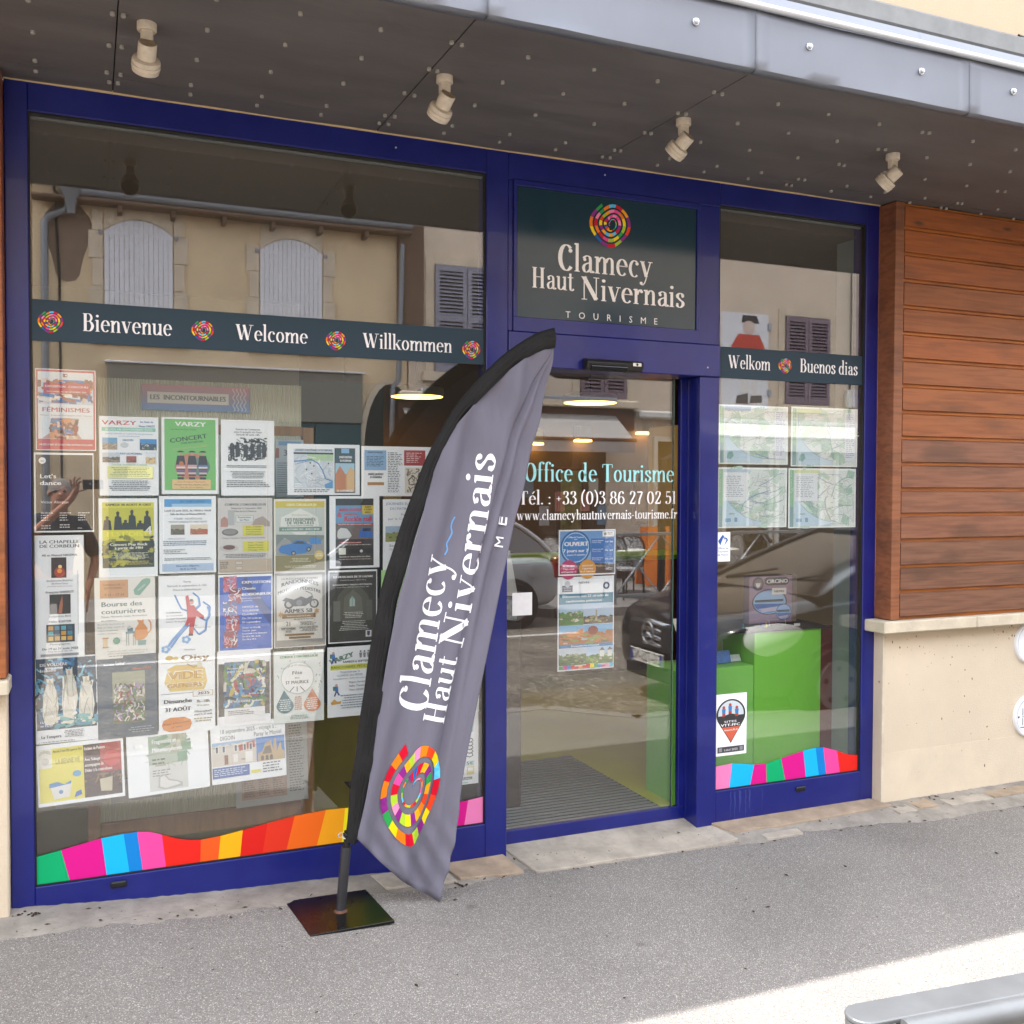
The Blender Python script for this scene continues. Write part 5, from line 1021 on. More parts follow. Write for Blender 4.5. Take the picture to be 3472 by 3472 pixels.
p.rect(.17,.32,.22,.48,'8c5030');p.rect(.29,.34,.35,.48,'f0eee8');p.rect(.45,.32,.55,.5,'f4f2ee')
p.rect(.60,.30,.985,.71,'2f7cc8');p.poly([(.62,.30),(.62,.44),(.68,.47),(.72,.60),(.8,.64),(.83,.48),(.84,.66),(.87,.66),(.88,.44),(.93,.62),(.95,.45),(.98,.44),(.98,.30)],'c4a878');p.poly([(.68,.42),(.72,.54),(.79,.56),(.81,.42)],'6a5840')
for x in(.66,.72,.78): p.poly([(x,.31),(x,.38),(x+.02,.40),(x+.04,.38),(x+.04,.31)],'4c3e2c')
p.rect(.01,.10,.5,.28,'2c5ca8');p.lines(.03,.48,.25,.12,4,'d8e4f4','l',.2,3);p.rect(.52,.12,.65,.17,'e8e040');p.lines(.68,.95,.27,.08,4,'5a6068','l',.2,3); p.build(p.t)
# behind the flag on the right edge of the big window
p=poster('white children flyer with skateboard, curly line and 5€, seen right of the flag',(1440,2424),(1621,2654),(.93,.94,.95))
p.poly([(.78,.82),(.80,.95),(.87,.97),(.92,.92),(.90,.72),(.84,.68),(.78,.74)],'9fc8c0');p.disc(.84,.85,.04,'d8d84c',10);p.disc(.85,.76,.035,'5c9c6c',10)
for k in range(5): p.line([(.74,.60-.05*k),(.78,.63-.05*k),(.88,.62-.05*k),(.9,.59-.05*k),(.84,.57-.05*k),(.76,.59-.05*k)],.016,'3a3c3e')
p.rect(.62,.25,.92,.32,'c4e0dc');p.text('5€',.84,.265,.045,'2a4a4c',wd=.14,bold=1);p.rect(.78,.13,.92,.24,'d8cc6c');p.rect(.80,.18,.9,.225,'eef0e8');p.text('7h Ji',.66,.14,.03,K,wd=.14);p.rect(.3,.065,.88,.10,'2a2a2e');p.text('LA CASINO',.72,.07,.024,W_,wd=.3,bold=1);p.rect(.3,.02,.8,.03,'7cb8b4'); p.build(p.t)
p=poster('small leaflet edge with a green picture, above the flyer right of the flag',(1470,2250),(1624,2412),(.9,.92,.93)); p.photo(.05,.12,.95,.6,'a8c4d0',['5c8c5c','7ca86c'],150); p.lines(.1,.9,.9,.66,5,'6a7c84'); p.build(p.t)
# right window: cycle route maps
def bikemap(label,a,b,hd,seed,flip=0):
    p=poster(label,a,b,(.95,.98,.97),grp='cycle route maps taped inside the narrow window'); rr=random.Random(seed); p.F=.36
    p.rect(.02,.02,.98,.97,'d8ecdf');p.rect(.02,.02,.075,.97,'57b565');p.rect(.02,.02,.075,.36,'3f8c8c');p.rect(.085,.02,.98,.97,'e6f2ea')
    p.strokes(.1,.1,.97,.92,['9ed2ae','b4dcc0','c6e6c8','8cc8a4'],26,seed,.10,.2,.7);p.strokes(.1,.06,.97,.95,['a8b4b8','8fa4b4','b8c4c4','c8ccb8'],90,seed+1,.005,.25,1.3);p.strokes(.1,.1,.95,.9,['6a8cb0','7a9a8c'],10,seed+2,.007,.8,1)
    for i in range(46): x,z=rr.uniform(.12,.93),rr.uniform(.08,.9);p.rect(x,z,x+rr.uniform(.015,.04),z+.008,'6a7a80');p.k-=.9
    arc=[(.085,.58)]+[(.085+.5*math.sin(q*.157),.10+.48*math.cos(q*.157)) for q in range(1,11)]+[(.085,.03)]
    p.poly([(.085,.03),(.62,.03),(.62,.10),(.5,.13),(.38,.19),(.26,.29),(.16,.42),(.085,.60)],'bfe0f2');p.line([(.62,.10),(.5,.13),(.38,.19),(.26,.29),(.16,.42),(.085,.60)],.006,'5c9cc8')
    p.text('Circuits Vélo',.047,.78,.045,'c8f0cc',wd=.28,ang=math.pi/2) ; p.rect(.085,.90,.45,.97,hd)
    if flip: p.rect(.08,.45,.42,.92,'f0f6f8');p.lines(.11,.38,.86,.5,12,'8a98a8','l',.3,3);p.text('nièvre',.2,.22,.04,'5a8c6a',wd=.08,bold=1);p.rect(.11,.10,.19,.16,'4a9cc8');p.rect(.24,.10,.28,.17,'3a7cb0')
    else: p.rect(.80,.1,.97,.93,'eaf0fa');p.lines(.82,.95,.9,.14,22,'7a88b8','l',.35,3);p.poly([(.11,.1),(.13,.2),(.19,.22),(.21,.14),(.17,.08)],'3f9c8c');p.text('w w w . n i e v r e',.32,.11,.025,'7a98a0',wd=.22)
    p.build(p.t)
bikemap('pale green cycle route map with blue heading, upper left of the four maps',(2437,1370),(2671,1576),'7fb0dc',201)
bikemap('pale green cycle route map with yellow green heading, upper right of the four maps',(2683,1378),(2907,1584),'cfe08c',205)
bikemap('cycle route map with white text block, lower left of the four maps',(2432,1584),(2666,1787),'a8c8e0',209,1)
bikemap('cycle route map with white text block, lower right of the four maps',(2674,1587),(2901,1787),'dde88a',213,1)
p=poster('small white sticker Offices de Tourisme de France with blue angular mark',(2427,1805),(2475,1903),Y=.0165,cat_='sticker',name='sticker',curl=0)
p.poly([(.16,.70),(.48,.92),(.55,.86),(.36,.62),(.32,.55)],'1b56b0');p.poly([(.55,.86),(.80,.78),(.84,.72),(.56,.53),(.74,.74)],'1b56b0');p.line([(.5,.89),(.6,.76),(.78,.79)],.05,'1b56b0')
for i,q in enumerate(('Offices de','Tourisme','de France')): p.text(q,.5,.42-i*.11,.07,'2a4a94',wd=.72)
p.build(p.t)
p=poster('white sticker with black and orange map pin and cyclists, Sites VTT-FFC',(2425,2357),(2530,2553),Y=.0165,cat_='sticker',name='sticker',curl=0)
pin=[(.5+.46*math.cos(a),.665+.25*math.sin(a)) for a in [math.pi*(1.14-1.28*i/22) for i in range(23)]]+[(.5,.195)]
p.poly(pin,'28282c');p.poly([(.5+(x-.5)*.88,.65+(z-.65)*.9) for x,z in pin if z>.62]+[(.12,.63)][:0],'c6d2d8');p.poly([(.15,.63),(.5,.68),(.85,.63),(.80,.54),(.2,.54)],'28282c');p.poly([(.20,.47),(.80,.47),(.5,.22)],'cf5a3c');p.rect(.18,.46,.82,.55,'28282c')
for x,z in((.27,.72),(.47,.76),(.68,.71)): p.disc(x,z+.06,.045,'b0382c',12);p.poly([(x-.06,z+.04),(x+.06,z+.04),(x+.05,z-.04),(x-.05,z-.04)],'2c78b8');p.rect(x-.05,z-.08,x+.05,z-.04,'b83428');p.rect(x-.05,z-.13,x+.04,z-.08,'30302c')
p.text('SITES',.48,.535,.032,W_,wd=.4);p.text('VTT-FFC',.48,.475,.042,W_,wd=.6,bold=2);p.text('sitesvtt.ffc.fr',.5,.40,.03,'f4e8e0',wd=.44,bold=1);p.rect(.08,.05,.92,.145,'3a3a3e');p.text('Label 2025',.5,.075,.036,'e0e0e4',wd=.44);p.rect(.12,.065,.22,.13,'8a8a90');p.rect(.78,.065,.88,.13,'8a8a90'); p.build(p.t)
# on the door glass
p=poster('blue opening hours poster on the door reading OUVERT 7 jours sur 7',(1894,1797),(2086,1946),Y=.144)
p.rect(.02,.03,.985,.97,'6f9fd6');p.rect(.02,.03,.985,.62,'7fb0dc');p.rect(.02,.03,.985,.26,'54443c');p.photo(.02,.03,.985,.30,'8cb4d8',['54443c','8c7454','3c3a34','c0a070'],160,30,.8)
p.poly([(.40,.24),(.42,.42),(.46,.56),(.5,.42),(.52,.24)],'b8a080');p.disc(.29,.61,.265,'1c62a4',40);p.disc(.29,.61,.235,'a8d4f0',40);p.disc(.29,.61,.22,'2c80c8',40)
p.text("L'Office de Tourisme",.29,.82,.035,W_,wd=.28,bold=1);p.text('est',.29,.775,.035,W_,wd=.05,bold=1);p.text('OUVERT',.295,.645,.095,W_,wd=.42,bold=3);p.text('7 jours sur 7',.29,.51,.07,W_,wd=.44,bold=2);p.text("jusqu'au 15 septembre",.3,.435,.034,W_,wd=.32,bold=1)
p.rect(.56,.26,.965,.80,'3074c0')
for i,(q,h_) in enumerate((('Lundi au Vendredi','9:30 - 18:00'),('Samedi','9:00 - 18:00'),('Dimanche','9:30 - 12:30'))): p.text(q,.575,.74-i*.19,.03,'dceaf8','l',.2,bold=1);p.text(('Monday to Friday','Saturday','Sunday')[i],.575,.70-i*.19,.03,'dceaf8','l',.16);p.text(h_,.95,.71-i*.19,.034,'e8f2fc','r',.14,bold=1)
p.rect(.76,.84,.97,.96,'f4f6f8');p.disc(.81,.90,.025,'8a8c90',12);p.lines(.85,.95,.93,.87,2,'6a6c70');p.disc(.17,.13,.15,'b8306c',30);p.disc(.5,.13,.15,'d89a34',30)
p.poly([(.02,.0),(.02,.03),(.985,.03),(.985,.0)],W_);
for x,l in((.17,('WE ARE OPEN','7 days a week','until September 15')),(.5,('GEÖFFNET'.replace('Ö','O'),'7 Tage die Woche','bis 15. September'))):
    for i,q in enumerate(l): p.text(q,x,.19-i*.062,.036,W_,wd=(.2,.19,.26)[i],bold=1)
p.build(p.t)
p=poster('tall hiking poster on the door with landscape photos, Découvrez nos 22 circuits',(1891,1958),(2081,2263),(.93,.95,.97),Y=.144)
p.text('NIÈVRE',.46,.925,.022,'3a4650',wd=.2,bold=1);p.rect(.08,.84,.26,.91,'16325c');p.disc(.17,.925,.05,'b8bcc0',16);p.text('Haut Nivernais',.17,.88,.012,W_,wd=.15);p.text("Val d'Yonne",.17,.855,.012,W_,wd=.13);p.disc(.86,.895,.06,'1d3a68',20);p.disc(.86,.895,.03,'c8d4e0',12)
p.rect(.02,.71,.98,.82,'1f7894');p.text('Découvrez nos 22 circuits de',.49,.78,.026,W_,wd=.82,bold=1);p.text('randonnées pédestres',.46,.73,.026,W_,wd=.64,bold=1)
p.photo(.02,.48,.45,.71,'a8c4dc',['5c8440','7c9c50','d0cab8','6a6c4c','b4a888'],171,30,.6);p.photo(.45,.49,.98,.71,'b8cce0',['4c4434','c49a6c','6a5c40','7c8c50'],172,24,.35);p.poly([(.66,.52),(.67,.64),(.69,.64),(.70,.52)],'a8987c');p.photo(.02,.28,.98,.485,'7fb4dc',['b0703c','6c6a48','c88c4c','8ca04c','a4b8c0'],173,40,.62);p.poly([(.15,.38),(.3,.41),(.44,.45),(.44,.37),(.2,.36)],'d88a3c');p.disc(.62,.42,.09,'8c3c24',16,.8)
p.rect(.02,.245,.98,.28,'2f7cb0');p.text("Demandez-les à l'accueil",.48,.253,.02,W_,wd=.5,bold=1);p.photo(.02,.06,.5,.245,'c4d0dc',['4c6a3c','3c5430','8c9c6c'],174,26,.6);p.photo(.5,.06,.98,.245,'b8d0e8',['5c7c3c','8cac54','c8c4b0'],175,26,.5)
for x in(.78,.92): p.rect(x-.04,.13,x+.04,.20,'e4e4e0');p.poly([(x-.05,.20),(x,.235),(x+.05,.20)],'6a6c74')
for i in range(14): p.rect(.02+i*.0685,.02,.02+(i+1)*.0685,.055+.012*math.sin(i),['2c9c5c','c82c8c','2c8cd0','d83030','c8283c','f09c2c','d83030','c83040','f4e02c','2ca060','2c8cd0','d0408c','ea9cc8','3cb0e0'][i])
p.build(p.t)
t=thing('safety_sticker','plain square of worn white film stuck low on the left of the door glass','sticker',(1.77,.126,1.3))
a=at(1737,2011,.1265);b=at(1804,2085,.1265); mb=MB(); mb.box(a.x,b.x,.1262,.1275,b.z,a.z,.0004); obj('film',mb,mat('worn_white_film',lin((.90,.90,.91)),.5,var=.05,vscale=30),t)
# ============================================================ FEATHER FLAG
K18=3472/1932
FY=-.32
PZ=.058
def fl(u,v): p=at(u*K18,v*K18,FY); return (p.x,p.z)
LE=[(1043,655),(1000,668),(950,705),(893,760),(848,815),(818,880),(795,960),(770,1050),(748,1125),(735,1190),(724,1250),(712,1330),(703,1400),(692,1470),(680,1530),(668,1575)]
RE=[(1043,656),(1040,685),(1034,712),(1026,748),(1016,790),(1004,835),(990,895),(972,965),(955,1035),(940,1105),(925,1180),(905,1280),(886,1375),(868,1470),(853,1580),(825,1697)]
def resample(p,n):
    p=cat(p,8); d=[0]
    for a,b in zip(p,p[1:]): d.append(d[-1]+math.hypot(b[0]-a[0],b[1]-a[1]))
    out=[];j=0
    for i in range(n):
        t=d[-1]*i/(n-1)
        while j<len(d)-2 and d[j+1]<t: j+=1
        f=(t-d[j])/max(1e-9,d[j+1]-d[j]); out.append((p[j][0]+(p[j+1][0]-p[j][0])*f,p[j][1]+(p[j+1][1]-p[j][1])*f))
    return out
def seglerp(P,t):
    t=max(0,min(.99999,t))*(len(P)-1); i=int(t); f=t-i; return (P[i][0]+(P[i+1][0]-P[i][0])*f,P[i][1]+(P[i+1][1]-P[i][1])*f)
LEc,REc=cat(LE,6),cat(RE,6)
def fold(x,z):
    """depth of the cloth: long diagonal folds falling from the pole to the free edge, slack hem at the foot"""
    q=(x-1.0)*math.cos(.23)-(z-1.2)*math.sin(.23)*1.0     # across the drop
    a=.014*math.sin(q*30+1.3*math.sin(z*1.7))+.006*math.sin(q*63+1.1*math.sin(z*2.3+1))
    d=(x-1.0)*.83+(z-1.2)*.56                              # pulled folds from the curved pole
    a+=.010*math.sin(d*30+.8*math.sin(z*2.3))*max(0,min(1,(z-1.25)/.8))
    a+=.010*math.exp(-((z-.18)/.16)**2)*math.sin(x*75+z*40)
    g=1-math.exp(-((q+.02)/.05)**2)*.15
    return FY+a*g-.02
# a deep tuck running down the right third, as the cloth folds over itself
def tuck(s,t): return -.026*math.exp(-((s-.81)/.04)**2)*max(0,math.sin(math.pi*min(1,t*1.05)))+.014*math.exp(-((s-.735)/.022)**2)*max(0,math.sin(math.pi*min(1,t*1.05)))
F=thing('feather_flag','grey feather flag on a black pole and square steel foot, lettered Clamecy Haut Nivernais upwards','flag',(.86,-.32,PZ))
NV,NU=150,64; vs=[];st_=[]
grid={}
for i in range(NV+1):
    t=i/NV; a=seglerp(LEc,t); b=seglerp(REc,t)
    for j in range(NU+1):
        s=j/NU
        u=a[0]+(b[0]-a[0])*s; v=a[1]+(b[1]-a[1])*s
        if t>.93: # hem sags between pole and tip
            v+= 26*math.sin(math.pi*s)*(t-.93)/.07*.55
        x,z=fl(u,v); y=fold(x,z)+tuck(s,t); vs.append((x,y,z)); grid[i,j]=(u,v,x,y,z)
mb=MB()
fs=[(i*(NU+1)+j,(i+1)*(NU+1)+j,(i+1)*(NU+1)+j+1,i*(NU+1)+j+1) for i in range(NV) for j in range(NU)]
mb.add(vs,fs,lin('6e6d7b'))
cloth=obj('fabric',mb,M_cloth,F,sm=80); sd=cloth.modifiers.new('cloth','SOLIDIFY'); sd.thickness=.0012; sd.offset=1
LIFT=.0030
def surf(u,v):
    """depth of the cloth under photo position u,v (1932 scale)"""
    best=None
    lo,hi=0.0,1.0
    for _ in range(26):   # find t where the row passes through (u,v)
        t=(lo+hi)/2; a=seglerp(LEc,t); b=seglerp(REc,t)
        s=(u-a[0])/max(1e-6,(b[0]-a[0])) if abs(b[0]-a[0])>1e-6 else .5
        vv=a[1]+(b[1]-a[1])*s
        if vv<v: lo=t
        else: hi=t
    s=max(0,min(1,s)); x,z=fl(u,v)
    return x,fold(x,z)+tuck(s,t)-LIFT,z
def on_cloth(polys,col,name):
    mb=MB()
    for q,c in polys:
        mb.add([surf(u,v) for u,v in q],[tuple(range(len(q)))],lin(c))
    # tiny stagger so overlapping strokes never share a plane
    k=0;n=[]
    for f in mb.f:
        k+=1
        for i in f: x,y,z=mb.v[i]; mb.v[i]=(x,y-.00004*(k%11),z)
    return obj(name,mb,M_cloth,F)
def densify(p,step=7):
    out=[]
    for a,b in zip(p,p[1:]+p[:1]):
        n=max(1,int(math.hypot(b[0]-a[0],b[1]-a[1])/step))
        for i in range(n): out.append((a[0]+(b[0]-a[0])*i/n,a[1]+(b[1]-a[1])*i/n))
    return out
def flag_text(s,path,cap,col,name):
    """path: base line in photo pixels, from the first letter upwards; letters stand to its left"""
    S=cap/.78; ps,W=serif_polys(s,S); P=resample(path,80); d=[0]
    for a,b in zip(P,P[1:]): d.append(d[-1]+math.hypot(b[0]-a[0],b[1]-a[1]))
    f=d[-1]/W; out=[]
    def m_(x,y):
        x*=f; t=x/d[-1]*79; i=int(max(0,min(78,t))); g=t-i; a,b=P[i],P[i+1]; dx,dy=b[0]-a[0],b[1]-a[1]; l=math.hypot(dx,dy)
        return (a[0]+dx*g+dy/l*y, a[1]+dy*g-dx/l*y)
    for q in ps:
        # split long stems into short pieces so they follow the cloth
        xs=[p[0] for p in q]; ys=[p[1] for p in q]; 
        if len(q)==4 and (max(ys)-min(ys)>6 or max(xs)-min(xs)>6):
            n=int(max(max(ys)-min(ys),max(xs)-min(xs))/4)+1
            a,b,c,e=q
            L1=math.hypot(b[0]-a[0],b[1]-a[1]); L2=math.hypot(c[0]-b[0],c[1]-b[1])
            if L2>=L1:
                for k in range(n):
                    t0,t1=k/n,(k+1)/n
                    out.append(([m_(*r) for r in ((a[0]+(e[0]-a[0])*t0,a[1]+(e[1]-a[1])*t0),(b[0]+(c[0]-b[0])*t0,b[1]+(c[1]-b[1])*t0),(b[0]+(c[0]-b[0])*t1,b[1]+(c[1]-b[1])*t1),(a[0]+(e[0]-a[0])*t1,a[1]+(e[1]-a[1])*t1))],col))
            else:
                for k in range(n):
                    t0,t1=k/n,(k+1)/n
                    out.append(([m_(*r) for r in ((a[0]+(b[0]-a[0])*t0,a[1]+(b[1]-a[1])*t0),(a[0]+(b[0]-a[0])*t1,a[1]+(b[1]-a[1])*t1),(e[0]+(c[0]-e[0])*t1,e[1]+(c[1]-e[1])*t1),(e[0]+(c[0]-e[0])*t0,e[1]+(c[1]-e[1])*t0))],col))
        else: out.append(([m_(*p) for p in q],col))
    return on_cloth(out,col,name)
flag_text('Clamecy',[(799,1345),(810,1270),(822,1190),(834,1120),(845,1050)],52,'f4f4fa','word')
flag_text('Haut',[(834,1367),(845,1310),(856,1262),(861,1238)],42,'f4f4fa','word')
flag_text('Nivernais',[(869,1226),(884,1160),(898,1080),(910,1000),(921,930),(930,856)],49,'f4f4fa','word')
# last letters of the small line, the rest lost in the fold
def bar_(a,b,w): 
    dx,dy=b[0]-a[0],b[1]-a[1]; l=math.hypot(dx,dy); ex,ey=-dy/l*w/2,dx/l*w/2
    return [(a[0]+ex,a[1]+ey),(b[0]+ex,b[1]+ey),(b[0]-ex,b[1]-ey),(a[0]-ex,a[1]-ey)]
q=[(bar_(a,b,3),'f2f2f8') for a,b in [((938,987),(953,990)),((939,987),(941,974)),((945,988),(947,975)),((952,989),(954,976)),((931,1029),(945,1031)),((931,1029),(941,1022)),((941,1022),(934,1013)),((934,1013),(947,1015))]]
on_cloth(q[:4],'','letter'); on_cloth(q[4:],'','letter')
wv=cat([(858,975),(853,985),(851,995),(852,1005),(847,1016),(842,1026),(843,1036),(838,1047)],4)
on_cloth([(bar_(a,b,2.4),'6aa0d8') for a,b in zip(wv,wv[1:])],'','wave_mark')
def em(x,z):
    # the printed spiral is squeezed by the folds
    u=772+x*53+ (8 if z>0 else -2)*abs(z)+7*math.sin(z*2.6); v=1486-z*103
    return (u,v)
LIFT=.0052
on_cloth([(q,c) for q,c in emblem(em,seed=11,turns=3.0,K=20)],'','spiral_emblem')
LIFT=.0030
# black sleeve with the bent pole inside
OUT=[(1041,620),(1000,634),(940,676),(885,731),(840,791),(800,868),(772,940),(746,1015),(725,1080),(712,1135),(698,1210),(690,1260),(680,1330),(672,1390),(661,1470),(653,1545),(648,1582)]
INN=[(1043,657),(1003,669),(952,706),(895,762),(850,817),(820,882),(797,958),(773,1040),(752,1113),(741,1165),(731,1235),(724,1282),(714,1350),(706,1405),(695,1478),(684,1545),(668,1590)]
o1,i1=resample(OUT,60),resample(INN,60)
mb=MB(); n=12; vs=[]
for k,(a,b) in enumerate(zip(o1,i1)):
    p=Vector((*fl(*a),0)); q=Vector((*fl(*b),0)); c=(p+q)/2; h=(q-p)/2
    for j in range(n):
        g=2*math.pi*j/n; e=h*math.cos(g)*1.02
        yy=FY-.02+math.sin(g)*.016*(1+.12*math.sin(k*1.7+j))-.004*math.sin(k*.9)
        vs.append((c.x+e.x,yy,c.y+e.y))
mb.add(vs,[(k*n+j,k*n+(j+1)%n,(k+1)*n+(j+1)%n,(k+1)*n+j) for k in range(59) for j in range(n)]+[tuple(range(n)),tuple(59*n+j for j in range(n))[::-1]])
o=obj('pole_sleeve',mb,mat('black_webbing',lin((.045,.045,.052)),.8,var=.25,vscale=30,bump=.3,bscale=70),F,sm=60)
for d_ in (.35,.65):
    mb=MB(); pp=[]
    for a,b in zip(o1,i1):
        x,z=fl(a[0]+(b[0]-a[0])*d_,a[1]+(b[1]-a[1])*d_); pp.append((x,FY-.0375,z))
    mb.tube(pp,.0016,5); obj('seam',mb,M_rubber,F)
bx,bz=fl(643,1722)[0],0
base=atz(1155,3088,PZ+.012)
top=Vector((fl(652,1590)[0],FY-.012,fl(652,1590)[1]))
mb=MB(); mb.tube([(base.x,base.y,PZ+.010),(base.x+(top.x-base.x)*.97,base.y+(top.y-base.y)*.97,top.z*.965)],.0195,18); obj('socket_tube',mb,mat('black_steel_tube',lin((.16,.165,.18)),.4,var=.15,vscale=10,bump=.05,bscale=60),F,sm=40)
mb=MB(); mb.tube([(top.x,top.y,top.z-.05),(top.x+.004,top.y,top.z+.05)],.0125,14); obj('pole',mb,M_rubber,F,sm=40)
mb=MB(); mb.lathe((base.x,base.y,PZ+.0105),(0,0,1),[(.027,0),(.025,.003),(.020,.008)],20); obj('weld_collar',mb,mat('rusty_weld',lin((.36,.24,.18)),.8,var=.4,vscale=60,bump=.3,bscale=200),F,sm=40)
c4=[atz(*p,PZ+.010) for p in [(965.6,3056),(1240,3015),(1338,3121),(1052,3172)]]
mb=MB(); mb.prism([(p.x,p.y) for p in c4],PZ+.0,PZ+.010,ax='z'); o=obj('base_plate',mb,mat('gloss_black_plate',lin((.035,.038,.045)),.28,var=.15,vscale=9,spec=.4,coat=.03),F); bv=o.modifiers.new('edge','BEVEL'); bv.width=.0012; bv.segments=1
mb=MB(); mb.lathe((top.x+.002,top.y,top.z+.022),(0,0,1),[(.0150,0),(.0165,.002),(.0150,.005)],16); obj('retaining_ring',mb,M_white,F)
mb=MB(); mb.tube([(top.x+.012,top.y-.01,top.z+.03),(top.x-.015,top.y-.02,top.z+.045)],.007,8); obj('cord_stop',mb,M_black,F)
mb=MB(); cc=Vector((top.x-.028,top.y-.024,top.z+.045)); mb.tube([cc+Vector((math.cos(a)*.009,0,math.sin(a)*.009)) for a in [i*.45 for i in range(15)]],.0018,6,cap=False); obj('split_ring',mb,M_zincb,F)
# ============================================================ CANOPY SPOTLIGHTS
def spot(x,y,tx,label):
    z=zs(y)
    t=thing('canopy_spotlight',label,'spotlight',(x,y,z),'spotlights under the canopy')
    mb=MB(); mb.lathe((x,y,z-.001),(0,0,-1),[(.030,0),(.030,.024),(.0275,.027)],24); obj('mount',mb,M_lampw,t,sm=40)
    mb=MB(); mb.box(x-.019,x+.019,y-.014,y+.014,z-.066,z-.024,.004); obj('stem',mb,M_lampw,t)
    ax=Vector((tx,.74,-.66)).normalized(); c=Vector((x-tx*.02,y-.022,z-.076))
    mb=MB(); mb.tube([c+Vector((-.013,.01,0)),c+Vector((.013,.01,0))],.014,12); obj('hinge',mb,M_lampd,t,sm=40)
    mb=MB(); mb.lathe(c-ax*.005,ax,[(.026,0),(.0285,.003),(.029,.05)],24); obj('lamp_body',mb,M_lampw,t,sm=40)
    mb=MB(); mb.lathe(c-ax*.0062,ax,[(.0262,0),(.0262,.001)],24); obj('dusty_cap',mb,M_lampd,t)
    mb=MB(); mb.lathe(c+ax*.046,ax,[(.030,0),(.042,.003),(.044,.010),(.044,.015),(.042,.0155),(.042,.018),(.0445,.0185),(.0445,.028),(.042,.0285),(.042,.031),(.0435,.0315),(.0415,.043),(.038,.045),(.036,.035)],28); obj('lamp_head',mb,M_lampw,t,sm=30)
    mb=MB(); mb.lathe(c+ax*.080,ax,[(.038,0),(.037,.002)],24); obj('lens',mb,mat('dark_lens',lin((.12,.12,.12)),.15),t)
spot(.177,-.70,-.04,'weathered white spotlight nearest the left end of the canopy, pointing straight down')
spot(1.178,-.69,-.2,'weathered white spotlight beside the second seam, above the right end of the big window')
spot(2.190,-.675,-.36,'weathered white spotlight on the soffit between the third seam and the sign')
spot(3.262,-.69,-.42,'weathered white spotlight nearest the wood cladding')
# ============================================================ BICYCLE RAIL
t=thing('metal_rail','silver painted steel rail end on a round post beside the sunlit pavement','railing',(1.49,-2.45,0))
z=.60; e0=Vector((1.46,-2.45,z)); dirr=(atz(3472,3306,z)-atz(2987,3396,z)); dirr.z=0; dirr.normalize(); nn=Vector((-dirr.y,dirr.x,0))
pc=atz(2930,3434,z)
M_rail=mat('silver_rail_paint',lin((.40,.41,.42)),.4,metal=.3,var=.08,vscale=9,bump=.06,bscale=40)
prof=[pc+nn*.040*math.cos(a)-dirr*.040*math.sin(a) for a in [math.pi*i/10 for i in range(11)]]
end=pc+dirr*.80
def flatbar(z0,z1):
    poly=[(p.x,p.y) for p in prof]+[((end-nn*.040).x,(end-nn*.040).y),((end+nn*.040).x,(end+nn*.040).y)]
    mb=MB(); mb.prism(poly[::-1],z0,z1,ax='z'); return mb
o=obj('top_plate',flatbar(z-.012,z),M_rail,t); bv=o.modifiers.new('e','BEVEL'); bv.width=.004; bv.segments=3
for q in (pc,end-dirr*.06):
    mb=MB(); mb.lathe((q.x,q.y,-.12),(0,0,1),[(.0385,0),(.0385,z+.12-.0125)],28); obj('post',mb,M_rail,t,sm=40)
    mb=MB(); mb.lathe((q.x,q.y,-.001 if q is pc else -.001),(0,0,1),[(.075,0),(.075,.006),(.045,.008)],24); obj('post_flange',mb,M_rail,t,sm=30)
a=pc-nn*.052+dirr*.06; b=end-nn*.052
mb=MB(); mb.tube([(a.x,a.y,z-.026),(b.x,b.y,z-.026)],.027,18); obj('hand_tube',mb,M_rail,t,sm=40)
mb=MB(); mb.tube([(pc.x,pc.y,.28),(end.x-dirr.x*.06,end.y-dirr.y*.06,.28)],.018,14); obj('lower_tube',mb,M_rail,t,sm=40)
# ============================================================ ENAMEL PLAQUES
def plaque(u,v,label,kind):
    c=Vector((4.925,-.07,u)); r=.122; t=thing('round_plaque',label,'plaque',(c.x,-.06,c.z-r))
    mb=MB(); mb.lathe((c.x,-.060,c.z),(0,-1,0),[(r,0),(r,.010),(r-.004,.016),(r-.012,.018),(r-.020,.014),(r-.022,.012)],40); obj('enamel_disc',mb,mat('white_enamel',lin((.88,.89,.91)),.22,spec=.6,coat=.3),t,sm=35)
    p=Print(2*r,2*r,-.0725,c.x-r,c.z-r)
    p.disc(.5,.5,.40,'e9ecf2',36)
    if kind:
        p.disc(.14,.5,.028,'2b3450',10); p.line([(.27,.30),(.27,.47)],.02,'30343c'); p.line([(.27,.53),(.27,.70)],.02,'30343c'); p.line([(.2,.26),(.8,.22)],.02,'30343c'); p.line([(.24,.5),(.31,.5)],.012,'30343c')
    else: p.line([(.28,.2),(.7,.14)],.02,'30343c'); p.line([(.3,.55),(.34,.56)],.016,'30343c')
    p.build(t)
c1=at(3437,2180,-.06); 
plaque(.829,0,'upper white enamel disc at the right edge, under the stone sill',0)
plaque(.408,0,'lower white enamel disc at the right edge, with black strokes',1)
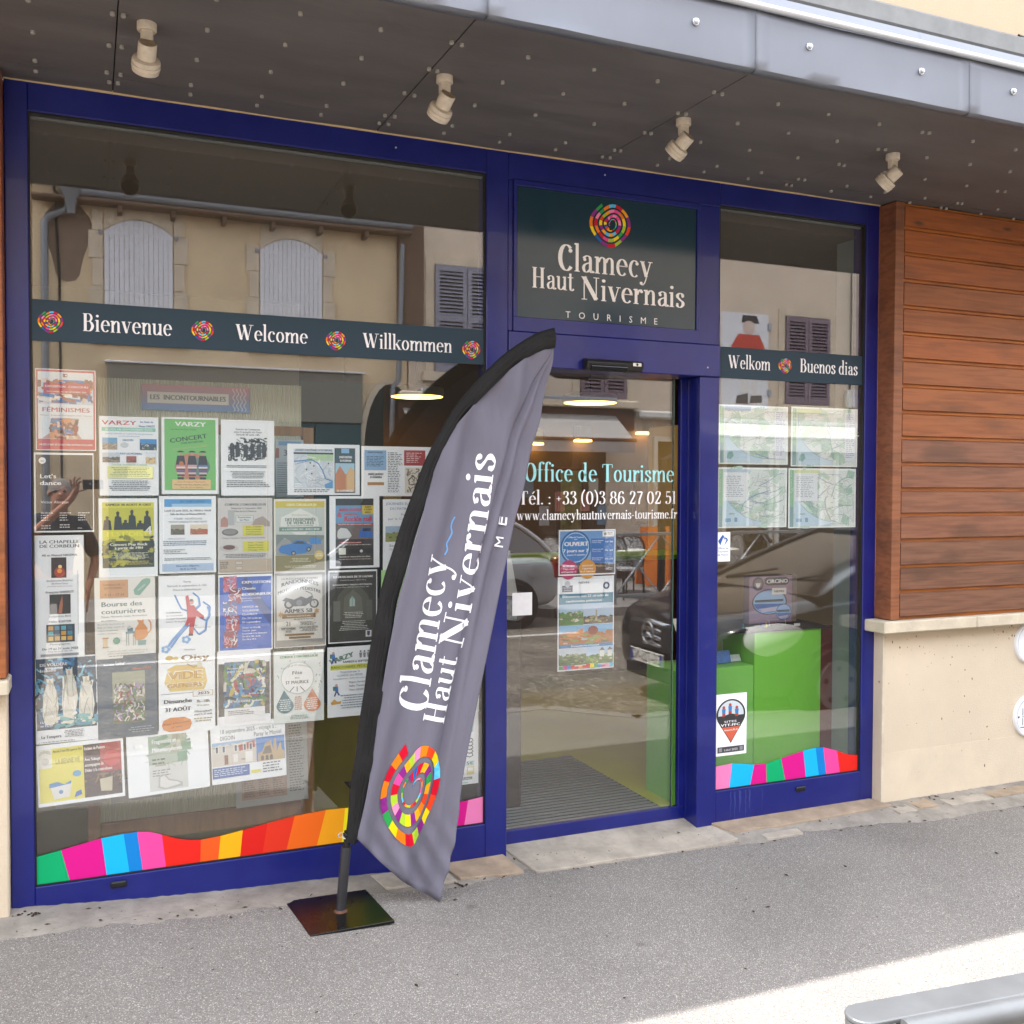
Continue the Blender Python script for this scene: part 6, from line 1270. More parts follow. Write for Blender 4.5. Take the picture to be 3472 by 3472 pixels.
# ============================================================ STREET OPPOSITE (seen in the glass)
W0=12.0
M_yel=mat('ochre_render',lin((.88,.79,.65)),.92,var=.16,vscale=1.1,bump=.9,bscale=55,detail=9)
M_pink=mat('pinkish_render',lin((.86,.79,.71)),.92,var=.1,vscale=1.3,bump=.6,bscale=55)
M_quoin=mat('weathered_quoin',lin((.84,.78,.69)),.9,var=.14,vscale=3,bump=.5,bscale=40)
M_shut=mat('white_shutter_paint',lin((.90,.90,.92)),.6,var=.05,vscale=14)
M_lou=mat('grey_shutter_paint',lin((.56,.56,.62)),.6,var=.08,vscale=14)
M_mau=mat('mauve_shutter_paint',lin((.50,.43,.47)),.6,var=.08,vscale=14)
M_pipe=mat('zinc_pipe',lin((.50,.515,.54)),.45,metal=.4,var=.1,vscale=8)
M_rust=mat('rusted_pipe',lin((.42,.33,.27)),.8,var=.3,vscale=12)
M_brown=mat('brown_shopfront_paint',lin((.30,.17,.11)),.5,var=.12,vscale=10)
M_tile=mat('old_clay_tiles',lin((.48,.32,.24)),.85,var=.3,vscale=5)
M_shopdark=mat('shop_interior_dark',lin((.14,.11,.09)),.8,var=.4,vscale=2)
def bld(label,loc): return thing('townhouse',label,'building',loc)
def ov(x0,x1,y0,y1,z0,z1,b=0): mb=MB(); mb.box(x0,x1,-y0,-y1,z0,z1,b); return mb
b1=bld('ochre rendered two storey townhouse with white arched shutters, mirrored in the big window',(2,-W0,0))
obj('wall',ov(-.75,4.95,W0,W0+.4,0,6.12),M_yel,b1)
obj('wall',ov(-.75,4.95,W0+.4,W0+8,0,6.1),M_shopdark,b1)
mb=MB(); mb.prism([(-W0+.35,6.22),(-W0-4.2,9.3),(-W0-8.3,6.22)],-.8,5.0,ax='x'); obj('roof',mb,M_tile,b1)
# gutter
g1=rv(285,640,W0-.25); g2=rv(770,702,W0-.25); gz=(g1.z+g2.z)/2
mb=MB(); mb.tube([(-.3,-W0+.2,gz),(4.95,-W0+.2,gz)],.09,14); obj('gutter',mb,M_pipe,b1,sm=40)
mb=MB(); mb.box(-.75,4.95,-W0+.02,-W0+.30,gz-.15,gz-.09,.02); obj('eaves_board',mb,M_rust,b1)
for x in [0.4+i*.75 for i in range(6)]:
    mb=MB(); mb.box(x,x+.07,-W0,-W0+.26,gz-.26,gz-.15,.01); obj('rafter_end',mb,M_rust,b1)
hp=rv(238,636,W0-.25)
mb=MB(); mb.lathe((hp.x,-W0+.22,gz+.06),(0,0,-1),[(.17,0),(.17,.03),(.14,.10),(.06,.32),(.055,.40)],20); obj('rain_hopper',mb,M_pipe,b1,sm=30)
pp=[rv(238,690,W0-.2),rv(225,710,W0-.15),rv(165,728,W0-.08),rv(148,742,W0-.08),rv(150,790,W0-.08),rv(160,960,W0-.08),rv(168,1200,W0-.08)]
x_=pp[4].x; pl=[Vector((hp.x,-W0+.22,gz-.3)),Vector((hp.x-.02,-W0+.2,pp[0].z)),Vector((hp.x-.08,-W0+.15,pp[1].z)),pp[2],Vector((x_,-W0+.08,pp[3].z-.03)),Vector((x_,-W0+.08,pp[4].z)),Vector((x_,-W0+.08,2.2)),Vector((x_,-W0+.08,.02))]
mb=MB(); mb.tube(cat([tuple(q) for q in []],4) or pl,.052,12); obj('downpipe',mb,M_pipe,b1,sm=40)
mb=MB(); c_=[rv(180,605,W0-.03),rv(182,640,W0-.03),rv(200,657,W0-.03),rv(238,662,W0-.03)]; mb.tube(c_,.018,6); d0=rv(188,672,W0-.03); mb.tube([d0,rv(192,780,W0-.03),rv(202,950,W0-.03),Vector((d0.x+.06,-W0+.03,.1))],.017,6); obj('cable',mb,M_rubber,b1)
# stained patch under the hopper
mb=MB(); c=rv(228,770,W0); poly=[(c.x+.30*math.cos(a)*(1+.25*math.sin(3*a)),c.z-.18+.62*math.sin(a)) for a in [i*math.pi/10 for i in range(20)]]; mb.prism(poly,-W0+.004,-W0+.002); obj('damp_stain',mb,mat('damp_render',lin((.52,.44,.38)),.95,var=.2,vscale=5,bump=.7,bscale=55),b1)
def arched_shutters(b,L,Rr_,zbot,leafdz=0):
    xl,xr=rv(*L,W0).x,rv(*Rr_,W0).x; zl=rv(*L,W0).z-.05; top=.20
    n=14; w=(xr-xl)/n; xm=(xl+xr)/2
    arcz=lambda x: zl+top*(1-((x-xm)/((xr-xl)/2))**2)
    # surround stones
    for x0,x1 in ((xl-.17,xl-.015),(xr+.015,xr+.17)):
        z=zbot-.12; k=0
        while z<zl+.05:
            h=.42; mb=MB(); e=(.05 if k%2 else 0); mb.box(x0-(e if x0<xl else 0),x1+(e if x0>xl else 0),-W0,-W0+.03,z+.006,min(z+h,zl+.42),.006); obj('surround_stone',mb,M_quoin,b); z+=h; k+=1
    poly=[(xl-.015,zl+.45),(xl-.015,arcz(xl))]+[(xl+(xr-xl)*i/12,arcz(xl+(xr-xl)*i/12)+.015) for i in range(13)]+[(xr+.015,arcz(xr)),(xr+.015,zl+.45)]
    mb=MB(); 
    for i in range(12):
        a=xl+(xr-xl)*i/12; c=xl+(xr-xl)*(i+1)/12; mb.prism([(a,arcz(a)+.012),(c,arcz(c)+.012),(c,zl+.44),(a,zl+.44)],-W0+.028,-W0)
    obj('lintel_stone',mb,M_quoin,b)
    mb=MB(); mb.box(xl-.2,xr+.2,-W0,-W0+.08,zbot-.14,zbot,.01); obj('window_sill',mb,M_quoin,b)
    for lf in range(2):
        base=MB(); a0=xl+lf*n/2*w; a1=a0+n/2*w; base.box(a0+.004,a1-.004,-W0+.008,-W0+.012,zbot+.005,arcz(xl)); sh=obj('shutter',base,M_dark,b)
        for i in range(n//2):
            a=a0+i*w+.003; c=a0+(i+1)*w-.003; mb=MB(); mb.prism([(a,zbot+.01),(c,zbot+.01),(c,arcz(c)),(a,arcz(a))],-W0+.036,-W0+.013); obj('plank',mb,M_shut,sh)
        for z in (zbot+.25,zl-.05):
            mb=MB(); s0,s1=(a0,a0+.33) if lf==0 else (a1-.33,a1); mb.box(s0,s1,-W0+.036,-W0+.043,z,z+.045,.002); obj('strap_hinge',mb,M_shut,sh)
            mb=MB(); xx=(a0-.05 if lf==0 else a1+.05); mb.box(xx-.03,xx+.03,-W0+.03,-W0+.06,z-.01,z+.055,.01); obj('hinge_pin',mb,M_lou,sh)
zb=rv(460,1250,W0).z
arched_shutters(b1,(352,770),(583,795),3.95); arched_shutters(b1,(880,835),(1092,862),3.95)
# plain rendered lintel line and the closed shop front
s0=rv(362,1224,W0-.12); s1=rv(1232,1264,W0-.12)
zt_=(s0.z+s1.z)/2
M_sf=mat('shop_fascia_paint',lin((.50,.49,.45)),.6,var=.05,vscale=4)
M_teal=mat('teal_shop_paint',lin((.22,.33,.36)),.5,var=.08,vscale=6)
obj('shop_fascia',ov(s0.x,s1.x,W0,W0-.12,2.72,zt_-.03,.01),M_sf,b1); obj('fascia_moulding',ov(s0.x-.03,s1.x+.03,W0,W0-.17,zt_-.03,zt_,.008),M_shut,b1)
for i in range(5):
    w_=(s1.x-s0.x)/5; obj('shop_panel',ov(s0.x+i*w_+.01,s0.x+(i+1)*w_-.01,W0,W0-.07,.35,2.71,.012),M_teal,b1)
obj('shop_plinth',ov(s0.x,s1.x,W0,W0-.10,0,.34,.01),M_sf,b1)
mb=MB(); ring=[(4.66+ .46*math.cos(a),2.25+1.15*math.sin(a)) for a in [math.pi*i/14 for i in range(15)]]; mb.prism(ring+[(4.2,0.0),(5.12,0.0)],-W0+.02,-W0+.004); obj('alley_opening',mb,M_shopdark,b1)
mb=MB(); mb.prism([(p[0]+(.08 if p[0]>4.66 else -.08),p[1]+.07) for p in ring]+ring[::-1],-W0+.03,-W0+.0); obj('alley_arch',mb,M_quoin,b1)
# left neighbour, stone corner
b0=bld('pale stone house on the far left of the street, corner blocks beside the downpipe',(-3,-W0,0))
obj('wall',ov(-9,-1.05,W0+.05,W0+7,0,8.0),M_pink,b0)
for i in range(19): obj('quoin',ov(-1.05-(.0 if i%2 else .0),-.76,W0+.03,W0+.5,i*.42+.005,i*.42+.415,.008),M_quoin,b0) if i*.42<8 else None
# middle house with grey louvres
b2=bld('brown fronted cafe house with grey louvred shutters, mirrored beside the flag',(7,-W0,0))
obj('wall',ov(4.97,9.6,W0-.03,W0+.4,0,7.4),M_pink,b2); obj('wall',ov(4.97,9.6,W0+.4,W0+8,0,7.4),M_shopdark,b2)
mb=MB(); mb.prism([(-W0+.35,7.45),(-W0-4.2,10.3),(-W0-8.3,7.45)],4.9,9.7,ax='x'); obj('roof',mb,M_tile,b2)
def louvres(b,x0,x1,z0,z1,m,leaves=2,Y=W0-.03,ajar=0):
    for s,e in ((x0-.16,x0-.01),(x1+.01,x1+.16)): obj('surround_stone',ov(s,e,Y,Y-.025,z0-.1,z1+.14,.005),M_quoin,b)
    obj('lintel_stone',ov(x0-.01,x1+.01,Y,Y-.025,z1+.01,z1+.16,.005),M_quoin,b); obj('window_sill',ov(x0-.22,x1+.22,Y,Y-.09,z0-.17,z0-.01,.01),M_quoin,b)
    w=(x1-x0)/leaves
    for i in range(leaves):
        a=x0+i*w+.006; c=a+w-.012; mb=MB(); f=.075
        mb.box(a,a+f,-(Y-.01),-(Y-.055),z0,z1,.003); mb.box(c-f,c,-(Y-.01),-(Y-.055),z0,z1,.003)
        for q0,q1 in ((z0,z0+.12),(z1-.1,z1),((z0+z1)/2-.05,(z0+z1)/2+.05)): mb.box(a+f,c-f,-(Y-.01),-(Y-.053),q0,q1,.003)
        sh=obj('shutter',mb,m,b)
        mb=MB(); mb.box(a+f,c-f,-(Y-.004),-(Y-.01),z0,z1); obj('shutter_back',mb,M_dark,sh)
        for h0,h1 in ((z0+.12,(z0+z1)/2-.05),((z0+z1)/2+.05,z1-.1)):
            n=int((h1-h0)/.062)
            for k in range(n):
                z=h0+(k+.5)*(h1-h0)/n; mb=MB(); mb.prism([(-(Y-.014),z+.020),(-(Y-.05),z-.018),(-(Y-.05),z-.026),(-(Y-.014),z+.012)],a+f,c-f,ax='x'); obj('slat',mb,m,sh)
l0=rv(1472,905,W0); lb=rv(1472,1262,W0)
louvres(b2,l0.x,l0.x+1.16,lb.z,l0.z+.02,M_lou)
r0=rv(2190,1292,W0,.13); r1=rv(2190,1360,W0,.13); louvres(b2,min(r0.x,8.3),min(r0.x,8.3)+.98,r1.z,r1.z+1.7,M_mau)
# rusted wide downpipe between houses, and slim zinc pipe
q0=rv(1345,760,W0); obj('chimney_breast_drain',ov(q0.x,q0.x+.46,W0-.0,W0-.10,q0.z-2.2,q0.z+.55,.03),M_rust,b2)
mb=MB(); P_=[rv(1335,757,W0-.15),rv(1362,775,W0-.15),rv(1372,800,W0-.15)]; mb.tube(P_,.05,10); obj('pipe_elbow',mb,M_pipe,b2,sm=40)
mb=MB(); P_=[rv(1364,830,W0-.12),rv(1362,1000,W0-.12),rv(1354,1290,W0-.12),rv(1335,1315,W0-.12),rv(1330,1500,W0-.12)]; P_+= [Vector((P_[-1].x,P_[-1].y,.02))]; mb.tube(P_,.045,12); obj('downpipe',mb,M_pipe,b2,sm=40)
# cafe front
cx0=rv(1345,1400,W0).x; cz=rv(1480,1360,W0).z
obj('shop_cornice',ov(cx0,9.4,W0-.03,W0-.30,cz-.02,cz+.12,.02),M_quoin,b2)
obj('shopfront_frame',ov(cx0,9.4,W0-.03,W0-.13,0,.5,.01),M_brown,b2); obj('shopfront_fascia',ov(cx0,9.4,W0-.03,W0-.14,cz-.42,cz-.02,.01),M_brown,b2)
xx=cx0
for i,w_ in enumerate((.16,1.0,.14,.85,.14,1.05,.14,.6)):
    if i%2==0: obj('shopfront_post',ov(xx,xx+w_,W0-.03,W0-.13,.5,cz-.42,.01),M_brown,b2)
    else:
        pn=obj('shopfront_pane',ov(xx,xx+w_,W0-.05,W0-.06,.5,cz-.42),mat('dark_shop_glass',lin((.12,.11,.10)),.05,spec=.8),b2)
        for k in range(3): obj('window_card',ov(xx+w_*(.1+.3*k),xx+w_*(.1+.3*k)+.2,W0-.062,W0-.066,1.0+.25*((k+i)%3),1.35+.25*((k+i)%3)),mat('window_card_%d'%((i+k)%4),lin([(.75,.75,.7),(.35,.5,.6),(.6,.6,.62),(.7,.45,.4)][(i+k)%4]),.7),pn)
    xx+=w_
def awning(b,x0,x1,zt,zb,dep,m,label,val=.22,bar=M_brown):
    t=thing('awning',label,'awning',((x0+x1)/2,-W0,zt))
    mb=MB(); Y0=W0-.05;Y1=W0-dep
    mb.prism([(-Y0,zt),(-Y1,zb),(-Y1,zb-.012),(-Y0,zt-.012)],x0,x1,ax='x'); obj('canvas',mb,m,t)
    mb=MB(); n=24; vs=[]
    for i in range(n+1):
        x=x0+(x1-x0)*i/n; vs+=[(x,-Y1+.012,zb-.01),(x,-Y1+.012+.01*math.sin(i*1.9),zb-val)]
    mb.add(vs,[(2*i,2*i+1,2*i+3,2*i+2) for i in range(n)]); o=obj('valance',mb,m,t); sd=o.modifiers.new('c','SOLIDIFY'); sd.thickness=.004
    mb=MB(); mb.tube([(x0-.03,-Y1,zb+.0),(x1+.03,-Y1,zb+.0)],.035,10); obj('front_bar',mb,bar,t,sm=40)
    mb=MB(); mb.tube([(x0-.03,-Y0+.02,zt+.02),(x1+.03,-Y0+.02,zt+.02)],.06,10); obj('roller',mb,M_white,t,sm=40)
    for x in (x0+.15,x1-.15):
        mb=MB(); mb.tube([(x,-Y0,zt-.15),((x+.2),-(Y0+Y1)/2,(zt+zb)/2-.1),(x,-Y1,zb-.02)],.02,8); obj('folding_arm',mb,M_steel,t,sm=40)
    return t
ta=rv(1359,1374,W0); tb=rv(2075,1389,W0,.13)
awning(b2,ta.x,tb.x,ta.z,rv(1392,1476,W0-.8).z,.85,mat('grey_awning_canvas',lin((.64,.63,.62)),.85,var=.05,vscale=5),'short grey awning over the brown cafe front, mirrored in the door')
for k,(u,v) in enumerate(((1830,1345),)):
    a=rv(1820,1347,W0-.3,.13); c=rv(2095,1356,W0-.3,.13)
    t=thing('awning_cassette','slim silver awning cassette above the grey awning','awning',((a.x+c.x)/2,-W0,a.z)); mb=MB(); mb.box(a.x-2.2,c.x,-W0+.05,-W0+.3,a.z-.05,a.z+.04,.02); obj('casing',mb,M_steel,t)
# right-hand house with mauve louvres
b3=bld('pale pink rendered house with mauve louvred shutters, mirrored in the narrow right window',(14,-W0,0))
obj('wall',ov(9.62,20,W0,W0+.4,0,7.6),M_pink,b3); obj('wall',ov(9.62,20,W0+.4,W0+8,0,7.6),M_shopdark,b3)
mb=MB(); mb.prism([(-W0+.35,7.65),(-W0-4.2,10.6),(-W0-8.3,7.65)],9.55,20.1,ax='x'); obj('roof',mb,M_tile,b3)
m0=rv(2660,1073,W0); m1=rv(2806,1375,W0); louvres(b3,m0.x,m1.x,m1.z,m0.z,M_mau,Y=W0)
obj('string_course',ov(9.62,20,W0,W0-.06,2.95,3.08,.01),M_quoin,b3)
mb=MB(); a=rv(2885,1000,W0-.03); mb.tube([(a.x,-W0+.03,7.5),(a.x,-W0+.03,3.1),(a.x+.04,-W0+.03,2.2)],.015,6); obj('cable',mb,M_rubber,b3)
a=rv(2892,1348,W0-.1); obj('meter_box',ov(a.x-.16,a.x+.16,W0,W0-.12,a.z-.2,a.z+.16,.02),M_white,b3)
# trompe-l'oeil panel with a plain drummer figure
a=rv(2445,1058,W0); c=rv(2598,1388,W0)
t=thing('painted_panel','white wall panel painted with a red coated drummer, left of the mauve shutters','painting',((a.x+c.x)/2,-W0,c.z))
obj('board',ov(a.x,c.x,W0,W0-.04,c.z,a.z,.005),M_shut,t)
class PrintO(Print):
    def P(s,x,z,lay=None): 
        q=super().P(x,z,lay); return (q[0],s.y+(s.k)*s.dz*4,q[2])
p=PrintO(c.x-a.x,a.z-c.z,-W0+.041,a.x,c.z)
p.poly([(.45,.98),(.75,.98),(.8,.90),(.42,.90)],'3a3436');p.disc(.58,.85,.13,'d8c0b4',16);p.poly([(.35,.78),(.8,.78),(.95,.62),(.88,.5),(.3,.5),(.2,.64)],'c84838');p.poly([(.25,.62),(.15,.45),(.3,.42),(.36,.6)],'e6d8cc');p.disc(.55,.50,.26,'c83c34',24,.9);p.disc(.55,.50,.2,'e8dcd0',20,.9);p.rect(.42,.16,.56,.40,'e4e0dc');p.rect(.62,.16,.76,.40,'e4e0dc')
p.poly([(.3,.05),(.32,.13),(.56,.17),(.56,.05)],'6a625c');p.poly([(.6,.06),(.62,.14),(.86,.15),(.86,.07)],'6a625c'); p.build(t)
for z in (c.z+.25,a.z-.3): obj('hinge_pin',ov(c.x-.02,c.x+.06,W0-.03,W0-.07,z,z+.14,.01),M_steel,t)
# ground floor windows and pilasters of the right-hand house
for i,(x0,x1) in enumerate(((9.95,11.1),(11.35,12.35),(12.6,13.6),(14.1,15.3),(15.8,17))):
    w_=obj('window',ov(x0,x1,W0,W0-.05,.45,2.55,.01),mat('dark_shop_glass',(0,0,0)),b3)
    for s in ((x0-.09,x0,.35,2.64),(x1,x1+.09,.35,2.64),((x0+x1)/2-.03,(x0+x1)/2+.03,.45,2.55),(x0,x1,2.55,2.64),(x0-.14,x1+.14,.28,.36)): obj('window_frame',ov(s[0],s[1],W0,W0-.09,s[2],s[3],.008),M_white,w_)
aw=awning(b3,10.3,15.2,2.95,2.62,1.1,mat('cream_awning_canvas',lin((.86,.85,.80)),.85,var=.04,vscale=5),'cream awning mirrored across the cycle maps',.26,M_white)
a=rv(2130,1405,W0-.2,.13)
t=thing('awning_cassette','long white awning cassette right of the grey awning','awning',(9.9,-W0,a.z)); obj('casing',ov(9.45,10.25,W0,W0-.26,a.z-.07,a.z+.07,.03),M_white,t)
# far ends of the street so the panes never show an empty horizon
e1=bld('long cream terrace closing the street far to the right',(28,-W0,0)); obj('wall',ov(20.2,46,W0,W0+8,0,8),M_cream2,e1)
for i in range(9):
    for z in (1.0,4.2): obj('window',ov(21.2+i*2.7,22.3+i*2.7,W0,W0-.04,z,z+1.7,.01),mat('dark_shop_glass',(0,0,0)),e1)
mb=MB(); mb.prism([(-W0+.35,8),(-W0-4.2,11),(-W0-8.3,8)],20.1,46.1,ax='x'); obj('roof',mb,M_tile,e1)
e2=bld('cream house closing the street far to the left',(-18,-W0,0)); obj('wall',ov(-30,-9.1,W0,W0+8,0,8),M_cream2,e2)
# ---- terrace
def rail_panel(x0,x1,y,label,ry=0):
    t=thing('terrace_railing',label,'railing',(x0,y,0),'steel terrace railings across the street'); h=1.02
    for x in (x0,x1):
        mb=MB(); mb.box(x-.025,x+.025,y-.025,y+.025,0,h,.004); obj('post',mb,M_steel,t)
    for z in (.10,h-.03): mb=MB(); mb.box(x0+.026,x1-.026,y-.02,y+.02,z,z+.045,.004); obj('rail',mb,M_steel,t)
    n=2; w_=(x1-x0)/n
    for i in range(n):
        a=x0+i*w_+.03;c=a+w_-.06
        for s,e in (((a,.15),(c,h-.04)),((a,h-.04),(c,.15))): mb=MB(); mb.tube([(s[0],y+(.008 if s[1]<.5 else -.008),s[1]),(e[0],y+(.008 if s[1]<.5 else -.008),e[1])],.013,8); obj('brace',mb,M_steel,t)
        mb=MB(); mb.lathe(((a+c)/2,y,(h+.11)/2),(0,1,0),[(.05,-.015),(.05,.015)],12); obj('boss',mb,M_steel,t)
    return t
q=rv(2113,2080,8.0,.13); xr=rv(2113,2000,8.0,.13).x
for i,l in enumerate(('steel cross braced terrace railing nearest the silver car','steel cross braced terrace railing further right on the terrace')): rail_panel(xr+i*1.62,xr+1.55+i*1.62,-8.25,l)
M_wick=mat('black_white_weave',lin((.62,.62,.62)),.7,var=.9,vscale=45,detail=0); M_cframe=mat('dark_cane_frame',lin((.16,.11,.08)),.5,var=.2,vscale=20)
def cafe_chair(x,y,rz,label):
    t=thing('cafe_chair',label,'chair',(x,y,0),'woven cafe chairs on the terrace'); 
    def Q(a,b,c): return (x+a*math.cos(rz)-b*math.sin(rz),y+a*math.sin(rz)+b*math.cos(rz),c)
    mb=MB(); 
    vs=[Q(a,b,c) for c in(.44,.47) for a,b in((-.21,-.2),(.21,-.2),(.23,.22),(-.23,.22))]; mb.add(vs,[(3,2,1,0),(4,5,6,7),(0,1,5,4),(1,2,6,5),(2,3,7,6),(3,0,4,7)]); obj('seat',mb,M_wick,t)
    mb=MB(); arc=[(-.22,.46),(-.23,.75),(-.15,.88),(0,.92),(.15,.88),(.23,.75),(.22,.46)]; vs=[Q(a,.21+.05*(c-.46),c) for a,c in arc]+[Q(a,.235+.05*(c-.46),c) for a,c in arc]; n=7; mb.add(vs,[tuple(range(n)),tuple(range(2*n-1,n-1,-1))]+[(i,n+i,n+(i+1)%n,(i+1)%n) for i in range(n)]); obj('backrest',mb,M_wick,t)
    mb=MB(); mb.tube([Q(a*1.06,.225+.05*(c-.46),c+.01) for a,c in cat(arc,3)],.014,7); obj('back_frame',mb,M_cframe,t,sm=50)
    for a,b in((-.2,-.18),(.2,-.18),(-.22,.2),(.22,.2)): mb=MB(); mb.tube([Q(a,b,.44),Q(a*1.12,b*1.15,.0)],.013,7); obj('leg',mb,M_cframe,t,sm=50)
def cafe_table(x,y,label):
    t=thing('cafe_table',label,'table',(x,y,0),'round cafe tables on the terrace')
    mb=MB(); mb.lathe((x,y,.70),(0,0,1),[(.33,0),(.34,.008),(.34,.02),(.33,.026)],24); obj('table_top',mb,M_white,t,sm=35)
    mb=MB(); mb.tube([(x,y,.03),(x,y,.70)],.022,10); obj('column',mb,M_black,t,sm=40); mb=MB(); mb.lathe((x,y,0),(0,0,1),[(.2,0),(.2,.015),(.05,.04)],16); obj('foot',mb,M_black,t,sm=40)
for i,(x,y,r,l) in enumerate([(xr+.55,-8.9,2.9,'woven cafe chair close behind the first railing panel'),(xr+1.0,-9.7,.2,'woven cafe chair beyond the first round table'),(xr+1.7,-8.8,3.3,'woven cafe chair behind the gap of the railings'),(xr+2.6,-9.5,-.4,'woven cafe chair by the second round table'),(xr-.2,-9.6,1.3,'woven cafe chair at the left end of the terrace')]): cafe_chair(x,y,r,l)
cafe_table(xr+.75,-9.3,'round white cafe table behind the first railing'); cafe_table(xr+2.2,-9.1,'round white cafe table behind the second railing')
a=rv(2222,1860,10.4,.13)
t=thing('pavement_sign','orange folding board standing on the terrace before the cafe','sign',(a.x,-10.4,0)); mb=MB(); mb.prism([(-10.2,.02),(-10.38,1.02),(-10.40,1.02),(-10.23,.02)],a.x-.28,a.x+.28,ax='x'); obj('front_board',mb,mat('orange_board',lin((.86,.45,.08)),.6,var=.08,vscale=6),t); mb=MB(); mb.prism([(-10.6,.02),(-10.42,1.02),(-10.40,1.02),(-10.57,.02)],a.x-.28,a.x+.28,ax='x'); obj('back_board',mb,MATS['orange_board'],t)
a=rv(2246,1600,9.5,.13)
t=thing('terrace_lamp','tall black patio lamp with a bent arm on the terrace','lamp',(a.x,-9.5,0)); mb=MB(); mb.box(a.x-.05,a.x+.05,-9.55,-9.45,0,2.15,.01); obj('post',mb,M_black,t); mb=MB(); mb.tube([(a.x,-9.5,2.1),(a.x+.15,-9.5,2.2),(a.x+.55,-9.5,2.05)],.04,8); obj('arm',mb,M_black,t)
# ============================================================ INTERIOR
M_floor=mat('olive_floor',lin((.80,.80,.17)),.45,var=.08,vscale=3,bump=.03,bscale=100)
M_iw=mat('interior_warm_wall',lin((.44,.36,.30)),.8,var=.06,vscale=2)
M_ig=mat('interior_grey_wall',lin((.74,.72,.68)),.85,var=.04,vscale=2)
def istruct(n,m,*a): mb=MB(); mb.box(*a); return struct(n,mb,m)
istruct('interior_floor',M_floor,-2.5,9,.172,7.9,.0,.045)
istruct('interior_ceiling',mat('interior_ceiling',lin((.40,.36,.32)),.8),-2.5,9,.16,5.59,3.06,3.2)
istruct('interior_back_wall',M_iw,-2.5,9,5.2,5.58,.046,3.059)
istruct('interior_side_wall',M_ig,-2.5,-2.4,.26,5.19,.046,3.059); istruct('interior_side_wall',M_iw,8.0,8.2,.26,5.19,.046,3.059)
istruct('interior_partition',M_ig,-.9,1.45,3.4,3.5,.046,3.059); istruct('interior_partition',mat('interior_teal_wall',lin((.24,.36,.40)),.8,var=.05,vscale=2),1.452,2.1,3.4,3.5,.046,2.5)
istruct('interior_reveal',mat('grey_reveal',lin((.52,.57,.57)),.7),3.822,3.841,.165,.30,.046,3.055)
istruct('interior_lobby_wall',M_ig,5.2,5.3,1.7,4.6,.046,2.3)
# entrance mat of aluminium slats
t=thing('entrance_mat','grey ribbed aluminium entrance mat inside the sliding door','mat',(2.2,.8,.046))
obj('mat_base',MB().box(1.3,2.715,.19,1.36,.0455,.049),M_rubber,t)
sm_=None
for i in range(27):
    y=.205+i*.043
    if sm_ is None:
        o=obj('slat',MB().box(1.31,2.705,y,y+.019,.0492,.0565,.002),M_alu,t); sm_=o; y00=y
    else:
        o=bpy.data.objects.new('slat',sm_.data); C.objects.link(o); o.parent=t; o.location=(0,y-y00,0)
# green counters
M_gr=mat('green_laminate',lin((.50,.83,.27)),.35,var=.03,vscale=2,spec=.4)
M_gr2=mat('green_laminate_end',lin((.52,.84,.36)),.4,var=.03,vscale=2)
A=thing('low_display_block','low apple green display block just inside the door','display',(3.05,.45,.046)); obj('body',MB().box(2.80,3.288,.30,.60,.046,.750,.003),M_gr2,A)
Bk=thing('tall_display_block','taller apple green display block in the narrow right window','display',(3.5,.45,.046)); obj('body',MB().box(3.292,3.742,.30,.75,.046,.925,.003),M_gr,Bk)
t=thing('display_mat','black draped board game cloth on the taller green block','cloth',(3.55,.5,.93)); mb=MB(); n=20; vs=[]
for i in range(n+1):
    for j in range(3): vs.append((3.05+.75*i/n,(.285,.40,.70)[j],(.9315+.001*math.sin(i*1.7),.9385,.9385)[j]))
mb.add(vs,[(i*3+j,(i+1)*3+j,(i+1)*3+j+1,i*3+j+1) for i in range(n) for j in range(2)]); o=obj('cloth',mb,mat('black_game_cloth',lin((.13,.12,.13)),.7,var=.6,vscale=35),t); sd=o.modifiers.new('c','SOLIDIFY'); sd.thickness=.004
t=thing('red_panel','dark red panel standing beside the green block','panel',(3.80,.4,.046)); obj('panel',MB().box(3.746,3.96,.34,.36,.046,.93,.002),mat('dark_red_laminate',lin((.42,.10,.07)),.4,var=.05,vscale=3),t)
# puzzle box on a wire easel
def wire_easel(x,y,z,label):
    t=thing('wire_easel',label,'easel',(x,y,z))
    for s in(-.055,.055):
        mb=MB(); mb.tube([(x+s,y-.035,z+.035),(x+s,y-.04,z+.003),(x+s,y+.05,z+.003),(x+s*.6,y+.03,z+.12)],.0016,5); obj('wire',mb,M_zincb,t)
yb=.40; wire_easel(3.49,yb,.943,'thin wire easel holding the lilac puzzle box')
a=at(2540,2085,yb); c=at(2686,1950,yb); z0=.955; z1=c.z; x0,x1=a.x,c.x
t=thing('puzzle_box','lilac boxed puzzle with oval seaside pictures and curved black title','box',((x0+x1)/2,yb,z0))
mb=MB(); mb.box(x0,x1,yb,yb+.055,z0,z1,.002); obj('box',mb,mat('lilac_card',lin((.56,.46,.55)),.5,var=.06,vscale=9),t)
p=Print(x1-x0,z1-z0,yb-.0003,x0,z0); p.disc(.20,.84,.13,'2c2a2e',24);p.disc(.20,.84,.10,'6a6068',20);p.poly([(.14,.86),(.26,.86),(.24,.78),(.2,.75),(.16,.78)],'d8d4d8')
p.poly([(.35,.93),(.4,.97),(.86,.97),(.92,.92),(.92,.84),(.86,.80),(.42,.80),(.35,.84)],'242226');p.text('CIRCINO',.64,.845,.085,'eeeef0',wd=.5,bold=2)
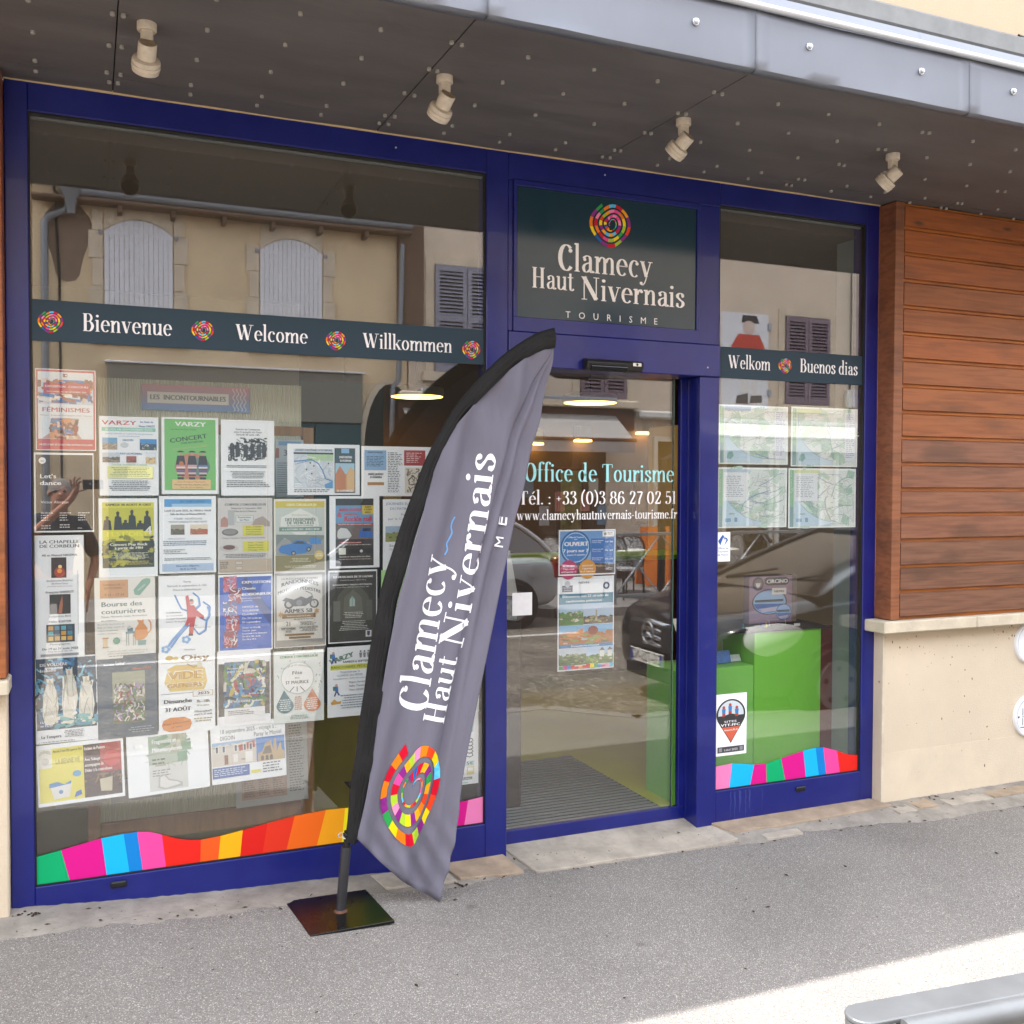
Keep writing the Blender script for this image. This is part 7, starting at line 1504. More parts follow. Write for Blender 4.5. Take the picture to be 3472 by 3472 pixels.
def oval(cx,cz,rx,rz,cols):
    p.poly([(cx+rx*1.07*math.cos(q*.19),cz+rz*1.09*math.sin(q*.19)) for q in range(33)],'2e2a34')
    p.poly([(cx+rx*math.cos(q*.19),cz+rz*math.sin(q*.19)) for q in range(33)],cols[0])
    p.poly([(cx+rx*math.cos(q*.19+math.pi+.19),cz+.02+rz*math.sin(q*.19+math.pi+.19)) for q in range(15)],cols[1]); p.rect(cx-rx*.9,cz+.0,cx+rx*.85,cz+.05,'2c4048'); p.poly([(cx-rx*.7,cz-rz*.55),(cx+rx*.7,cz-rz*.4),(cx+rx*.5,cz-rz*.8),(cx-rx*.4,cz-rz*.85)],'b4a8c0')
oval(.47,.45,.38,.25,['8cb4dc','3468b0']);oval(.80,.22,.17,.16,['88a8d8','3c5ca0']);p.rect(.52,.60,.86,.74,'e0ded8');p.text('NIEVRE',.69,.645,.05,K,wd=.24,bold=1);p.text('1 à 4 joueurs',.55,.05,.04,'c8b8c8',wd=.3); p.build(t)
mb=MB(); mb.box(x1-.001,x1+.036,yb+.004,yb+.05,z0,z1+.004,.001); obj('box_side',mb,mat('brown_card',lin((.45,.38,.35)),.5,var=.1,vscale=9),t)
for i,(u,v,c_,l) in enumerate([(2597,2108,'b8a814','small yellow cone shaped game piece'),(2583,2104,'2456b8','small blue game piece behind the yellow one'),(2519,2114,'1c7c98','small teal game piece left of the box')]):
    q=at(u,v,.36); t=thing('game_piece',l,'game piece',(q.x,.36,.94)); mb=MB(); mb.lathe((q.x,.36,.941),(0,0,1),[(.008,0),(.008,.003),(.003,.016),(.003,.017)],10); obj('body',mb,mat('piece_'+c_,lin(c_),.35),t,sm=40); mb=MB(); mb.lathe((q.x,.36,.955),(0,0,1),[(.001,0),(.0055,.004),(.0055,.008),(.001,.012)],10); obj('head',mb,MATS['piece_'+c_],t,sm=40)
q=at(2701,2130,.34); t=thing('price_card','small white folded price card on the black cloth','card',(q.x,.34,.94)); obj('card',MB().box(q.x-.02,q.x+.02,.335,.337,.941,.955),M_white,t)
# brochures on the low block
q=at(2455,2190,.42)
wire_easel(q.x-.04,.40,.752,'low wire easel with brochures on the low green block')
for i,(dx_,c_,l) in enumerate([(-.03,'3a6cb4','blue leaflet leaning on the low green block'),(.05,'c8ccd0','pale leaflet lying on the low green block')]):
    t=thing('leaflet',l,'leaflet',(q.x+dx_,.42,.76)); mb=MB(); mb.prism([(.38+.02*i,.757),(.40+.02*i,.82-.03*i),(.402+.02*i,.82-.03*i),(.383+.02*i,.757)],q.x+dx_-.06,q.x+dx_+.05,ax='x'); obj('sheet',mb,mat('leaflet_%d'%i,lin(c_),.5,var=.25,vscale=25),t)
q=at(1735,1940,.6)
t=thing('white_stand_card','bright white card standing just inside the left edge of the door','card',(q.x,.6,.9)); mb=MB(); mb.prism([(q.x-.12,1.37),(q.x-.01,1.38),(q.x+.035,1.14),(q.x-.12,1.16)],.6,.61); obj('card',mb,M_white,t); mb=MB(); mb.box(q.x-.12,q.x+.03,.6,.7,1.02,1.13,.004); obj('card_base',mb,mat('patterned_card',lin((.6,.62,.62)),.6,var=.5,vscale=40),t); mb=MB(); mb.box(q.x-.2,q.x+.05,.58,.9,.046,1.018,.01); obj('stand',mb,mat('dark_wood_stand',lin((.22,.14,.10)),.5,var=.2,vscale=8),t)
q=at(2302,2170,.5)
t=thing('tilted_notice','white tilted notice behind the door jamb, on the green block','notice',(q.x,.45,.76)); mb=MB(); mb.prism([(q.x-.07,1.0),(q.x+.03,1.0),(q.x+.10,.77),(q.x+.02,.77)],.46,.464); obj('sheet',mb,M_white,t)
# display panel of the big window: ribbed sheet in a pine frame
M_pine=mat('pine_frame',lin((.66,.50,.33)),.6,var=.15,vscale=6,stretch=(6,6,1))
t=thing('window_display_panel','ribbed cream display panel in a pine frame behind the posters','panel',(.45,.37,.046))
mb=MB(); vs=[];n=150
for i in range(n+1):
    x=.03+.84*i/n; y=.365+(.004 if i%2 else 0); vs+=[(x,y,.30),(x,y,2.155)]
mb.add(vs,[(2*i,2*i+2,2*i+3,2*i+1) for i in range(n)]); o=obj('ribbed_sheet',mb,mat('cream_ribbed_sheet',lin((.80,.81,.74)),.6,var=.04,vscale=3),t); sd=o.modifiers.new('c','SOLIDIFY'); sd.thickness=.003; sd.offset=1
for x0,x1 in((-.02,.028),(.875,.925)): obj('post',MB().box(x0,x1,.36,.40,.046,1.97 if x0>0 else 1.9,.003),M_pine,t)
obj('rail',MB().box(.5,.874,.362,.398,1.93,1.975,.003),M_pine,t); obj('rail',MB().box(.03,.87,.38,.40,.20,.29,.003),M_pine,t)
p=poster('pink and blue banner reading LES INCONTOURNABLES with four white waves, on the ribbed panel',(480,1302),(846,1400),Y=.355,cat_='sign',name='display_banner')
for i in range(12):
    f=i/11; c_=tuple((1-f)*a+f*b for a,b in zip((.42,.62,.86),(.86,.60,.66))); p.rect(0,i/12,1,(i+1)/12,c_)
p.rect(.05,.28,.80,.72,'f2f4f2'); p.text('LES  INCONTOURNABLES',.42,.42,.2,'6a7a88',wd=.70,bold=2)
for k in range(4): p.line([(.85+.035*k+.012*math.sin(j*1.15),.04+.92*j/16) for j in range(17)],.006,'fafcff')
p.build(p.t)
p=poster('pale list sheet with a big 32, behind the map poster',(935,1490),(1030,1685),(.80,.84,.86),Y=.34); p.text('32',.42,.72,.11,'7a828a',wd=.32,bold=1); p.rect(.0,.68,.12,.85,'b07a6a'); p.lines(.05,.9,.6,.05,14,'8c949a','l',.3,3); p.rect(.1,.9,.9,.97,'8cb4dc'); p.build(p.t)
p=poster('large programme sheet with brown text box hanging behind the lowest row',(800,2450),(1046,2712),(.74,.76,.76),Y=.33,lean=.02); p.rect(.08,.08,.70,.36,'b89a86'); 
for k in range(3): p.lines(.11+.2*k,.28+.2*k,.33,.1,9,'7a6456','l',.3,4)
p.lines(.74,.95,.9,.1,26,'6a7076','l',.3,5); p.rect(.5,.6,.62,.72,'6a7c84'); p.build(p.t)
for a,b,l in(((184,2660),(362,2722),'plain grey sheet back showing under the yellow drawing sheet'),((376,2640),(546,2705),'plain grey sheet back showing under the Fragments sheet')): p=poster(l,a,b,(.62,.64,.63),Y=.33,cat_='sheet',lean=.03); p.rect(.1,.9,.8,.95,'5a5c5c'); p.build(p.t)
# ceiling lamps
M_ringl=mat('lit_ring_face',lin((1,.76,.34)),.4,emit=2.6)
M_shell=mat('lamp_shell',lin((.60,.60,.58)),.4,metal=.3)
for l,r_,v,Y,lab in ((1326,1500,1343,4.2,'round lit ceiling lamp left of the flag'),(1918,2082,1364,4.2,'round lit ceiling lamp seen through the door'),(1103,1236,1409,4.9,'small round lit lamp above the map poster')):
    a=at(l,v,Y); c=at(r_,v,Y); r=(c.x-a.x)/2; cx=(a.x+c.x)/2; z=a.z
    t=thing('ring_lamp',lab,'ceiling lamp',(cx,Y,z),'round ceiling lamps inside')
    mb=MB(); mb.lathe((cx,Y,z),(0,0,1),[(r*.98,.004),(r,.01),(r,.07),(r*.9,.085),(.02,.09)],36); obj('shade',mb,M_shell,t,sm=35)
    mb=MB(); mb.lathe((cx,Y,z),(0,0,1),[(r*.96,.0),(r*.96,.003)],36); obj('diffuser',mb,M_ringl,t)
    mb=MB(); mb.tube([(cx,Y,z+.08),(cx,Y,3.06)],.006,6); obj('cable',mb,M_rubber,t)
# wall lights
M_glow=mat('lit_amber_face',lin((1,.76,.34)),.4,emit=3)
for u,v,l in((1843,1480,'square wall lamp nearest the flag'),(2010,1470,'square wall lamp over the middle of the door'),(2222,1445,'square wall lamp at the right of the door')):
    q=at(u,v,4.9); t=thing('wall_lamp',l,'wall lamp',(q.x,5.18,q.z),'square wall lamps inside')
    obj('housing',MB().box(q.x-.07,q.x+.07,5.06,5.19,q.z-.05,q.z+.09,.004),M_steel,t); obj('lit_slot',MB().box(q.x-.075,q.x+.085,5.08,5.18,q.z-.075,q.z-.055),M_glow,t)
# furniture and pictures deep in the room
M_wd=mat('room_wood',lin((.40,.24,.15)),.5,var=.15,vscale=5)
for i,(x,z0,z1,w_,c_,l) in enumerate([(3.6,1.2,1.9,.38,'c8ccc8','tall framed picture on the back wall left'),(4.6,1.1,1.9,.3,'8c9c8c','narrow framed picture on the back wall'),(5.6,1.3,1.8,.5,'b8a88c','wide framed picture on the back wall right'),(2.6,1.3,1.9,.4,'a8b0b8','framed map on the back wall behind the flag')]):
    t=thing('framed_picture',l,'picture',(x,5.19,z0)); obj('frame',MB().box(x-w_/2,x+w_/2,5.15,5.198,z0,z1,.006),M_wd,t); obj('picture',MB().box(x-w_/2+.03,x+w_/2-.03,5.145,5.149,z0+.03,z1-.03),mat('picture_%d'%i,lin(c_),.6,var=.4,vscale=6),t)
t=thing('reception_desk','dark wooden reception desk deep in the room','desk',(4.2,3.9,.046)); obj('desk_body',MB().box(2.9,5.4,3.7,4.2,.046,1.05,.01),M_wd,t); obj('desk_top',MB().box(2.85,5.45,3.6,4.3,1.052,1.09,.006),M_gr,t)
for i in range(5):
    x=2.35+i*.42; t=thing('brochure_rack',['brochure rack nearest the flag','second brochure rack from the left','middle brochure rack against the back wall','fourth brochure rack from the left','brochure rack furthest right'][i],'rack',(x,4.9,.046),'brochure racks at the back')
    obj('rack_body',MB().box(x-.18,x+.18,4.85,5.1,.046,1.05+.2*(i%2),.006),M_wd,t)
    for k in range(4):
        z=.2+k*.22; obj('brochure_row',MB().box(x-.16,x+.16,4.80,4.848,z,z+.16,.003),mat('brochures_%d'%((i+k)%4),lin([(.6,.62,.4),(.35,.5,.62),(.7,.68,.66),(.62,.35,.28)][(i+k)%4]),.6,var=.5,vscale=22),t)
# ============================================================ CARS
M_tyre=mat('tyre_rubber',lin((.09,.09,.09)),.8,var=.2,vscale=20); M_chrome=mat('chrome_trim',lin((.8,.81,.83)),.12,metal=1)
M_wheel=mat('wheel_cover',lin((.62,.63,.64)),.35,metal=.4,var=.05,vscale=9); M_lampg=mat('clear_headlamp',lin((.97,.98,.98)),.12,metal=.0,spec=1,coat=1,var=.12,vscale=40)
def car(label,x0,yc,z0,L,hw,H,paint,body,cab,front=True,plate=None,back=False,wf=.78):
    """car facing -x: local x runs from the nose (0) to the tail (L)"""
    t=thing('parked_car',label,'car',(x0+L/2,yc,z0))
    rows=[]
    for x,zl,zt,w in body:
        pr=[(-w*.80,zl),(-w*.97,zl+.06),(-w,(zl+zt)/2-.02),(-w*.985,zt-.10),(-w*.93,zt-.025),(-w*.6,zt+.012),(0,zt+.025)]
        rows.append([(x0+x,yc+y,z0+z) for y,z in pr]+[(x0+x,yc-y,z0+z) for y,z in pr[-2::-1]])
    K=len(rows[0]); mb=MB(); mb.add([p for r in rows for p in r],[(i*K+j,i*K+(j+1)%K,(i+1)*K+(j+1)%K,(i+1)*K+j) for i in range(len(rows)-1) for j in range(K)]+[tuple(range(K))[::-1],tuple((len(rows)-1)*K+j for j in range(K))])
    bd=obj('body',mb,paint,t,sm=60); ss=bd.modifiers.new('s','SUBSURF'); ss.levels=1; ss.render_levels=2
    # cabin: (x,z) side outline at belt and roof
    (xa,za),(xb,zb_),(xc,zc),(xd,zd)=cab; wb,wr=hw*.90,hw*.70
    mb=MB(); pts=[]
    outl=cat([(xa,za),(xa+(xb-xa)*.5,za+(zb_-za)*.56),(xb,zb_),((xb+xc)/2,max(zb_,zc)+.03),(xc,zc),(xc+(xd-xc)*.6,zc+(zd-zc)*.45),(xd,zd)],4); n=len(outl)
    f=lambda z:(z-za)/(max(zb_,zc)+.03-za)
    vs=[(x0+x,yc-(wb+(wr-wb)*max(0,f(z))),z0+z) for x,z in outl]+[(x0+x,yc+(wb+(wr-wb)*max(0,f(z))),z0+z) for x,z in outl]
    mb.add(vs,[(i,i+1,n+i+1,n+i) for i in range(n-1)]+[tuple(range(n))[::-1],tuple(range(n,2*n))]); obj('cabin_glass',mb,mat('tinted_cabin_glass',lin((.10,.12,.13)),.04,spec=.9,coat=1),t,sm=40)
    # roof skin
    ro=[(x,z) for x,z in outl if z>max(zb_,zc)-.055]; n=len(ro)
    vs=[]
    for x,z in ro:
        for k in range(7): q=-1+k/3; vs.append((x0+x,yc+q*(wr+.015),z0+z+.012+.02*(1-q*q)))
    mb=MB(); mb.add(vs,[(i*7+k,(i+1)*7+k,(i+1)*7+k+1,i*7+k+1) for i in range(n-1) for k in range(6)]); o=obj('roof',mb,paint,t,sm=60); sd=o.modifiers.new('c','SOLIDIFY'); sd.thickness=.02
    for s in(-1,1):
        g=lambda x,z,e=.008: (x0+x,yc+s*(wb+(wr-wb)*max(0,f(z))+e),z0+z)
        for seg in (outl,):
            mb=MB(); mb.tube([g(x,z) for x,z in seg],.03,8); obj('window_surround',mb,paint,t,sm=50)
        for xm in ((xb+xc)/2-.05,xc-.35 if xc-.35>(xb+xc)/2+.2 else xc-.1):
            mb=MB(); mb.tube([g(xm,za+.0),g(xm+.06,max(zb_,zc)+.0)],.035,6); obj('door_pillar',mb,M_dark,t)
        mb=MB(); mb.box(x0+xa+.55,x0+xd-.6,yc+s*(hw+.004)-.008,yc+s*(hw+.004)+.008,z0+.42,z0+.47,.004); obj('side_moulding',mb,M_black,t)
        mb=MB(); mb.box(x0+xa+.25,x0+xa+.42,yc+s*(hw+.14)-.09,yc+s*(hw+.14)+.03,z0+za+.02,z0+za+.15,.03); obj('mirror',mb,paint,t)
        mb=MB(); mb.box(x0+(xa+xd)/2+.12,x0+(xa+xd)/2+.3,yc+s*(hw+.01)-.01,yc+s*(hw+.01)+.012,z0+za-.16,z0+za-.125,.006); obj('door_handle',mb,paint,t)
        for xw in (wf,L-.72):
            c=Vector((x0+xw,yc+s*(hw-.10),z0+.30)); ax=(0,s,0)
            mb=MB(); mb.lathe(c-Vector((0,s*.05,0)),ax,[(.345,0),(.345,.157),(.335,.158)],30); obj('wheel_arch',mb,M_dark,t)
            mb=MB(); mb.lathe(c-Vector((0,s*.04,0)),ax,[(.22,0),(.285,.02),(.30,.05),(.30,.14),(.28,.165),(.20,.168),(.185,.11),(.01,.10)],30); w_=obj('wheel',mb,M_tyre,t,sm=40)
            mb=MB(); mb.lathe(c+Vector((0,s*.120,0)),ax,[(.195,0),(.195,.016),(.17,.012),(.06,.022),(.02,.026)],30); obj('wheel_cover',mb,M_wheel,w_,sm=30)
            for k in range(5):
                a=k*1.2566+.3; mb=MB(); mb.lathe(c+Vector((.13*math.cos(a),s*.137,.13*math.sin(a))),ax,[(.024,0),(.022,.002)],8); obj('cover_hole',mb,M_dark,w_)
            mb=MB(); mb.lathe(c-Vector((0,s*.02,0)),ax,[(.12,0),(.12,.03)],12); obj('hub',mb,M_steel,w_)
    return t
# silver hatchback seen from its side, tail to the right
ps=rv(1821,2124,7.3,.13)
M_silver=mat('silver_paint',lin((.70,.71,.73)),.32,metal=.3,coat=.6,var=.03,vscale=4)
sx0=4.98-3.03
s_=car('silver hatchback parked across the street, tail to the right, mirrored in the door',sx0,-8.1,-.12,3.75,.81,1.40,M_silver,
 [(0,.40,.56,.58),(.08,.26,.64,.70),(.35,.20,.76,.78),(.85,.20,.86,.81),(1.3,.20,.90,.81),(2.2,.20,.92,.81),(3.1,.20,.94,.81),(3.5,.22,.95,.79),(3.68,.28,.88,.75),(3.75,.40,.70,.68)],
 ((.95,.90),(1.6,1.36),(3.0,1.38),(3.62,.95)))
mb=MB(); q=(sx0+3.30,-8.1+.80,.62); mb.lathe(q,(0,1,0),[(.085,0),(.085,.014),(.078,.016)],20); obj('fuel_cap',mb,M_silver,s_,sm=30)
for s in(-1,1): mb=MB(); mb.box(sx0+3.62,sx0+3.735,-8.1+s*.70-.06,-8.1+s*.70+.06,.5,.80,.03); obj('tail_lamp',mb,mat('red_lamp',lin((.55,.05,.04)),.15,spec=.8),s_)
# dark car in the foreground of the street, nose to the left
M_ink=mat('black_car_paint',lin((.04,.045,.055)),.15,coat=.4,spec=.5,var=.05,vscale=3)
bx0,byc,bz=4.32,-2.78,-.12
c_=car('black compact car parked at the kerb, mirrored in door and right window',bx0,byc,bz,4.05,.87,1.52,M_ink,
 [(0,.36,.60,.50),(.05,.24,.72,.64),(.16,.18,.80,.76),(.42,.17,.87,.84),(.85,.18,.95,.87),(1.15,.18,.985,.87),(2.2,.18,1.0,.87),(3.2,.18,1.02,.87),(3.75,.22,1.0,.84),(3.97,.3,.92,.77),(4.05,.42,.78,.70)],
 ((.90,.97),(2.20,1.45),(3.25,1.46),(3.98,1.0)),wf=.98)
for k,z in enumerate((.66,.60,.54,.48)):
    mb=MB(); pts=[(bx0+.035+.20*abs(q)**2.2*1.1-.0,byc+q*.42,bz+z-.0+.05*(1-abs(q))) for q in [i/8-1 for i in range(17)]]; mb.tube([(x-.055,y,zz) for x,y,zz in pts],.016,8,flat=1.3); obj('grille_bar',mb,M_chrome,c_,sm=50)
mb=MB(); mb.box(bx0-.012,bx0+.12,byc-.38,byc+.38,bz+.46,bz+.70,.02); obj('grille_back',mb,M_dark,c_)
ce=Vector((bx0-.045,byc,bz+.615)); mb=MB(); mb.tube([ce+Vector((0,.088*math.cos(a),.088*math.sin(a))) for a in [i*2*math.pi/24 for i in range(25)]],.009,8,cap=False); obj('badge_ring',mb,M_chrome,c_,sm=60)
mb=MB()
for k in range(3):
    a=math.pi/2+k*2*math.pi/3; tip=ce+Vector((0,.084*math.cos(a),.084*math.sin(a))); l=ce+Vector((0,.018*math.cos(a+1.05),.018*math.sin(a+1.05))); r=ce+Vector((0,.018*math.cos(a-1.05),.018*math.sin(a-1.05))); f=ce+Vector((-.014,0,0)); mb.add([tip,l,r,f,ce+Vector((.006,0,0))],[(0,1,3),(0,3,2),(0,4,1),(0,2,4),(1,4,2),(1,2,3)])
obj('badge_star',mb,M_chrome,c_)
for s in(-1,1):
    mb=MB(); vs=[];n=14;m=8
    for i in range(n+1):
        for j in range(m+1):
            a=i/n; b=-1+2*j/m; wd_=math.sin(math.pi*min(1,max(0,a)))**.6*.125
            x=bx0+.035+a*.66; y=byc+s*(.42+.415*(1-(1-a)**2.2)); z=bz+.60+.13*a+b*wd_
            bul=.045*math.sin(math.pi*a)*(1-b*b)
            vs.append((x-bul*.7-.035,y+s*(bul*.75+.045),z))
    mb.add(vs,[(i*(m+1)+j,(i+1)*(m+1)+j,(i+1)*(m+1)+j+1,i*(m+1)+j+1) for i in range(n) for j in range(m)]); h=obj('headlight',mb,M_lampg,c_,sm=70)
    for a,b,r in((.16,-.02,.05),(.34,.02,.06),(.52,.05,.045)):
        mb=MB(); mb.lathe((bx0+.03+a*.62,byc+s*(.50+.37*(1-(1-a)**2)),bz+.60+.13*a+b),(-.6,s*.8,0),[(r,0),(r*.8,.02),(.01,.03)],14); obj('lamp_reflector',mb,M_chrome,h,sm=40)
for y0,y1,z0_,z1_ in((-.42,.42,.22,.34),):
    mb=MB(); mb.box(bx0-.02,bx0+.15,byc+y0,byc+y1,bz+z0_,bz+z1_,.02); obj('air_intake',mb,M_dark,c_)
mb=MB(); mb.box(bx0-.062,bx0-.048,byc-.26,byc+.26,bz+.355,bz+.465,.003); pl=obj('number_plate',mb,M_white,c_)
mb=MB(); S=.085/.7; xx=0; txt='CG-725-NZ'; tw=sum(SANS[q][0]*S*.82 for q in txt)
for q in txt:
    a_,v,f=SANS[q]; mb.add([(bx0-.0635,byc+tw/2-xx-p[0]*S*.82,bz+.375+p[1]*S) for p in v],f); xx+=a_*S*.82
obj('plate_lettering',mb,M_dark,pl)
for s in (1,-1): mb=MB(); mb.box(bx0-.0640,bx0-.0625,byc+s*.235-.018,byc+s*.235+.018,bz+.358,bz+.462); obj('plate_band',mb,mat('plate_blue',lin((.08,.18,.55)),.4),pl)
for k in range(2):
    mb=MB(); mb.tube([(bx0+1.0+k*.05,byc-.6+k*.62,bz+1.02),(bx0+1.18,byc-.1+k*.62,bz+1.12)],.012,6); obj('wiper',mb,M_black,c_)
# ============================================================ PEOPLE
def figure(name,label,cat_,joints,edges,radii,mat_,cl,loc,extra=None):
    """one continuous skinned body from joints; clothing pieces are children"""
    t=thing(name,label,cat_,loc)
    def skin(nm,js,m,grow=0.0,sub=2):
        idx={k:i for i,k in enumerate(js)}
        me=bpy.data.meshes.new(nm); me.from_pydata([Vector(joints[k])-Vector(loc) for k in js],[(idx[a],idx[b]) for a,b in edges if a in idx and b in idx],[])
        o=bpy.data.objects.new(nm,me); C.objects.link(o); o.parent=t; me.materials.append(m)
        md=o.modifiers.new('skin','SKIN'); md.use_smooth_shade=True
        for i,k in enumerate(js):
            r=radii[k]; r=r if isinstance(r,tuple) else (r,r); me.skin_vertices[0].data[i].radius=(r[0]+grow,r[1]+grow); me.skin_vertices[0].data[i].use_root=(i==0)
        s=o.modifiers.new('sub','SUBSURF'); s.levels=sub; s.render_levels=sub; return o
    skin('body',list(joints),mat_)
    for nm,js,m,g in cl: skin(nm,js,m,g)
    return t
M_skin=mat('skin',lin((.74,.52,.42)),.5,var=.08,vscale=15)
M_polo=mat('navy_polo_shirt',lin((.15,.16,.21)),.85,var=.12,vscale=20,bump=.3,bscale=120); M_trs=mat('dark_trousers',lin((.2,.2,.22)),.85,var=.1,vscale=12)
hx,hy,hz=-.215,-4.47,1.645     # head centre, looking at the telephone held in front
J={'pelvis':(hx-.06,-4.62,.93),'waist':(hx-.06,-4.61,1.08),'chest':(hx-.05,-4.60,1.30),'neck0':(hx-.03,-4.57,1.44),'neck1':(hx-.01,-4.53,1.50),'jaw':(hx+.0,hy+.0,hz-.075),'head':(hx,hy-.02,hz),'crown':(hx,hy-.03,hz+.075),
 'shR':(hx+.14,-4.57,1.395),'elR':(hx+.26,-4.60,1.12),'wrR':(hx+.20,-4.50,.90),'paR':(hx+.19,-4.48,.82),
 'shL':(hx-.20,-4.56,1.40),'elL':(hx-.22,-4.36,1.30),'wrL':(-.140,-4.20,1.590),'paL':(-.092,-4.155,1.662),
 'hipR':(hx+.04,-4.62,.88),'knR':(hx+.05,-4.60,.48),'anR':(hx+.06,-4.63,.09),'toR':(hx+.07,-4.48,.04),
 'hipL':(hx-.16,-4.62,.88),'knL':(hx-.18,-4.60,.48),'anL':(hx-.19,-4.63,.09),'toL':(hx-.22,-4.48,.04)}
E_=[('pelvis','waist'),('waist','chest'),('chest','neck0'),('neck0','neck1'),('neck1','jaw'),('jaw','head'),('head','crown'),('chest','shR'),('shR','elR'),('elR','wrR'),('wrR','paR'),('chest','shL'),('shL','elL'),('elL','wrL'),('wrL','paL'),('pelvis','hipR'),('hipR','knR'),('knR','anR'),('anR','toR'),('pelvis','hipL'),('hipL','knL'),('knL','anL'),('anL','toL')]
Rd={'pelvis':(.15,.11),'waist':(.135,.10),'chest':(.15,.11),'neck0':.065,'neck1':.055,'jaw':(.066,.08),'head':(.080,.098),'crown':(.062,.075),'shR':.066,'elR':.042,'wrR':.028,'paR':(.030,.016),'shL':.066,'elL':.042,'wrL':.028,'paL':(.030,.016),'hipR':.085,'knR':.055,'anR':.038,'toR':.035,'hipL':.085,'knL':.055,'anL':.038,'toL':.035}
# fingers: the raised left hand pinches the edge of the telephone, the right arm hangs
def fingers(pre,base,dirs,lens,r=.0085):
    for k,(d,l) in enumerate(zip(dirs,lens)):
        p=Vector(J[base]); d1=Vector(d[0]).normalized(); d2=Vector(d[1]).normalized(); off=Vector(d[2])
        a=p+off; b_=a+d1*l*.5; c=b_+d2*l*.5
        for nm,q in((pre+'a%d'%k,a),(pre+'b%d'%k,b_),(pre+'c%d'%k,c)): J[nm]=tuple(q); Rd[nm]=r
        E_.extend([(base,pre+'a%d'%k),(pre+'a%d'%k,pre+'b%d'%k),(pre+'b%d'%k,pre+'c%d'%k)])
fingers('fr','paR',[((0,.1,-1),(-.2,.3,-.8),(.0,.018,-.03)),((0,.1,-1),(-.2,.3,-.8),(.0,.006,-.034)),((0,.1,-1),(-.2,.3,-.8),(.0,-.006,-.034)),((0,.1,-1),(-.2,.3,-.8),(.0,-.018,-.03)),((-.3,.8,-.5),(-.3,.5,-.8),(-.004,.014,.0))],[.085,.095,.085,.07,.06])
fingers('fl','paL',[((.2,.3,1),(.8,.35,.0),(.010,.0,.03)),((.0,.3,1),(.55,.3,.5),(-.002,.004,.034)),((-.2,.25,1),(.25,.3,.9),(-.014,.004,.032)),((-.5,.2,.9),(-.1,.3,.95),(-.026,.0,.026)),((.8,.1,.25),(.9,.1,.2),(.014,.0,-.004))],[.08,.09,.085,.07,.06])
ph=figure('person','man in a navy polo shirt holding up a telephone, mirrored in the left posters','person',J,E_,Rd,M_skin,
 [('polo_shirt',['pelvis','waist','chest','shR','elR','shL','elL','neck0'],M_polo,.014),('trousers',['pelvis','hipR','knR','anR','hipL','knL','anL'],M_trs,.016),('shoe',['anR','toR'],M_black,.012),('shoe',['anL','toL'],M_black,.012)],(hx-.06,-4.62,0))
# shirt stops above the elbows: forearms stay bare
HC=Vector((hx,hy,hz))
mb=MB(); mb.lathe(HC+Vector((0,.088,-.012)),(0,1,-.25),[(.016,-.01),(.014,.012),(.008,.026)],10); obj('nose',mb,M_skin,ph,sm=60)
for s in(-1,1):
    mb=MB(); mb.lathe(HC+Vector((s*.033,.082,.012)),(s*.15,1,0),[(.013,-.004),(.012,.004),(.006,.009)],10); obj('eye',mb,mat('eye_dark',lin((.16,.12,.10)),.3),ph,sm=60)
    mb=MB(); mb.tube([HC+Vector((s*.018,.092,.036)),HC+Vector((s*.036,.090,.041)),HC+Vector((s*.054,.080,.035))],.005,6); obj('eyebrow',mb,mat('grey_hair',lin((.52,.48,.45)),.8,var=.2,vscale=60),ph)
    mb=MB(); mb.lathe(HC+Vector((s*.084,-.01,-.002)),(s,.2,0),[(.018,-.004),(.022,.004),(.012,.010)],12); obj('ear',mb,M_skin,ph,sm=60)
mb=MB(); mb.tube([HC+Vector((-.022,.086,-.052)),HC+Vector((0,.092,-.050)),HC+Vector((.022,.086,-.052))],.005,6); obj('mouth',mb,mat('lips',lin((.58,.34,.30)),.5),ph,sm=60)
mb=MB(); mb.lathe(HC+Vector((0,-.035,.01)),(0,-.45,1),[(.090,-.03),(.092,.01),(.084,.05),(.060,.085),(.02,.102)],24); obj('hair',mb,MATS['grey_hair'],ph,sm=60)
t=thing('telephone','black telephone held up beside the man','telephone',(0,-4.115,CH))
obj('casing',MB().box(-.052,.095,-4.121,-4.112,CH-.040,CH+.033,.004),mat('gloss_black_phone',lin((.05,.05,.055)),.12,spec=.8),t)
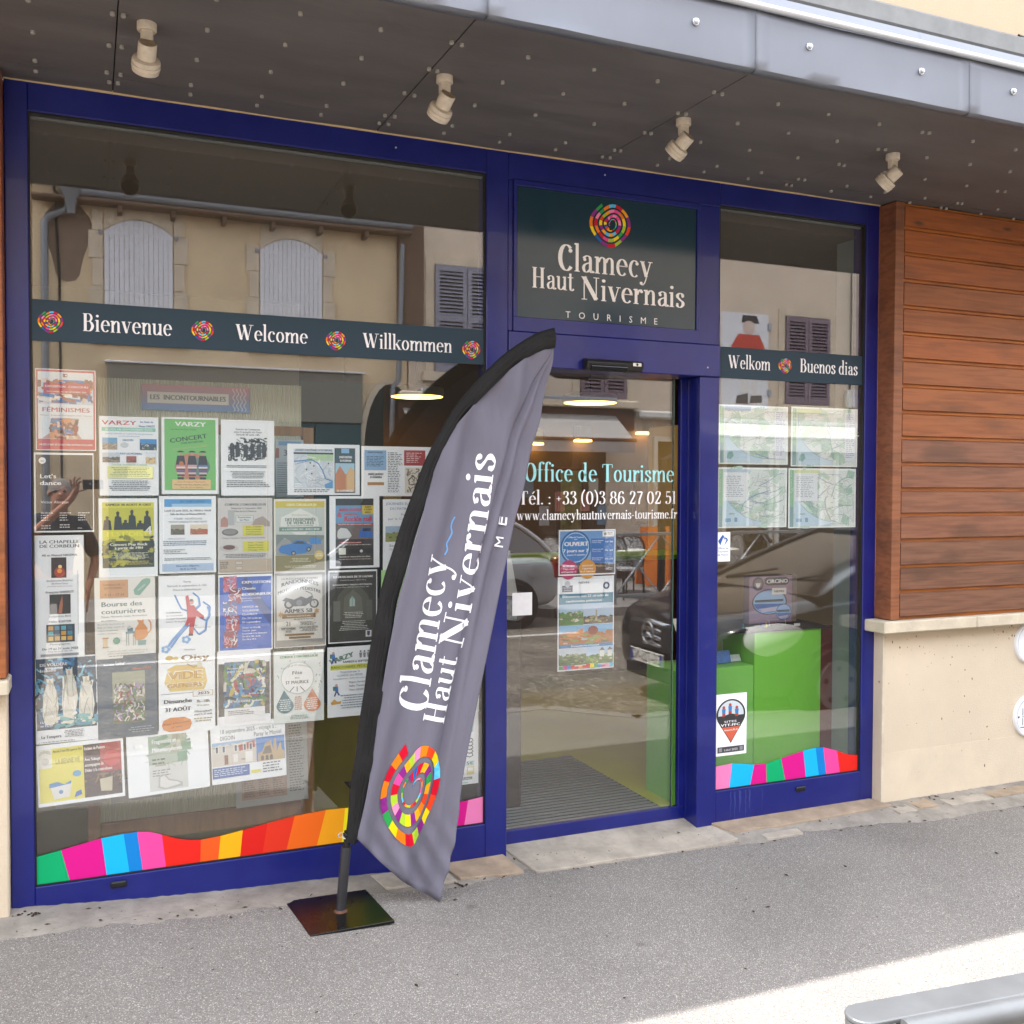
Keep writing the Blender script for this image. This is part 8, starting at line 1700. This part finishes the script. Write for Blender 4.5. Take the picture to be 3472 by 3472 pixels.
for i,(x,z) in enumerate(((.0,.0),(.02,.0),(.04,.0))): mb=MB(); mb.lathe((x+.0,-4.112,CH+z),(0,1,0),[(.0075,0),(.0075,.002),(.005,.0022)],16); obj('lens',mb,M_chrome if i else M_steel,t,sm=30)
# seated guest far off on the terrace
gx,gy=rv(2545,1880,10.6).x,-10.5; gz=0
J={'pelvis':(gx,gy,.50),'waist':(gx,gy-.02,.65),'chest':(gx,gy-.03,.86),'neck0':(gx,gy-.02,.98),'neck1':(gx,gy-.01,1.04),'jaw':(gx,gy+.01,1.10),'head':(gx,gy,1.17),'crown':(gx,gy-.01,1.23),'shR':(gx+.17,gy-.03,.93),'elR':(gx+.22,gy+.10,.72),'wrR':(gx+.12,gy+.30,.74),'shL':(gx-.17,gy-.03,.93),'elL':(gx-.22,gy+.10,.72),'wrL':(gx-.10,gy+.30,.74),'hipR':(gx+.09,gy+.02,.48),'knR':(gx+.11,gy+.42,.48),'anR':(gx+.11,gy+.40,.08),'hipL':(gx-.09,gy+.02,.48),'knL':(gx-.11,gy+.42,.48),'anL':(gx-.11,gy+.40,.08),'toR':(gx+.12,gy+.52,.04),'toL':(gx-.12,gy+.52,.04)}
E_=[('pelvis','waist'),('waist','chest'),('chest','neck0'),('neck0','neck1'),('neck1','jaw'),('jaw','head'),('head','crown'),('chest','shR'),('shR','elR'),('elR','wrR'),('chest','shL'),('shL','elL'),('elL','wrL'),('pelvis','hipR'),('hipR','knR'),('knR','anR'),('anR','toR'),('pelvis','hipL'),('hipL','knL'),('knL','anL'),('anL','toL')]
Rd={k:Rd.get(k,.03) for k in J}
figure('person','dark clothed person sitting far off on the terrace, mirrored beside the small sticker','person',J,E_,Rd,mat('dark_skin',lin((.34,.24,.19)),.6),[('jumper',['pelvis','waist','chest','shR','elR','wrR','shL','elL','wrL'],mat('black_jumper',lin((.09,.09,.1)),.9),.014),('trousers',['pelvis','hipR','knR','anR','hipL','knL','anL'],M_trs,.016)],(gx,gy,0))
cafe_chair(gx,gy-.12,3.14,'woven cafe chair under the seated person')
